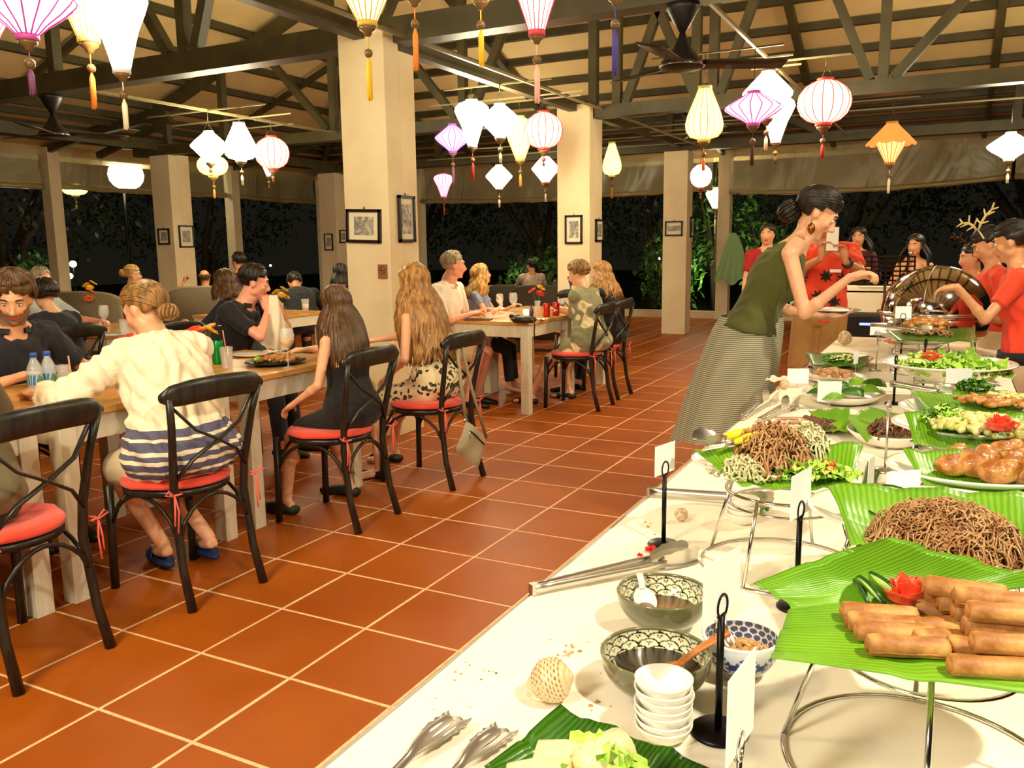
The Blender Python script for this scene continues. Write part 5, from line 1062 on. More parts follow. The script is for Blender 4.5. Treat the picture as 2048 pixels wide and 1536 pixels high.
def vc(N, base='Col'): a = N.add('ShaderNodeVertexColor', layer_name=base); N.ln(a.outputs[0], N.b.inputs['Base Color']); return N
def painted(name, rough=.15, coat=.6): N = vc(NT(name)); N.b.inputs['Roughness'].default_value = rough; N.b.inputs['Coat Weight'].default_value = coat; return N.m
PAINT = painted('painted_ceramic')
def riser(x, y, rb, rt, h, label, z=BZ, sx=1., sy=1.):
    t = thing('wire_riser', label, 'stand', (x, y, z), random.random(), 'chrome wire risers on the buffet'); c = M['chrome']; w = .0034
    ring = lambda r, zz: [(r*math.cos(a), r*math.sin(a), zz) for a in np.linspace(0, 2*PI, 48, endpoint=False)]
    mob('base_ring', G().tube(ring(rb, .0035), w, 8, closed=True), c, t); mob('top_ring', G().tube(ring(rt, h-.0035), w, 8, closed=True), c, t); mob('middle_ring', G().tube(ring(rt*.93, h-.03), w*.8, 8, closed=True), c, t)
    for k in range(4): a = PI/4+k*PI/2; mob('leg', G().tube([(rb*math.cos(a), rb*math.sin(a), .003), (rt*math.cos(a), rt*math.sin(a), h-.003)], w, 8), c, t)
    return t
def platter(x, y, z, rx, ry, label, h=.022, rot=0., mat=None, lip=.012):
    t = thing('platter', label, 'platter', (x, y, z), rot); P = [(.45, 0), (.62, .0), (.80, h*.35), (1., h), (1.0, h+.004), (.96, h+.004), (.78, h*.35+.004), (.60, .005), (.0, .005)]
    mob('platter_body', G().lathe([(r, q) for r, q in P], n=56, sx=rx, sy=ry), mat or M['ceramic'], t); return t
def leaf(corners, label, mat='leaf', n=16, sag=.02, rip=.004, seed=0, ctr=None, edge=0., name='banana_leaf', tag_=True, th=.0008):
    """a cut piece of banana leaf through four corner points (world), sagging to the platter in the middle"""
    c = [np.array(q, float) for q in corners]; r_ = np.random.default_rng(seed); ph = r_.uniform(0, 6, 4); o = sum(c)/4; g = np.zeros((n, n, 3))
    for i in range(n):
        for j in range(n):
            u, v = i/(n-1), j/(n-1); p = (c[0]*(1-u)+c[1]*u)*(1-v)+(c[3]*(1-u)+c[2]*u)*v
            b = 16*u*(1-u)*v*(1-v); e = (1-min(1, 4*u*(1-u)*1.0))
            p = p+np.array([0, 0, -sag*min(b*1.4, 1)+rip*math.sin(v*19+ph[0]+u*2)*(abs(u-.5)*1.6)+rip*.6*math.sin(v*41+ph[1])*(abs(u-.5))**1.5*2-.004*math.exp(-((u-.5)/.04)**2)])
            bow = .05*np.linalg.norm(c[1]-c[0])*math.sin(PI*u+ph[2])*(1 if v in (0, 1) else 0)*.5; p = p+nrm(c[3]-c[0])*bow*(2*v-1)
            g[i, j] = p
    gg = G().sheet(g, th); me = gg.mesh(name, True, off=o); uv = me.uv_layers.new(name='UVMap'); N = n*n; uvs = [((q % N)//n/(n-1), (q % N) % n/(n-1)) for q in range(2*N)]
    d = np.empty(len(me.loops), int); me.loops.foreach_get('vertex_index', d); uv.data.foreach_set('uv', np.array([uvs[q] for q in d]).ravel())
    ob = mob(name, me, M[mat], loc=o)
    if tag_: T(ob, label, 'leaf')
    return ob
W3 = lambda *q: [at(*c) for c in q]
def stuff(o, label=None, cat=None): return T(o, label, cat, kind='stuff')
def mound(rx, ry, h, x, y): e = (x/rx)**2+(y/ry)**2; return h*math.sqrt(max(1-e, 0))
def noodles(c, rx, ry, h, n, mat, r, label, name='noodles', L=.05, curl=1., cat='food', seed=0):
    q = np.random.default_rng(seed); g = G()
    for i in range(n):
        a = q.uniform(0, 2*PI); d = math.sqrt(q.uniform(0, 1)); x, y = rx*d*math.cos(a), ry*d*math.sin(a); th = q.uniform(0, 2*PI); P = []; rr = q.uniform(.25, 1)*L*.35; zb_ = q.uniform(.45, 1.05); tilt = q.uniform(-.5, .5)
        for k in range(8):
            t = k/7; P.append((x, y, max(mound(rx*1.08, ry*1.08, h, x, y)*zb_, .0)+r+.012*math.sin(3*t*PI+th)*curl*.4+.01*tilt*t)); st = L/7; th += q.normal(0, .55)*curl+.35*curl; x += st*math.cos(th); y += st*math.sin(th)
        g.tube([np.array(p) for p in P], r*q.uniform(.7, 1.2), 5)
    o = mob(name, g, mat, loc=c); return stuff(o, label, cat)
def chunks(c, rx, ry, h, n, mat, size, label=None, name='pieces', cat='food', seed=0, flat=.7, kind=True, stretch=1.5):
    q = np.random.default_rng(seed); g = G()
    for i in range(n):
        a = q.uniform(0, 2*PI); d = math.sqrt(q.uniform(0, 1)); x, y = rx*d*math.cos(a), ry*d*math.sin(a); A = rotz(q.uniform(0, 6)); b = q.uniform(-.6, .6); Rb = np.array([[1, 0, 0], [0, math.cos(b), -math.sin(b)], [0, math.sin(b), math.cos(b)]]); s = size*q.uniform(.6, 1.25)
        g.ell((x, y, mound(rx*1.1, ry*1.1, h, x, y)*q.uniform(.7, 1.0)+s*.4), (s*stretch*q.uniform(.7, 1.2), s*q.uniform(.6, 1), s*flat), A@Rb, 7, 5)
    o = mob(name, g, mat, loc=c); return stuff(o, label, cat)
def leaves(c, rx, ry, h, n, mat, size, label, name='herbs', seed=0, ruffle=.25, cat='salad', up=.6):
    q = np.random.default_rng(seed); g = G()
    for i in range(n):
        a = q.uniform(0, 2*PI); d = math.sqrt(q.uniform(0, 1)); x, y = rx*d*math.cos(a), ry*d*math.sin(a); s = size*q.uniform(.6, 1.2); f = nrm([q.normal(), q.normal(), q.uniform(-.2, 1)*up]); r_ = nrm(np.cross(f, [q.normal()*.3, q.normal()*.3, 1])); u = np.cross(r_, f); G_ = np.zeros((4, 4, 3)); p0 = np.array([x, y, mound(rx*1.1, ry*1.1, h, x, y)*q.uniform(.6, 1)+.002])
        for k in range(4):
            for j in range(4):
                uu, vv = k/3, (j/3-.5); w = (.35+1.1*math.sin(PI*min(uu+.12, 1))*.6); G_[k, j] = p0+f*s*uu+r_*s*w*vv+u*s*(ruffle*math.sin(vv*9+uu*7+i)*abs(vv)*2-.25*uu*uu)
        g.sheet(G_)
    return stuff(mob(name, g, mat, loc=c), label, cat)
def garnish(c, label, kind='tomato', r=.02, rz=0.):
    t = thing('tomato_rose' if kind == 'rose' else kind, label, 'vegetable', c, rz)
    if kind == 'rose':
        for k in range(9):
            a = k*2.4; q = r*(.30+.085*k); P = np.zeros((5, 6, 3))
            for i in range(5):
                for j in range(6): u = i/4; b = a+(j/5-.5)*1.7; rr = q*(1+.25*u*u); P[i, j] = (rr*math.cos(b), rr*math.sin(b), r*(1.25-.09*k)*u*(1-.25*abs(j/5-.5)*2))
            mob('petal', G().sheet(P, .0012), M['tomato'] if k % 3 else M['tomatoin'], t)
    else:
        mob('slice_body', G().ell((0, 0, r*.62), (r, r*.92, r*.72), None, 18, 10), M['tomato'], t); mob('calyx', G().lathe([(r*.18, 0), (r*.05, .003)], (0, 0, r*1.3), 6), M['herb'], t)
    return t
def cucumber(c, n, r, label, d0=0., step=(.012, .006), tilt=.7, grp='cucumber slices'):
    for k in range(n):
        t = thing('cucumber_slice', label, 'vegetable', np.array(c)+np.array([step[0]*k, step[1]*k, 0]), d0+k*.18, grp); ct, s_ = math.cos(tilt), math.sin(tilt); R = np.array([[1, 0, 0], [0, ct, -s_], [0, s_, ct]])
        half = [(math.cos(a), math.sin(a)) for a in np.linspace(-.1, PI+.1, 14)]; pl = lambda q, z: np.array([R@np.array([x*q*1.6, y*q, z])+np.array([0, 0, .004]) for x, y in half])
        mob('flesh', G().loft([pl(r*.92, 0), pl(r*.92, .0035)]), M['cucumber'], t); mob('peel', G().loft([pl(r*.93, -.0004), pl(r, .0002), pl(r, .0034), pl(r*.93, .0039)], cap=False), M['cucskin'], t)
def prism_card(base, w, h, label, z0, d=(.25, .97, 0), tilt=0., thing_=None):
    d = nrm(d); u = nrm(np.array([-.02, 0, 1])); n = np.cross(d, u); R = np.stack([d, n, u], 1); return R
CARDD = nrm([.25, .97, 0])
def holder(px, py, h, cw, chh, label, z0=BZ, mat='black', base=.033, d=CARDD, card=True, up=.0):
    b = at(px, py, z0); t = thing('card_holder', label, 'card holder', b); m = M[mat]; R = np.stack([d, np.cross([0, 0, 1], d), [0, 0, 1.]], 1)
    mob('base', G().lathe([(base, 0), (base, .003), (base*.9, .006), (.006, .008)], n=32), m, t); mob('rod', G().tube([(0, 0, .006), (0, 0, h)], .0047 if mat == 'black' else .0036, 10), m, t)
    rg = lambda o: [np.array([0, 0, h+.014])+R@np.array([.0125*math.cos(a), o, .0155*math.sin(a)]) for a in np.linspace(0, 2*PI, 22, endpoint=False)]
    mob('clip_ring', G().tube(rg(.0015), .0016, 6, closed=True).tube(rg(-.0015), .0016, 6, closed=True), m, t)
    if card:
        c = thing('menu_card', label.replace('holder', 'holder card') if False else 'white menu card clipped in the '+label, 'card', b+np.array([0, 0, h+.004+chh/2+up])); mob('sheet', G().box((0, 0, 0), (cw, .0012, chh), R), M['paper'], c, smooth=False)
    return t
# --- near: dark leaf platter with rice-paper rolls
lp = platter(-.285, .78, BZ+.001, .110, .085, 'white platter at the bottom edge under a dark banana leaf', rot=.4)
leaf(W3((965, 1535, .79), (1125, 1415, .83), (1490, 1560, .80), (1240, 1730, .785)), 'dark glossy banana leaf at the bottom edge under the rice-paper rolls', 'leafd', sag=.02, seed=3, n=20)
for k, (x, y, z, a) in enumerate(((1130, 1560, .80, .3), (1205, 1552, .81, 1.2), (1075, 1600, .80, .6))):
    t = thing('rice_paper_roll', ('left', 'middle', 'lower')[k]+' rice-paper roll stuffed with lettuce at the bottom edge', 'food', at(x, y, z), a); mob('wrapper', G().lathe([(.004, -.035), (.021, -.03), (.024, 0), (.022, .03), (.012, .036)], (0, 0, .02), 18, R=np.array([[0, 0, 1], [0, 1, 0], [-1, 0, 0]])), pbr('rice_paper%d' % k, srgb(240, 220, 170), .3, sss=.2), t)
leaves(at(1195, 1545, .815), .022, .022, .028, 26, M['lettuce'], .032, 'pale lettuce sticking out of the rice-paper rolls', 'lettuce', 4, cat='salad')
leaves(at(1120, 1580, .815), .02, .02, .012, 12, M['leafy'], .024, 'lettuce edge beside the left rice-paper roll', 'lettuce', 5)
# --- tongs
def tongs(a, b, label, gap=.03, w=.016, head=.03, mat='steel', closed=False, z=None, lift=0., grip=None, scal=True):
    """hinge at a, heads at b"""
    a, b = np.array(a), np.array(b); L = np.linalg.norm(b-a); t = thing('serving_tongs', label, 'tongs', a, math.atan2(*(b-a)[1::-1])); dz = b[2]-a[2]
    for s in (-1, 1):
        P = []; rg = []; n = 9
        for i in range(n):
            u = i/(n-1)*.78; y = s*(.004+gap*u); zz = .012+dz*u; ww = w*(1-.25*u); rg.append([(L*u, y, zz-ww*.5), (L*u, y+s*.004, zz-ww*.45), (L*u, y+s*.005, zz+ww*.45), (L*u, y, zz+ww*.5), (L*u, y-s*.0012, zz+ww*.42), (L*u, y+s*.0028, zz+ww*.38), (L*u, y+s*.0025, zz-ww*.4), (L*u, y-s*.0012, zz-ww*.44)])
        mob('arm', G().loft([np.array(q) for q in rg]), M[mat], t)
        gr = np.zeros((9, 7, 3)); 
        for i in range(9):
            for j in range(7):
                u = .74+.26*i/8; v = j/6-.5; wd = head*(.55+.9*math.sin(PI*min(i/8*.62+.08, 1))); y = s*(.004+gap*u+.006*math.sin(PI*i/8)); zz = .012+dz*u+wd*v+(.0025*(1 if (j in (0, 6) and i % 2) else 0) if scal else 0)
                gr[i, j] = (L*u+(.003*(j % 2) if i == 8 else 0), y-s*.006*(1-4*v*v), zz)
        gr[:, :, 2] = np.maximum(gr[:, :, 2], .001); mob('head', G().sheet(gr), M[mat], t)
        if grip: mob('grip', G().tube([(L*q_, s*(.008+gap*q_), .013+dz*q_) for q_ in (.16, .3, .5, .66)], [.004, .0075, .008, .004], 8, flat=1.3), M[grip], t)
    mob('hinge', G().box((0, 0, .012), (.014, .016, w*1.05)), M[mat], t, smooth=False)
    return t
tongs(at(1068, 1190, .752), at(1385, 1118, .755), 'steel tongs with scalloped head lying behind the two patterned bowls', gap=.016, w=.018)
tongs(at(1300, 992, .752), at(1545, 1008, .758), 'steel tongs lying by the small white bowls behind the front card holder', gap=.008, w=.02)
tongs(at(1484, 842, .752), at(1548, 798, .756), 'left pair of steel tongs at the table edge before the standing lady', gap=.02, w=.014, head=.04)
tongs(at(1520, 846, .752), at(1588, 812, .756), 'right pair of steel tongs at the table edge before the standing lady', gap=.02, w=.014, head=.04)
# two serving forks bottom left with scalloped edges
def server(a, b, w, label, tint=0):
    a, b = np.array(a), np.array(b); L = np.linalg.norm(b-a); t = thing('serving_tongs', label, 'tongs', a, math.atan2(*(b-a)[1::-1])); n = 22; top = []; f = G(); gr = np.zeros((n, 9, 3))
    for i in range(n):
        u = i/(n-1)
        for j in range(9):
            v = j/8-.5; ww = w*(.28+.72*min(max((u-.35)/.35, 0), 1)**.8)*(1 if u < .93 else .92); sc_ = (.0026*math.sin(u*75) if j in (0, 8) and u > .6 else 0); gr[i, j] = (L*u+(.0035*math.cos(v*38) if i == n-1 else 0), ww*v*2*.5+sc_*(1 if v > 0 else -1), .006+.010*math.sin(PI*min(u*1.05, 1))*.6+.004*(v*2)**2)
    mob('blade', f.sheet(gr, .0016), M['servermetal'], t)
    for v in (-.22, 0, .22): mob('slot', G().tube([(L*u, w*v*1.2, .0065+.0062*math.sin(PI*min(u*1.05, 1))) for u in np.linspace(.62, .9, 5)], [.0005, .0022, .0026, .0022, .0005], 6, flat=.4), M['ceramic'] if tint else M['steel'], t)
    return t
server(at(770, 1580, .752), at(918, 1438, .756), .042, 'left of the two scalloped steel servers in the bottom left of the buffet', 1); server(at(880, 1590, .752), at(1012, 1462, .756), .040, 'right of the two scalloped steel servers, reflecting blue light')
# --- bowls with painted scales
def seig(u, v):
    """u around in cells, v up in rows -> 0 fill, 1 line, 2 motif"""
    out = np.zeros(u.shape, int); done = np.zeros(u.shape, bool); j0 = np.floor(v).astype(int)
    for dj in (-2, -1, 0, 1):
        j = j0+dj; cx = np.floor(u-.5*(j % 2))+.5+.5*(j % 2); dx = (u-cx); dy = (v-j)*.5; a = np.arctan2(dy, dx); R = .56*(1+.07*np.abs(np.sin(a*2.5))); d = np.hypot(dx, dy); ins = (d < R) & (dy > -.05) & ~done
        ln = ins & (d > R-.10); mo = ins & ((np.hypot(dx, dy-.20) < .05) | (np.hypot(dx-.08, dy-.30) < .05) | (np.hypot(dx+.08, dy-.30) < .05) | ((np.abs(dx) < .02) & (dy > .04) & (dy < .2))); out[ln] = 1; out[mo] = 2; done |= ins
    return out
def bowl(c, R, H, label, inner, outer, rim, nu=256, liquid=None, lz=.5, foot=.5):
    t = thing('bowl', label, 'bowl', c)
    pr = lambda v: R*(foot+(1-foot)*math.sin(min(v, 1)*PI/2)**.8); nv = 44; vs = np.linspace(0, 1, nv); a = np.linspace(0, 2*PI, nu, endpoint=False)
    def surf(off, cf, name, flip=False):
        V = []; C = []
        for v in vs: r = pr(v)-off; z = .010+(H-.010)*v**1.25+(0 if not off else .002*(1-v)); V.append(np.stack([r*np.cos(a), r*np.sin(a), np.full(nu, z)], 1)); C.append(cf(a, v))
        g = G().loft(V, cap=False); me = g.mesh(name); colour(me, np.concatenate(C)); mob(name, me, PAINT, t)
    surf(.004, inner, 'painted_inside'); surf(0, outer, 'outside'); mob('rim', G().tube([((R-.002)*math.cos(q), (R-.002)*math.sin(q), H) for q in np.linspace(0, 2*PI, 64, endpoint=False)], .0026, 6, closed=True), rim, t)
    mob('foot', G().lathe([(R*foot*.86, 0), (R*foot*.9, .012), (R*foot*.8, .0135)], n=40), rim, t)
    if liquid is not None: mob('sauce', G().lathe([(.001, H*lz-.001), (pr((lz-.12)**.8)-.0045, H*lz), (.001, H*lz+.0004)], n=48, cap=False), liquid, t)
    return t
CREAM_C, INK, GRN = np.array(srgb(226, 222, 186)), np.array(srgb(34, 32, 24)), np.array(srgb(96, 94, 62))
def scale_in(a, v):
    q = seig(a/(2*PI)*14, np.full(a.shape, v*6.6)); c = np.tile(CREAM_C, (len(a), 1)); c[q > 0] = INK; 
    if v > .965: c[:] = GRN
    return c
def plain_out(a, v): return np.tile(GRN, (len(a), 1))
RIMG = pbr('olive_glaze', srgb(112, 108, 72), .15, coat=.6)
Ec = at(1311, 1372, BZ); Ec = np.array([-.332, 1.062, BZ]); Fc = np.array([-.386, 1.268, BZ])
bowl(Ec, .076, .064, 'green-grey bowl with black scale pattern inside and dark sauce, nearest of the two', scale_in, plain_out, RIMG, 320, M['sauce'], .60)
bowl(Fc, .074, .064, 'green-grey bowl with black scale pattern inside, the one further back', scale_in, plain_out, RIMG, 320, pbr('thin_fish_sauce', srgb(140, 84, 30), .28, coat=.15), .50)
def spoon(a, b, label, mat, bw=.019, bl=.052, hand=.006, deep=.012):
    a, b = np.array(a), np.array(b); t = thing('spoon', label, 'spoon', a); d = nrm(b-a); s_ = nrm(np.cross(d, (0, 0, 1))); u = np.cross(s_, d); n = 12; gr = np.zeros((n, 9, 3))
    for i in range(n):
        for j in range(9): x = i/(n-1); v = j/8*2-1; w = bw*math.sqrt(max(1-(2*x-1)**2, .02)); gr[i, j] = d*bl*x+s_*w*v-u*deep*(1-v*v)*math.sin(PI*x)
    mob('spoon_bowl', G().sheet(gr, .002), mat, t); L = np.linalg.norm(b-a); mob('handle', G().tube([d*bl*.92, d*(bl+(L-bl)*.4)+u*.004, d*L+u*.002], [hand, hand*.9, hand*1.15], 8, flat=.5, hint=u), mat, t); return t
spoon(Ec+np.array([.0, -.022, .030]), Ec+np.array([.085, .062, .082]), 'wooden soup spoon resting in the nearest patterned bowl', M['wood'], hand=.0075)
spoon(Fc+np.array([-.020, -.012, .028]), Fc+np.array([-.055, .045, .066]), 'white patterned china spoon in the further patterned bowl', M['ceramic'])
def blue_out(a, v):
    c = np.tile(np.array(srgb(224, 228, 230)), (len(a), 1)); k = 8; u = (a/(2*PI)*k) % 1-.5; w = (v-.55)*1.7; r = np.hypot(u*.9, w*.8); th = np.arctan2(w, u); star = r < .28+.12*np.cos(th*8); disk = r < .40
    c[disk & ~star] = srgb(60, 88, 150); c[(r < .06)] = srgb(40, 60, 130); u2 = ((a/(2*PI)*k)+.5) % 1-.5; c[(np.hypot(u2, w) < .16)] = srgb(34, 56, 150); c[np.abs(w+.62) < .05] = srgb(50, 80, 160)
    return c
def blue_in(a, v):
    c = np.tile(np.array(srgb(206, 206, 206)), (len(a), 1)); u = (a/(2*PI)*22+.5*(int(v*7) % 2)) % 1-.5; w = (v*7) % 1-.5
    if v > .45: c[(np.hypot(u*.8, w*.7) < .34)] = srgb(70, 72, 100)
    return c
Gc = np.array([-.238, 1.168, BZ])
bowl(Gc, .055, .062, 'blue and white bowl of fried shallots behind the front card holder', blue_in, blue_out, M['ceramic'], 320)
chunks(Gc+np.array([0, 0, .030]), .042, .042, .014, 220, M['nuts'], .0042, 'crispy fried shallots and peanuts in the blue and white bowl', 'fried_shallots', seed=3, flat=.35)
spoon(Gc+np.array([-.012, -.01, .045]), Gc+np.array([-.035, .025, .085]), 'steel teaspoon in the blue and white bowl', M['steel'], .008, .025, .002, .004)
# --- stacks of small bowls
def small_bowls(x, y, n, R, h, step, grp, where):
    pm = None
    for k in range(n):
        lb = 'small white bowl of the stack '+where+(', topmost' if k == n-1 else '')
        if k == 0:
            pm = thing('small_bowl', 'small white bowls nested below the top of the stack '+where, 'bowl', (x, y, BZ), 0, grp)
            mob('bowl_body', G().lathe([(R*.55, 0), (R*.6, .002), (R*.86, h*.45), (R, h*.9), (R*1.005, h), (R*.96, h), (R*.82, h*.5), (R*.52, .005), (0, .004)], n=44), M['ceramic'], pm)
        else: dup(pm, (x+.0012*math.sin(k*2), y+.0012*math.cos(k*3), BZ+step*k), k*.7, label=(lb if k == n-1 else None))
small_bowls(-.290, .965, 7, .0365, .024, .0098, 'stacked small white bowls in front', 'beside the front card holder')
small_bowls(-.385, 1.862, 4, .036, .024, .011, 'stacked small white bowls behind', 'under the noodle salad stand')
# --- seashells
def seashell(c, r, rz, label, dots=True, tilt=.3):
    t = thing('seashell', label, 'shell', c, rz); n = 72; P = [(-1.35, .05), (-1.2, .20), (-1.0, .42), (-.8, .66), (-.55, .86), (-.25, .98), (.05, 1.), (.3, .94), (.48, .80), (.52, .70), (.62, .62), (.70, .50), (.73, .42), (.82, .34), (.88, .22), (.93, .14), (1., .03)]
    xs = np.interp(np.linspace(0, 16, 90), range(17), [p[0] for p in P]); rs = np.interp(np.linspace(0, 16, 90), range(17), [p[1] for p in P]); V = []; C = []; a = np.linspace(0, 2*PI, n, endpoint=False); ct, st_ = math.cos(tilt), math.sin(tilt)
    for i, (x, q) in enumerate(zip(xs, rs)):
        rib = 1+.012*math.sin(x*42); R = r*q*rib; X = r*x*.95*np.ones(n); Y = R*np.cos(a)*.95; Z = R*np.sin(a)*.95; V.append(np.stack([X*ct-Z*st_, Y, Z*ct+X*st_+r*1.0], 1)); c_ = np.tile(np.array(srgb(222, 194, 152)), (n, 1))
        if dots and -.95 < x < .5:
            row = round((x+.95)/.145); dx = (x+.95)/.145-row; k = 19; u = (a/(2*PI)*k+.5*(row % 2)) % 1-.5; c_[(np.hypot(u*1.1, dx*1.5) < .30)] = srgb(128, 78, 40)
        elif not dots: c_ = c_*(.85+.15*np.sin(a*3+x*9))[:, None]
        V[-1][:, 2] = np.maximum(V[-1][:, 2], .001); C.append(c_)
    me = G().loft(V).mesh('shell_body'); colour(me, np.concatenate(C)); mob('shell_body', me, PAINT_S, t)
    g = np.zeros((6, 10, 3))
    for i in range(6):
        for j in range(10): v = j/9; x = -1.1+1.3*v; R = r*(.75+.16*i/5)*math.sin(PI*(.15+.75*v)); g[i, j] = (r*x, -R*.9, r*.55-.02*i*r+.0)
    mob('lip', G().sheet(g, .002), PAINT_L, t)
PAINT_S = painted('shell_surface', .35, .2); PAINT_L = pbr('shell_lip', srgb(236, 204, 164), .3)
seashell((-.452, .985, BZ), .032, .25, 'large spotted round seashell on the cloth at the front left')
seashell(at(1362, 1042, BZ), .016, 2.2, 'small pale conch on the cloth near the front card holder with the slim card', False)
seashell(at(1690, 690, BZ), .045, .8, 'pale round seashell at the far end of the buffet', False)
seashell(at(1568, 778, BZ), .022, 2.6, 'small brown seashell at the table edge by the skirt', False)
# --- card holders
holder(1327, 1090, .150, .075, .062, 'tall black holder at the left edge of the buffet')
holder(1436, 1465, .158, .095, .075, 'nearest black holder beside the stacked bowls', base=.036)
holder(1592, 1215, .160, .080, .076, 'black holder between the noodle salad and the spring rolls')
# near white card with chrome clip seen edge-on
b = at(1474, 1665, BZ); t = thing('card_holder', 'chrome clip holder at the bottom edge', 'card holder', b); mob('base', G().lathe([(.03, 0), (.03, .003), (.005, .006)], n=28), M['chrome'], t); mob('rod', G().tube([(0, 0, .004), (0, 0, .09)], .003, 8), M['chrome'], t)
dd = nrm([.10, 1, 0]); R = np.stack([dd, np.cross([0, 0, 1], dd), [0, 0, 1.]], 1); mob('spiral_clip', G().tube([np.array([0, 0, .10])+R@np.array([.012*math.cos(a), .002*math.sin(a/2.), .016*math.sin(a)]) for a in np.linspace(0, 4*PI, 40)], .0016, 6), M['chrome'], t)
c = thing('menu_card', 'white menu card seen nearly edge-on at the bottom edge in a chrome clip', 'card', b+np.array([.0, 0, .145])); mob('sheet', G().box((0, 0, 0), (.088, .0012, .095), R), M['paper'], c, smooth=False)
# white folded leaflet lying under the leaf
t = thing('leaflet', 'white folded leaflet standing behind the tall leaf of the spring roll platter', 'card', at(1640, 1195, BZ+.003)); mob('sheet', G().box((-.02, .0, .03), (.075, .002, .055), rotz(.5)), M['paper'], t, smooth=False)
# --- red flower heads and crumbs
for (x, y, r, lb) in ((1302, 1105, .012, 'red flower head lying against the tall card holder base'), (1280, 1113, .006, 'small red flower bit left of the red flower head'), (1620, 737, .012, 'red strawberry-like garnish on the cloth near the standing lady')):
    g = G(); q = np.random.default_rng(int(x)); c = at(x, y, BZ+.001)
    for k in range(38): d = nrm([q.normal(), q.normal(), abs(q.normal())*.7]); g.tube([np.zeros(3)+np.array([0, 0, r*.3]), d*r*.6+np.array([0, 0, r*.3]), d*r*1.15+np.array([0, 0, r*.3])], [r*.05, r*.16, r*.04], 4)
    T(mob('red_flower', g, M['red'], loc=c), lb, 'flower', kind='stuff')
g = G(); q = np.random.default_rng(2)
for (x, y, s, n, r) in ((1140, 1300, 40, 14, .003), (960, 1345, 45, 10, .002), (1195, 1410, 25, 8, .003), (1300, 1050, 25, 5, .003), (1480, 1010, 20, 4, .002), (1250, 1300, 90, 12, .0012), (900, 1400, 60, 8, .001), (1560, 800, 30, 8, .003), (1700, 740, 60, 10, .002)):
    for k in range(n): g.ell(at(x+q.normal()*s*.6, y+q.normal()*s*.3, BZ+.0015), np.array([1, .8, .6])*r*q.uniform(.5, 1.3), None, 6, 4)
stuff(mob('crumbs', g, M['meat']), 'brown food crumbs scattered over the white cloth', 'crumbs')
# --- spring roll platter (nearest, on a riser)
riser(.0, 1.045, .155, .105, .168, 'chrome wire riser carrying the spring rolls, nearest of all')
platter(.015, 1.05, BZ+.161, .140, .095, 'white oval platter under the spring rolls', rot=.35)
ZL = BZ+.168+.036
leaf(W3((1512, 1168, .955), (1762, 1070, 1.015), (2120, 1165, .955), (1610, 1228, .938)), 'banana leaf pointing left and up behind the spring rolls', seed=1, sag=.012, rip=.003, n=20)
leaf(W3((1590, 1188, .942), (1850, 1135, .940), (2150, 1390, .942), (1538, 1322, .935)), 'banana leaf lying under the spring rolls with its torn edge to the left', seed=2, sag=.0, rip=.003, n=20)
hr = nrm([cr[0], cr[1], 0]); rt = None
_o = ('second', 'third', 'frontmost'); RL_ = ['']+['spring roll '+a+' in the left fan on the nearest leaf' for a in _o]+['spring roll between the left fan and the main heap, '+a for a in ('furthest back', 'second from the back', 'third from the back', 'nearest the front')]
RL_ += ['spring roll at the very front edge of the main heap', 'spring roll in the bottom layer of the main heap, just behind the front one', 'spring roll at the far right of the bottom layer, front', 'spring roll at the far right of the bottom layer, behind']
RL_ += ['spring roll in the second layer, '+a for a in ('furthest back and steeply tilted', 'second from the back', 'third from the back', 'fourth from the back', 'nearest the front', 'at the far right')]+['spring roll on top of the heap, '+a for a in ('hindmost', 'middle', 'front')]
rolls = [(1758, 1228, 0, .0), (1770, 1248, 0, .03), (1790, 1266, 0, .06), (1815, 1293, 0, .10), (1900, 1200, 0, .1), (1905, 1225, 0, -.1), (1895, 1252, 0, .35), (1905, 1280, 0, .2), (1985, 1335, 0, .08), (1980, 1300, 0, -.05), (2075, 1290, 0, .0), (2070, 1245, 0, .05),
         (1925, 1192, 1, -.16), (1955, 1212, 1, -.04), (1985, 1226, 1, .05), (2010, 1258, 1, .03), (2030, 1290, 1, .05), (2080, 1235, 1, .0), (1930, 1180, 2, -.18), (1990, 1200, 2, -.06), (2020, 1228, 2, .02)]
for k, (x, y, l, a) in enumerate(rolls):
    z = ZL-.004+l*.0185; c = at(x, y, z); ang = math.atan2(hr[1], hr[0])+a-.25
    if rt is None:
        rt = thing('spring_roll', 'golden fried spring rolls piled on the banana leaf', 'food', c, ang, 'spring rolls on the nearest platter'); RX = np.array([[0, 0, 1], [0, 1, 0], [-1, 0, 0.]])
        mob('wrapper', G().lathe([(.006, -.040), (.0110, -.0395), (.0120, -.035), (.0114, -.01), (.0122, .018), (.0116, .035), (.0102, .0395), (.005, .040)], n=18, R=RX, wob=lambda q, r, z_: q*np.array([1+.05*math.sin(z_*200), 1-.04*math.sin(z_*170), 1])), M['roll'], rt)
        mob('seam_flap', G().tube([RX@np.array([.0114*math.cos(b_), .0114*math.sin(b_), z_]) for b_, z_ in ((1.2, -.037), (1.35, -.02), (1.2, .0), (1.3, .02), (1.2, .037))], .0016, 5), M['rollend'], rt)
        for s in (-1, 1): mob('end_fold', G().ell((s*.0395, 0, 0), (.0035, .0078, .008), None, 10, 6), M['rollend'], rt)
        rt['label'] = 'spring roll at the back of the left fan on the nearest leaf'
    else: dup(rt, c, ang+(PI if k % 2 else 0), label=RL_[k])
t = garnish(at(1815, 1198, ZL), 'tomato rose between the cucumber slices and the spring rolls', 'rose', .026)
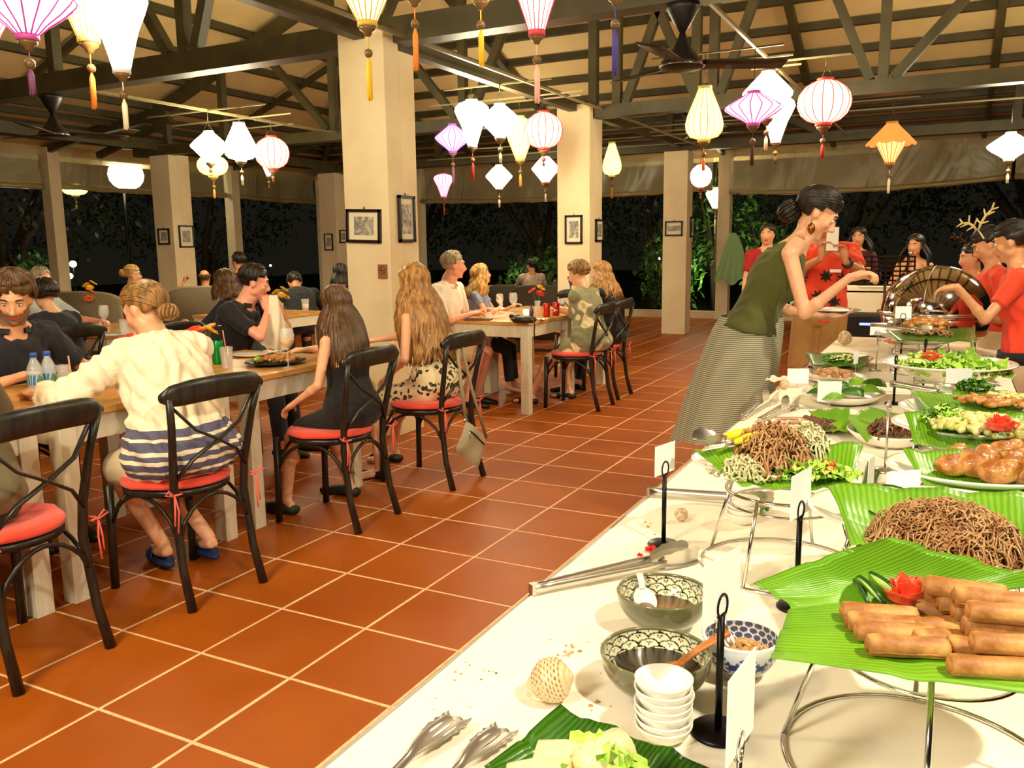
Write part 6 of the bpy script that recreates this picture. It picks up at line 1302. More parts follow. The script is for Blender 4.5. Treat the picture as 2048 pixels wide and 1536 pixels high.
for (x, y, s, r_) in ((1725, 1200, 1, .020), (1760, 1180, 1, .020), (1775, 1165, 1, .018), (1795, 1158, 1, .018), (1740, 1192, 1, .02)): cucumber(at(x, y, ZL-.004), 1, r_, 'green cucumber slices fanned out left of the tomato rose', 1.9+(x-1725)*.014, grp='cucumber slices by the spring rolls', tilt=1.05)
# --- noodle platter
riser(-.01, 1.50, .15, .11, .160, 'chrome wire riser under the fried noodle platter')
platter(-.01, 1.50, BZ+.16, .19, .145, 'white oval platter under the fried noodles', rot=.3)
ZN = BZ+.16+.022
leaf(W3((1655, 965, .985), (1700, 1090, .935), (2130, 1165, .925), (2110, 990, .975)), 'banana leaf under the fried noodles with a raised left corner', seed=5, sag=.022, n=20)
noodles(at(1890, 1095, ZN), .095, .085, .060, 900, M['noodle'], .0013, 'fried noodles heaped on the second platter from the front', L=.07, seed=1, curl=1.5)
noodles(at(1905, 1100, ZN), .075, .065, .040, 120, M['nooddark'], .0022, 'dark noodles and vegetables under the fried noodles', L=.05, seed=2)
noodles(at(1850, 1130, ZN), .09, .02, .008, 70, M['sprout'], .0014, 'pale cabbage shreds along the front of the noodles', 'shreds', L=.03, seed=3)
for x, y in ((1740, 1025), (1728, 1010), (1722, 1040), (1745, 1048), (1765, 1000), (1790, 995)): cucumber(at(x, y, ZN), 1, .022, 'cucumber slices at the left of the fried noodles', 2.1+(x-1722)*.01, grp='cucumber slices by the noodles', tilt=1.)
for x, y, lb in ((1752, 1035, 'tomato wedge at the left of the fried noodles'), (1815, 1010, 'small tomato wedge behind the fried noodles')): garnish(at(x, y, ZN), lb, 'tomato', .022 if x < 1800 else .014)
chunks(at(1890, 1025, ZN+.045), .03, .012, .004, 7, M['squid'], .008, 'prawn and squid rings on top of the noodles', 'squid_rings', seed=4)
# --- pork and sprout salad (left, on the tall riser)
riser(-.262, 1.625, .150, .105, .158, 'chrome wire riser under the shredded salad, left side')
platter(-.30, 1.735, BZ+.158, .165, .13, 'white platter under the shredded pork salad', rot=.3)
ZM = BZ+.158+.02
leaf(W3((1388, 898, .965), (1480, 972, .925), (1700, 980, .925), (1725, 885, .975)), 'banana leaf under the shredded pork salad, spread left and right', seed=6, sag=.022, n=18)
noodles(at(1540, 935, ZM), .075, .075, .085, 420, M['meat'], .0021, 'shredded pork on the left platter', 'shredded_pork', L=.04, seed=5, curl=1.3)
noodles(at(1595, 925, ZM), .065, .070, .080, 300, M['sprout'], .0018, 'pale bean sprouts right of the shredded pork', 'bean_sprouts', L=.04, seed=6)
noodles(at(1490, 945, ZM), .045, .05, .03, 120, M['sprout'], .0022, 'pale shreds at the left end of the pork salad', 'shreds', L=.04, seed=16)
leaves(at(1630, 955, ZM), .065, .045, .025, 130, M['lettuce'], .022, 'curly lettuce in front of the sprouts', 'lettuce', 7); leaves(at(1590, 955, ZM), .05, .02, .012, 50, M['herb'], .014, 'green herbs on the pork salad', seed=8)
garnish(at(1655, 945, ZM+.012), 'tomato rose at the right of the pork salad', 'rose', .022)
tongs(at(1560, 868, .985), at(1400, 905, .965), 'yellow-handled tongs leaning on the left leaf platter', gap=.022, w=.012, grip='yellow', head=.036)
# --- chicken platter (right)
riser(.07, 1.92, .14, .11, .14, 'chrome wire riser under the glazed chicken'); platter(.07, 1.92, BZ+.14, .175, .14, 'white oval platter under the glazed chicken', rot=.3); ZR_ = BZ+.14+.02
leaf(W3((1808, 898, .945), (1850, 978, .900), (2120, 1008, .900), (2120, 905, .94)), 'banana leaf under the glazed chicken pieces', seed=8, sag=.018, n=18)
_cl = ('leftmost chicken piece, lying low', 'second chicken piece from the left, large and shiny', 'chicken piece at the back left of the pile', 'chicken piece at the front of the pile', 'chicken piece in the middle, upper right', 'chicken piece at the front right', 'chicken piece on top in the middle', 'chicken piece at the back right', 'chicken piece cut by the right edge')
for k, (x, y, a, s) in enumerate(((1905, 940, .3, .9), (1950, 942, .1, 1.1), (1915, 912, .9, .7), (1990, 955, -.2, 1.), (2020, 935, .4, 1.), (2050, 955, .2, 1.), (1968, 925, 1.2, .9), (2010, 910, .2, .9), (2070, 925, .2, 1.))):
    t = thing('chicken_piece', 'glazed '+_cl[k], 'food', at(x, y+6, ZR_+.004), a, 'glazed chicken pieces'); mob('meat', G().ell((0, 0, .018*s), (.040*s, .029*s, .024*s), None, 14, 9).ell((.022*s, .008*s, .028*s), (.024*s, .02*s, .018*s), rotz(.5), 12, 8), M['chicken'], t)
garnish(at(2043, 900, ZR_+.01), 'tomato piece at the right edge behind the chicken', 'tomato', .016)
# --- squid salad (right, behind)
riser(.055, 2.33, .13, .11, .15, 'chrome wire riser under the pale squid salad'); platter(.055, 2.33, BZ+.15, .175, .15, 'white oval platter under the squid salad', rot=.3); ZS = BZ+.15+.02
leaf(W3((1806, 822, .965), (1828, 890, .912), (2110, 902, .912), (2110, 830, .955)), 'banana leaf under the squid salad with raised left edge', seed=9, sag=.020, n=18)
chunks(at(1960, 875, ZS), .105, .085, .05, 150, M['squid'], .0125, 'pale squid pieces heaped on the leaf', 'squid_pieces', seed=9, stretch=1.2)
leaves(at(1890, 862, ZS), .05, .06, .065, 150, M['herb'], .018, 'green herbs at the left of the squid salad', seed=10); leaves(at(1898, 856, ZS+.015), .045, .05, .055, 80, M['lettuce'], .016, 'light green leaves among the herbs of the squid salad', 'lettuce', 11)
garnish(at(2000, 858, ZS+.045), 'tomato on the squid salad', 'rose', .030)
# --- oval grilled platter with tongs (right)
riser(.06, 2.80, .12, .11, .10, 'low chrome riser under the grilled fish platter'); platter(.06, 2.80, BZ+.10, .185, .17, 'white oval platter with grilled fish and herbs', rot=.2, h=.03); ZW = BZ+.10+.03
leaf(W3((1815, 768, .905), (1850, 818, .878), (2120, 842, .878), (2110, 790, .90)), 'banana leaf on the grilled fish platter', seed=12, sag=.014, n=14)
leaves(at(1945, 790, ZW), .05, .06, .05, 150, M['herb'], .018, 'parsley bunch on the grilled fish platter', seed=13); chunks(at(1985, 812, ZW), .09, .06, .02, 80, M['chicken'], .015, 'grilled fish pieces behind the parsley', 'grilled_fish', seed=13, flat=.5); chunks(at(2020, 802, ZW+.01), .07, .05, .02, 50, M['squid'], .010, 'pale fish flakes at the right edge', 'fish_flakes', seed=14, flat=.5)
tongs(at(1785, 775, .915), at(1905, 795, .905), 'dark tongs resting on the grilled fish platter', gap=.012, w=.018)
# --- tall white bowl of lettuce
riser(.0, 3.52, .12, .11, .11, 'chrome riser under the lettuce bowl'); t = thing('salad_bowl', 'wide white oval bowl of lettuce with a tomato', 'bowl', (.0, 3.52, BZ+.11), .2)
mob('bowl_body', G().lathe([(.42, 0), (.5, .004), (.72, .03), (.9, .055), (1.03, .062), (1.03, .067), (.90, .060), (.70, .035), (.48, .010), (0, .008)], n=64, sx=.225, sy=.23), M['ceramic'], t)
leaves((.02, 3.5, .880), .165, .15, .055, 330, M['lettuce'], .05, 'bright green lettuce in the wide white bowl', 'lettuce', 15); garnish((-.055, 3.46, .935), 'tomato rose in the wide lettuce bowl', 'rose', .034); cucumber((-.10, 3.40, .925), 3, .024, 'cucumber slices in the lettuce bowl', grp='cucumber slices in the lettuce bowl')
# --- left row of flat dishes
platter(-.145, 2.83, BZ+.001, .125, .15, 'white oval dish of dark shredded meat with green leaves', h=.04); leaf(W3((1692, 835, .82), (1735, 885, .79), (1800, 830, .80), (1745, 812, .82)), 'dark banana leaf in the shredded meat dish', 'leaf', seed=21, sag=.0, n=10)
noodles(at(1785, 872, .785), .07, .08, .045, 220, M['beef'], .0038, 'dark shredded meat in the oval dish', 'shredded_beef', L=.028, seed=22); noodles(at(1790, 862, .80), .05, .06, .04, 110, M['meat'], .003, 'pale shredded meat on top of the dark meat', 'shredded_pork', L=.028, seed=23)
platter(-.385, 2.98, BZ+.001, .13, .15, 'white dish of grilled skewers with green leaf', h=.02); leaf(W3((1615, 822, .80), (1640, 862, .772), (1712, 862, .775), (1700, 815, .83)), 'folded banana leaf on the skewer dish', seed=24, sag=.0, n=12)
sk_ = None
for k in range(9):
    c = at(1612+(k % 5)*6, 838+k*2.5, .782); 
    if sk_ is None:
        sk_ = thing('skewer', 'grilled meat skewers on the white dish', 'food', c, .35, 'grilled meat skewers'); mob('stick', G().tube([(-.10, 0, .004), (.07, 0, .006)], .0016, 5), M['wood'], sk_); g = G()
        for j in range(4): g.ell((-.0+.018*j, 0, .007), (.011, .008, .007), rotz(j), 9, 6)
        mob('meat', g, M['beef'], sk_)
    else: dup(sk_, c, .35+.05*math.sin(k*2))
platter(-.355, 3.52, BZ+.001, .155, .19, 'white oval dish of green leaf parcels', h=.035)
pc_ = None
for k, (x, y, a) in enumerate(((1640, 790, .3), (1668, 798, 1.1), (1700, 790, .1), (1735, 785, .8), (1680, 778, .6), (1715, 770, 1.5), (1745, 772, .2), (1650, 775, .9))):
    c = at(x, y, .80); cs = [c+rotz(a)@np.array(q) for q in ((-.05, -.035, .012), (.05, -.03, .0), (.045, .035, .02), (-.045, .03, .0))]; leaf(cs, 'folded banana leaf parcels in the oval dish', 'leaf' if k % 2 else 'leafd', seed=30+k, sag=-.02, n=8, name='leaf_parcel').update()if False else T(leaf(cs, None, 'leaf' if k % 2 else 'leafd', seed=30+k, sag=-.02, n=8, name='leaf_parcel', tag_=False), ('hindmost', 'left front', 'centre front', 'right front', 'middle', 'back right', 'far right', 'leftmost')[k]+' folded banana leaf parcel in the oval dish', 'food', 'leaf parcels')
platter(-.44, 4.02, BZ+.001, .13, .16, 'white dish of yellow fritters behind the leaf parcels', h=.02); chunks(at(1665, 757, .775), .085, .085, .035, 60, M['noodle'], .016, 'yellow fritters behind the leaf parcels', 'fritters', seed=33, flat=.6)
platter(-.47, 4.62, BZ+.001, .14, .21, 'white oval dish of green bean skewers', h=.03); leaf(W3((1612, 705, .81), (1620, 730, .785), (1735, 735, .785), (1735, 712, .80)), 'dark leaf edge on the green skewer dish', 'leafd', seed=34, sag=0, n=10); noodles(at(1680, 722, .785), .09, .12, .03, 200, M['herb'], .004, 'green beans and mushrooms on the oval dish', 'green_beans', L=.05, curl=.3, seed=35); chunks(at(1690, 720, .80), .07, .09, .02, 40, M['squid'], .007, 'pale mushroom caps among the green beans', 'mushrooms', seed=36)
platter(-.17, 4.98, BZ+.06, .165, .22, 'white dish of red prawns', h=.03); riser(-.17, 4.98, .10, .09, .06, 'low riser under the prawn dish')
pw = None; q = np.random.default_rng(8)
for k in range(26):
    c = np.array([-.17+q.uniform(-.12, .12), 4.95+q.uniform(-.15, .15), .85+q.uniform(0, .035)])
    if pw is None:
        pw = thing('prawn', 'red prawns heaped on the far white dish', 'food', c, 0, 'red prawns'); mob('shell', G().tube([(.035*math.cos(a), .035*math.sin(a), 0) for a in np.linspace(-.4, 2.6, 9)], [.004, .009, .011, .011, .010, .009, .008, .006, .003], 8), M['prawn'], pw)
        mob('feelers', G().tube([(.03, -.015, 0), (.055, -.04, .02), (.06, -.07, .03)], .0012, 4).tube([(.03, -.015, 0), (.06, -.03, .01), (.085, -.05, .01)], .0012, 4), M['prawn'], pw)
    else: dup(pw, c, q.uniform(0, 6.28))
leaves((.10, 4.2, .80), .14, .16, .06, 190, M['herb'], .035, 'dark curly greens right of the prawns', seed=37, up=.8)
platter(-.11, 4.42, BZ+.155, .20, .20, 'white platter with fried pieces in front of the chafing dish', h=.04); riser(-.11, 4.42, .13, .11, .155, 'chrome riser in front of the chafing dish'); leaf(W3((1765, 660, .96), (1800, 682, .945), (1950, 684, .945), (1955, 655, .965)), 'banana leaf on the platter before the chafing dish', 'leafd', seed=38, sag=0, n=10)
chunks(at(1855, 665, .955), .08, .06, .05, 26, M['chicken'], .026, 'fried golden pieces before the chafing dish', 'fried_pieces', seed=39, flat=.6); noodles(at(1850, 668, .955), .10, .06, .02, 80, M['noodle'], .003, 'brown noodles under the fried pieces', L=.06, seed=40)
tongs(at(1745, 655, .985), at(1860, 668, .975), 'long tongs lying over the platter before the chafing dish', gap=.01, w=.014)
# --- chafing dish
t = thing('chafing_dish', 'round chrome chafing dish with a roll-top dome', 'chafing dish', (-.075, 5.22, BZ)); C = (0, 0, 0); RD = .275
mob('dome', G().lathe([(RD*math.cos(a), .235+RD*.92*math.sin(a)) for a in np.linspace(0, PI/2, 16)], n=72, cap=False), pbr('dome_steel', (.56, .50, .44), .08, 1.), t)
mob('rim', G().lathe([(RD+.006, .222), (RD+.02, .228), (RD+.02, .238), (RD+.002, .242)], n=72), M['chrome'], t); mob('water_pan', G().lathe([(RD*.9, .10), (RD*.96, .12), (RD, .22), (RD-.006, .222)], n=72), M['chrome'], t)
for k in range(4): a = PI/4+k*PI/2; mob('leg', G().tube([(RD*.95*math.cos(a), RD*.95*math.sin(a), .21), (RD*1.03*math.cos(a), RD*1.03*math.sin(a), .0)], .010, 8), M['chrome'], t)
mob('lid_handle', G().tube([(-.06, -RD-.005, .25), (-.06, -RD-.035, .262), (.06, -RD-.035, .262), (.06, -RD-.005, .25)], .006, 8), M['chrome'], t); mob('burner', G().lathe([(.04, 0), (.045, .05), (.02, .055)], n=20), M['steel'], t)
for k in range(1): a = -.2; mob('dome_groove', G().tube([(RD*1.004*math.cos(e)*math.sin(a), -RD*1.004*math.cos(e)*math.cos(a), .235+RD*.925*math.sin(e)) for e in np.linspace(.05, 1.45, 12)], .0016, 5), M['steel'], t)
# --- holders along the middle
for (x, y, h, lb, m_, cd) in ((1770, 942, .165, 'polished steel holder between the pork salad and the chicken', 'steel', False), (1845, 790, .20, 'tall black holder in front of the lettuce bowl', 'black', False), (1787, 808, .16, 'short black holder left of the lettuce bowl', 'black', False),
                              (1752, 742, .17, 'steel holder left of the prawns', 'steel', True), (1800, 735, .24, 'black holder before the prawns with a small card', 'black', True)): holder(x, y, h, .075, .06, lb, mat=m_, base=.032, card=cd, d=nrm([1, .3, 0]) if cd else CARDD)
for (x, y, z, w, h, d, lb) in ((1659, 783, .83, .085, .075, (1, .42, 0), 'white card standing in the leaf parcel dish'), (1918, 752, .93, .08, .05, (1, .30, 0), 'white card behind the parsley'), (1806, 972, .94, .07, .055, (.9, .8, 0), 'white card with a slanted top behind the cucumber slices'), (1742, 950, .80, .05, .09, (.2, 1, 0), 'cream card standing on edge left of the fried noodles'),
                               (1596, 752, .80, .09, .065, (1, .4, 0), 'white card at the left edge before the fritters'), (1712, 715, .83, .05, .06, (.3, 1, 0), 'white card on the green bean dish'), (1735, 612, 1.0, .0, .0, None, '')):
    if not w: continue
    b = at(x, y, z); zb_ = b[2]-h/2; t = thing('menu_card', lb, 'card', b); d = nrm(d); R = np.stack([d, np.cross([0, 0, 1], d), [0, 0, 1.]], 1); mob('sheet', G().box((0, 0, 0), (w, .0015, h), R), M['paper'], t, smooth=False)
    mob('stick', G().tube([(0, .002, -h/2), (0, .002, BZ-b[2]+.001)], .0015, 5).tube([(-.012, .002, BZ-b[2]+.001), (.012, .002, BZ-b[2]+.001)], .0012, 5), M['chrome'], t)
# grey glass of cutlery paper + leaf scraps under the pork salad
leaf(W3((1735, 925, .756), (1760, 945, .754), (1745, 985, .754), (1722, 980, .757)), 'dark leaf scrap on the cloth left of the steel holder', 'leafd', seed=44, sag=0, n=8)
leaves(at(1520, 1022, .755), .02, .02, .004, 14, M['herb'], .012, 'herb scraps beside the small white bowls', seed=45)
napk = np.zeros((10, 12, 3))
for i in range(10):
    for j in range(12): napk[i, j] = np.array([-.02+.014*i, .012*j-.07, .006+.006*math.sin(i*1.7+j*.6)+.004*math.sin(j*1.9)])
T(mob('napkin', G().sheet(napk, .0), M['napkin'], loc=at(1545, 760, BZ)+np.array([0, 0, 0])), 'crumpled cream napkin at the table edge by the fritters', 'napkin')
# ================= things on the dining tables =================
TZ = .76
def glassware(kind, c, label, s=1., drink=None, group=None, straw=None):
    t = thing(kind, label, 'glass' if kind != 'water_bottle' else 'bottle', c, 0, group); gl = M['glass']
    if kind == 'wine_glass':
        mob('goblet', G().lathe([(.033*s, 0), (.032*s, .003), (.006*s, .007), (.0035*s, .02), (.0035*s, .085*s), (.012*s, .096*s), (.034*s, .125*s), (.039*s, .155*s), (.034*s, .195*s), (.030*s, .205*s), (.028*s, .205*s), (.032*s, .19*s), (.036*s, .155*s), (.031*s, .127*s), (.006*s, .103*s)], n=32), gl, t)
        if drink: mob('drink', G().lathe([(.006*s, .105*s), (.030*s, .128*s), (.0355*s, .150*s), (.001, .1505*s)], n=28), drink, t)
    elif kind == 'tumbler':
        mob('cup', G().lathe([(.026*s, 0), (.034*s, .115*s), (.0325*s, .115*s), (.025*s, .006)], n=28), gl, t)
        if drink: mob('drink', G().lathe([(.0245*s, .007), (.030*s, .07*s), (.001, .071*s)], n=24), drink, t)
    elif kind == 'water_bottle':
        mob('bottle_body', G().lathe([(.028, 0), (.031, .004), (.031, .05), (.029, .056), (.031, .062), (.031, .115), (.029, .135), (.016, .165), (.0125, .172), (.0125, .182)], n=28), pbr('bottle_plastic', (.85, .92, 1), .06, alpha=.4, coat=1.), t); mob('cap', G().lathe([(.0145, .180), (.0148, .196), (.013, .198)], n=20), pbr('blue_cap', srgb(40, 90, 190), .35), t)
        mob('label', G().lathe([(.0316, .066), (.0316, .108)], n=28, cap=False), LABEL, t)
    if straw: mob('straw', G().tube([(.012, .0, .01), (-.018, .006, .17*s), (-.022, .007, .2*s)], .0032, 8), straw, t)
    return t
def label_mat():
    N = NT('bottle_label'); nz = N.add('ShaderNodeTexWave', i_Scale=14., i_Distortion=4.); N.ln(N.co(), nz.inputs['Vector']); N.ln(N.ramp(nz.outputs[1], [(.2, srgb(60, 120, 200)), (.5, srgb(210, 225, 240)), (.8, srgb(90, 150, 120))]), N.b.inputs['Base Color']); return N.m
LABEL = label_mat(); PINKST = pbr('pink_straw', srgb(236, 150, 120), .4); AMBER = pbr('orange_juice', srgb(250, 190, 80), .1); WATER = pbr('water_drink', (.9, .95, .95), .03, alpha=.2, coat=1.); MILK = pbr('milky_drink', srgb(236, 222, 196), .3)
glassware('water_bottle', at(75, 800, TZ), 'left small water bottle with a blue cap at the left table end'); glassware('water_bottle', at(102, 795, TZ), 'right small water bottle with a blue cap at the left table end')
glassware('tumbler', at(150, 812, TZ), 'tall glass with a pink straw beside the water bottles', 1., WATER, straw=PINKST); glassware('tumbler', at(455, 738, TZ), 'glass with a pink straw beside the green can', 1., WATER, straw=PINKST)
glassware('tumbler', at(130, 775, TZ), 'empty glass behind the water bottles', .9)
glassware('wine_glass', at(577, 735, TZ), 'wine glass with a yellow drink in front of the man wiping his mouth', 1., AMBER); glassware('wine_glass', at(211, 664, TZ), 'wine glass standing alone on the second-row table')
glassware('wine_glass', at(1027, 632, TZ), 'wine glass before the blonde lady', 1.); glassware('wine_glass', at(1000, 628, TZ+.0), 'second wine glass by the blonde lady', .9); glassware('tumbler', at(1123, 622, TZ), 'half-empty dark drink by the floral jacket', 1., pbr('cola', srgb(50, 20, 10), .05)); glassware('tumbler', (-5.68, 6.08, TZ), 'glass with a clear straw by the yellow flowers', 1., WATER, straw=M['glass']); glassware('tumbler', (-5.60, 6.45, TZ), 'milky drink in a tall glass at the table corner', 1.1, MILK)
glassware('tumbler', at(250, 670, TZ), 'plain glass right of the lone wine glass', 1.)
def can(c, label, col, h=.118, r=.031, group=None):
    t = thing('drink_can', label, 'can', c, 0, group); mob('can_body', G().lathe([(r*.86, 0), (r, .008), (r, h-.012), (r*.84, h)], n=28), pbr('can_'+label[:8].replace(' ', ''), col, .28, .5), t); mob('lid', G().lathe([(r*.84, h), (r*.8, h-.003), (.001, h-.003)], n=24), M['steel'], t)
can(at(1093, 633, TZ), 'left of the two red cans on the far table', srgb(200, 50, 34)); can(at(1112, 631, TZ), 'right of the two red cans on the far table', srgb(200, 50, 34)); can(at(437, 728, TZ), 'green can beside the glass with the pink straw', srgb(16, 140, 60), .13)
can(at(163, 640, TZ), 'orange can on the second-row table', srgb(220, 90, 40)); can(at(150, 634, TZ), 'dark blue can on the second-row table', srgb(30, 34, 100))
t = thing('small_bottle', 'small dark blue bottle by the flowers on the far table', 'bottle', at(1063, 634, TZ)); mob('glass_body', G().lathe([(.018, 0), (.019, .06), (.008, .08), (.008, .10)], n=20), pbr('blue_glass', srgb(30, 40, 110), .1, coat=1.), t); mob('cap', G().lathe([(.009, .1), (.009, .112)], n=14), M['matte'], t)
t = thing('candle_holder', 'glowing candle glass on the far table', 'candle', at(1052, 632, TZ)); mob('holder', G().lathe([(.024, 0), (.03, .06), (.028, .06), (.022, .004)], n=24), M['glass'], t); mob('flame', G().lathe([(.002, .02), (.010, .032), (.007, .045), (.001, .06)], n=12), pbr('flame', (1, .8, .4), emit=((1, .72, .34), 60.)), t)
def flowers(c, label, cols, h=.2, n=3, r=.04, vase=True):
    t = thing('flower_vase', label, 'flowers', c)
    if vase: mob('vase', G().lathe([(.022, 0), (.028, .03), (.024, .085), (.03, .12), (.028, .12), (.021, .085), (.024, .03)], n=24), M['glass'], t)
    for k in range(n):
        a = 2.3*k+1; x, y = .035*math.cos(a)*(1+.3*k), .035*math.sin(a)*(1+.3*k); hh = h*(1-.10*k); st = mob('stem', G().tube([(0, 0, .02), (x*.4, y*.4, hh*.6), (x, y, hh)], .0028, 6), M['stem'], t); tl = rotz(a)@np.array([[math.cos(.6), 0, math.sin(.6)], [0, 1, 0], [-math.sin(.6), 0, math.cos(.6)]]); g = G()
        for lay in range(2):
            for j in range(14): b = 2*PI*j/14+lay*.2; d = np.array([math.cos(b), math.sin(b), .18+.3*lay]); P = [tl@(d*q_*r*(1-.25*lay)) + np.array([x, y, hh]) for q_ in (.15, .6, 1.)]; g.tube(P, [r*.05, r*.17, r*.08], 5, flat=.3)
        mob('blossom', g, M[cols[k % len(cols)]], t); mob('flower_heart', G().ell(np.array([x, y, hh])+tl@np.array([0, 0, r*.2]), (r*.22, r*.22, r*.15), tl, 10, 6), M['flower_o' if cols[k % len(cols)] == 'flower_y' else 'bead'], st)
    return t
flowers(at(412, 715, TZ), 'vase with a yellow gerbera behind the shoulder of the striped white shirt', ('flower_y', 'flower_o'), .15, 2, .05); flowers(at(182, 640, TZ), 'vase of orange and yellow gerberas on the second-row table at left', ('flower_o', 'flower_y', 'flower_o'), .24, 3, .055)
flowers(at(563, 632, TZ), 'vase of yellow flowers behind the man wiping his mouth', ('flower_y',), .24, 4, .045); flowers(at(1075, 628, TZ), 'vase with yellow, orange and red gerberas by the red cans', ('flower_y', 'flower_o', 'red'), .23, 3, .045)
flowers(atx(330, 625, -7.2)*np.array([1, 1, 0])+np.array([0, 0, TZ]) if False else (-8.55, 6.3, TZ), 'vase of pale yellow flowers far left behind the fair knot of hair', ('flower_y',), .26, 3, .05)
# plates with food, black platter
t = thing('plate', 'black oval plate of food in front of the lady in the black dress', 'plate', at(552, 728, TZ)); mob('plate_body', G().lathe([(.08, 0), (.12, .006), (.165, .018), (.165, .022), (.11, .010), (0, .008)], n=40, sx=.9, sy=1.05), M['matte'], t)
chunks(at(560, 724, TZ+.012), .09, .11, .03, 60, M['chicken'], .016, 'brown fried food with rice on the black plate', 'fried_food', seed=51); leaves(at(525, 724, TZ+.012), .04, .05, .015, 30, M['leafy'], .03, 'lettuce at the left of the black plate', 'lettuce', 52)
for (x, y, lb, r) in ((500, 712, 'plate with leftovers behind the black plate', .11), (1000, 620, 'white plate by the hand of the man in white', .09), (235, 672, 'round plate on the second-row table', .1)):
    t = thing('plate', lb, 'plate', at(x, y, TZ)); mob('plate_body', G().lathe([(r*.6, 0), (r*.75, .004), (r, .014), (r, .017), (r*.7, .008), (0, .007)], n=36), M['ceramic'], t)
t = thing('menu_booklet', 'dark menu booklet lying on the far table before the man in white', 'menu', at(957, 640, TZ), .3); mob('cover', G().box((0, 0, .006), (.22, .13, .010)), pbr('menu_cover', srgb(60, 46, 30), .5), t, smooth=False)
for k, (x, y) in enumerate(((1040, 641), (1060, 640), (1028, 637))):
    if k == 0: t = thing('clutch_bag', 'black clutch bag with a hanging strap on the corner of the far table', 'bag', at(1047, 646, TZ)); mob('bag_body', G().lathe([(.001, 0), (.09, .004), (.115, .025), (.1, .048), (.05, .056), (.001, .057)], n=28, sx=1., sy=.55, wob=lambda q, r, z: q*(1+.04*np.sin(q[:, :1]*80))), pbr('brown_black_leather', srgb(34, 26, 18), .4, bump=(40, .6, .01)), t); mob('strap', G().tube([(.08, -.03, .045), (.12, -.07, .03), (.15, -.105, .004), (.155, -.125, -.06), (.16, -.128, -.12)], .006, 6, flat=.4), M['matte'], t)
t = thing('sunglasses', 'black sunglasses lying behind the clutch bag', 'glasses', at(1030, 637, TZ)); g = G()
for s in (-1, 1): g.ell((s*.032, 0, .018), (.027, .004, .018), None, 14, 8); g.tube([(s*.058, 0, .022), (s*.058, .06, .012), (s*.05, .10, .004)], .003, 6)
mob('frame', g.tube([(-.01, 0, .022), (.01, 0, .022)], .003, 6), M['matte'], t)
T(mob('napkin', G().sheet(np.array([[(.012*i-.05, .012*j-.05, .004+.010*abs(math.sin(i*.9+j*.7))) for j in range(9)] for i in range(9)])), M['napkin'], loc=at(1085, 640, TZ)), 'crumpled white napkin beside the clutch bag', 'napkin')
T(mob('napkin', G().sheet(np.array([[(.014*i-.05, .014*j-.05, .004+.008*abs(math.sin(i*.8+j*.9))) for j in range(9)] for i in range(9)])), M['napkin'], loc=at(535, 706, TZ)), 'used white napkin on the near table behind the black plate', 'napkin')
# --- grey shoulder bag hanging from the chair
b0 = np.array([-2.43, 4.17, .235]); t = thing('shoulder_bag', 'grey leather shoulder bag hanging from the chair of the leopard dress', 'bag', b0); n, m = 12, 10; F = np.zeros((2, n, m, 3)); ax = nrm([.15, 1, 0]); nn = np.array([1, -.15, 0])
for s in (0, 1):
    for i in range(n):
        for j in range(m):
            u, v = i/(n-1), j/(m-1); edge = min(u, 1-u, v, 1-v)*4; th = .028*min(edge, 1)**.5*(1 if s else -1)
            p = ax*((v-.5)*.25)+np.array([0, 0, 1])*((.5-u)*.19); tilt = -.62; ct, st_ = math.cos(tilt), math.sin(tilt); a, z = p@ax, p[2]; a, z = a*ct-z*st_, a*st_+z*ct; F[s, i, j] = ax*a*1.0+np.array([0, 0, z])+nn*(th+.01*math.sin(v*5+u*3))
mob('bag_front', G().sheet(F[1]), M['bag'], t); mob('bag_back', G().sheet(F[0]), M['bag'], t)
zp = [F[1, 3, j]+nn*.004 for j in range(1, m-1)]; mob('zip', G().tube(zp, .004, 6), M['black'], t); mob('zip_pull', G().tube([zp[0], zp[0]+np.array([0, 0, -.045])], .0035, 6), M['steel'], t)
top = np.array([-2.455, 4.06, .885]); P1_ = F[1, 0, 0]; P2_ = F[1, 0, m-1]; off = top-b0
g = G().tube([P2_, P2_*.4+off*.5+np.array([.012, 0, 0]), off+np.array([.02, .01, -.02]), off+np.array([.0, .0, .006]), off+np.array([-.035, 0, .004]), off+np.array([-.05, 0, -.06])], .011, 8, flat=.25, hint=(0, 1, 0)); g2 = G().tube([off+np.array([-.03, -.012, .004]), off+np.array([.012, -.012, -.02]), P1_*.55+off*.45+np.array([.01, -.02, 0]), P1_], .011, 8, flat=.25, hint=(0, 1, 0))
mob('strap', g, M['bag'], t); mob('strap', g2, M['bag'], t); mob('buckle', G().box(P1_, (.012, .03, .02)), M['steel'], t); mob('strap_end', G().tube([P1_, P1_+np.array([.0, -.01, -.10]), P1_+np.array([0, -.012, -.17])], .010, 6, flat=.3), M['bag'], t)
# cream handbag between the two ladies
t = thing('handbag', 'cream handbag on the chair between the black and the leopard dress', 'bag', (-3.02, 3.88, .49)); mob('bag_body', G().ell((0, 0, .085), (.13, .07, .09), None, 20, 12), pbr('cream_leather', srgb(216, 186, 128), .45, bump=(30, .3, .005)), t); mob('flap', G().tube([(-.10, -.06, .12), (0, -.078, .085), (.1, -.06, .12)], .008, 8), M['napkin'], t)
mob('base', G().box((0, .0, -.005), (.1, .06, .012)), M['napkin'], t, smooth=False)
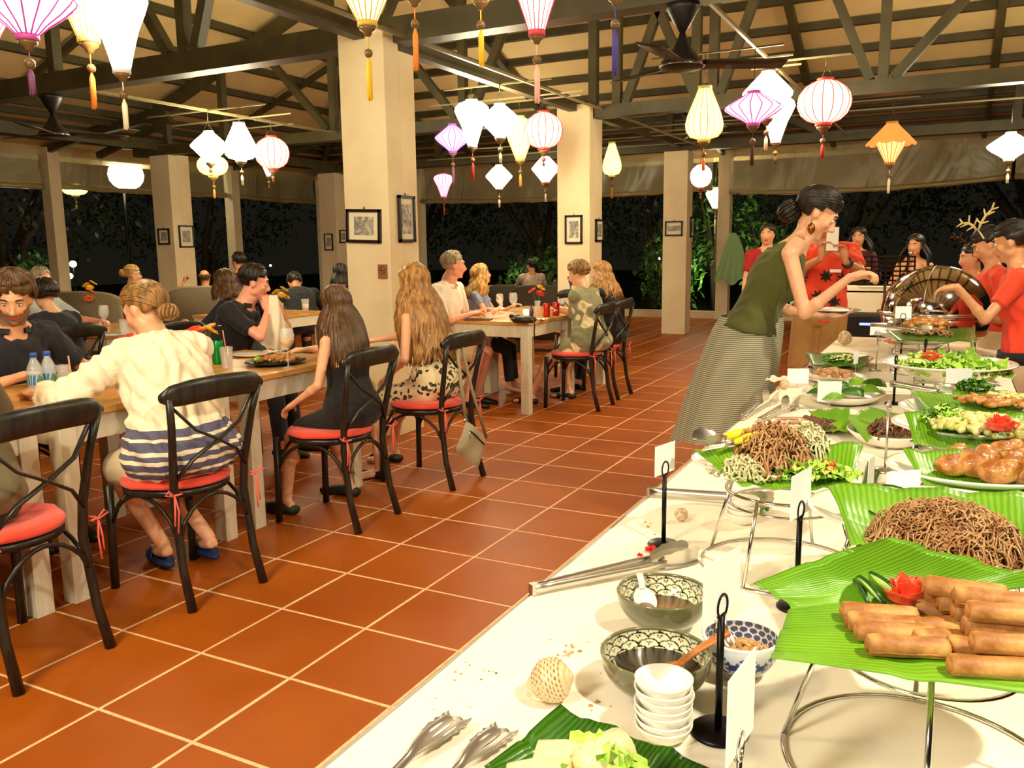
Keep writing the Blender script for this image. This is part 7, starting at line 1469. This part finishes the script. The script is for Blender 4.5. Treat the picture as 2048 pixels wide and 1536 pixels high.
# ================= performers' corner, garden =================
t = thing('music_stand', 'black perforated music stand before the dark maroon lady', 'music stand', aty(1766, 640, 8.6)*np.array([1, 1, 0])); mob('pole', G().tube([(0, 0, 0), (0, 0, 1.0)], .012, 8), M['matte'], t)
g = G(); R = np.array([[1, 0, 0], [0, math.cos(.5), -math.sin(.5)], [0, math.sin(.5), math.cos(.5)]]) 
for i in range(9): g.box(np.array([0, 0, 1.10])+R@np.array([-.24+.06*i, 0, 0]), (.014, .006, .30), R)
for i in range(7): g.box(np.array([0, 0, 1.10])+R@np.array([0, 0, -.15+.05*i]), (.5, .006, .014), R)
mob('desk', g, M['matte'], t, smooth=False)
for k in range(3): a = 2*PI*k/3; mob('leg', G().tube([(0, 0, .2), (.25*math.cos(a), .25*math.sin(a), .01)], .009, 6), M['matte'], t)
t = thing('side_table', 'white covered table of the performers', 'table', (-.55, 8.9, 0)); mob('tabletop', G().box((0, 0, .92), (.95, .4, .05)), M['napkin'], t, smooth=False); mob('front_cloth', G().box((0, -.19, .55), (.93, .02, .72)), M['napkin'], t, smooth=False)
for sx in (-.43, .43): mob('leg', G().box((sx, .1, .45), (.04, .04, .9)), M['matte'], t, smooth=False)
t = thing('loudspeaker', 'black loudspeaker with a blue glow behind the chafing dish', 'speaker', (-.62, 7.9, 0)); bevel(mob('cabinet', G().box((0, 0, .38), (.34, .3, .76)), M['matte'], t, smooth=False), .02); mob('cone', G().lathe([(.11, 0), (.09, .02), (.03, .035)], (0, -.152, .45), 24, R=np.array([[1, 0, 0], [0, 0, 1], [0, 1, 0]])@np.diag([1, 1, -1])), M['black'], t); mob('status_light', G().box((0, -.152, .68), (.12, .006, .02)), pbr('blue_led', (.05, .1, 1), emit=((.08, .12, 1), 6.)), t)
t = thing('coat_cloth', 'pale green cloth hanging from a hook at the slim outer post', 'cloth', (-3.45, 15.1, .0)); g = np.zeros((14, 14, 3))
for i in range(14):
    for j in range(14): u, v = i/13, j/13; w = .05+.24*u**.7; g[i, j] = ((v-.5)*2*w+.02*math.sin(u*5), .05*math.sin(v*14)*u, 1.55-.85*u+.06*math.sin(v*9)*u)
mob('cloth_body', G().sheet(g), pbr('pale_green_cloth', srgb(150, 184, 130), .8), t); mob('hook', G().tube([(0, 0, 1.55), (0, 0, 2.0), (.0, .2, 2.2), (0, .32, 2.25)], .012, 6), M['black'], t)
# garden: trees and shrubs seen in the dark behind the posts
def plant(x, y, h, r, n, label, seed, kind='bush', mat='foliage', cat='plant'):
    q = np.random.default_rng(seed); t = thing('garden_tree' if kind == 'tree' else 'garden_shrub', label, cat, (x, y, -.1)); g = G()
    for k in range(4 if kind == 'tree' else 6):
        a = q.uniform(0, 6.3); mob('branch', G().tube([(0, 0, 0), (.15*r*math.cos(a), .15*r*math.sin(a), h*.4), (.5*r*math.cos(a), .5*r*math.sin(a), h*.75), (.75*r*math.cos(a), .75*r*math.sin(a), h*.95)], [.05*r+.01, .035*r, .02*r, .008], 6), M['bark'], t)
    V = []; F_ = []
    for k in range(n):
        d = nrm([q.normal(), q.normal(), q.normal()*.9]); rr = q.uniform(.45, 1)**.6; c = np.array([d[0]*r*rr, d[1]*r*rr, h*(.62 if kind == 'tree' else .52)+d[2]*h*(.38 if kind == 'tree' else .5)*rr]); 
        if c[2] < .02: c[2] = .02
        f = nrm([q.normal(), q.normal(), q.normal()-.3]); s = nrm(np.cross(f, (q.normal(), .3, 1))); L = q.uniform(.09, .22); w = L*.24; b = len(V); V += [c, c+f*L*.5+s*w, c+f*L, c+f*L*.5-s*w]; F_.append((b, b+1, b+2, b+3))
    g.add(V, F_); T(mob('leaves', g, M[mat], t, smooth=False), kind='stuff'); return t
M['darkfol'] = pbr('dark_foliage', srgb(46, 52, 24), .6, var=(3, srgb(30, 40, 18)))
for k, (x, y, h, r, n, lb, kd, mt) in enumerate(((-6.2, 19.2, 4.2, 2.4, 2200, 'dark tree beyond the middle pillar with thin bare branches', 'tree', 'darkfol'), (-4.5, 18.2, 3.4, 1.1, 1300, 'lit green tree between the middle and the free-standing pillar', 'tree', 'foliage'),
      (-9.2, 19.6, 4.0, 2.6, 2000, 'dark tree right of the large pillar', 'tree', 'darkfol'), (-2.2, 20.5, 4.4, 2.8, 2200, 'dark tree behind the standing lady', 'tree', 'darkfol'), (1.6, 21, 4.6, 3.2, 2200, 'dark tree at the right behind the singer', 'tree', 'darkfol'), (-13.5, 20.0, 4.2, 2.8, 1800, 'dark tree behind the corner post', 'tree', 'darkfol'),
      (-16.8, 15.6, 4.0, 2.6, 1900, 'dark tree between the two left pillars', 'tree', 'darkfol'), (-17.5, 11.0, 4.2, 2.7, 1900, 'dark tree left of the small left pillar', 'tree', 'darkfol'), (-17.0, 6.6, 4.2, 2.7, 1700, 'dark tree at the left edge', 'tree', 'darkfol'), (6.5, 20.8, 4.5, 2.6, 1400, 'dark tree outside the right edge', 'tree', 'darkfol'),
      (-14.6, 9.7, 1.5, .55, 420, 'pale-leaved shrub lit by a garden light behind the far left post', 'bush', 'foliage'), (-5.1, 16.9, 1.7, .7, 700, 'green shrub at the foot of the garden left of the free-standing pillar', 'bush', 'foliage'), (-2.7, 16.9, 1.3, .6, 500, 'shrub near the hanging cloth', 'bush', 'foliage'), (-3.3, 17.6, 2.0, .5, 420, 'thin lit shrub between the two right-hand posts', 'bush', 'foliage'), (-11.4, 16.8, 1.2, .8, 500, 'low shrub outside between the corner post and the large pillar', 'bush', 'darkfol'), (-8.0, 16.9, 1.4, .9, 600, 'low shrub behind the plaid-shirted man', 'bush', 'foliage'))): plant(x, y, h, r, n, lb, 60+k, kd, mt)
LG = pbr('garden_bulb', (1, 1, .9), emit=((.95, 1, .8), 14.))
for (px, py, Y, X, r, lb) in ((146, 528, 0, -14.3, .06, 'small white garden light behind the far left post, upper one'), (140, 552, 0, -14.0, .05, 'small white garden light behind the far left post, lower one'), (541, 531, 18, 0, .03, 'tiny white garden light right of the head of the man wiping his mouth'), (1052, 555, 16.6, 0, .07, 'white light low in the garden by the man in the checked shirt'), (1318, 518, 17, 0, .03, 'tiny light in the shrub left of the free-standing pillar')):
    p = aty(px, py, Y) if Y else atx(px, py, X); t = thing('garden_light', lb, 'light', (p[0], p[1], -.1)); mob('globe', G().ell((0, 0, p[2]+.1), r), LG, t); mob('stake', G().tube([(0, 0, 0), (0, 0, p[2]+.1-r*.8)], .012, 6), M['black'], t)
for (x, y, z, e, c, tg) in ((-4.2, 16.6, .5, 14, (.9, 1, .6), (-4.6, 18.4, 2.2)), (-13.8, 9.6, .3, 8, (.9, 1, .7), (-14.6, 9.7, 1.0)), (-2.9, 16.2, .3, 5, (.85, 1, .6), (-3.3, 17.8, 1.4)), (-8, 16.0, .3, 5, (.9, 1, .6), (-8, 18.4, 1.2))):
    area('garden_spot', (x, y, z), .12, e, c, tg)
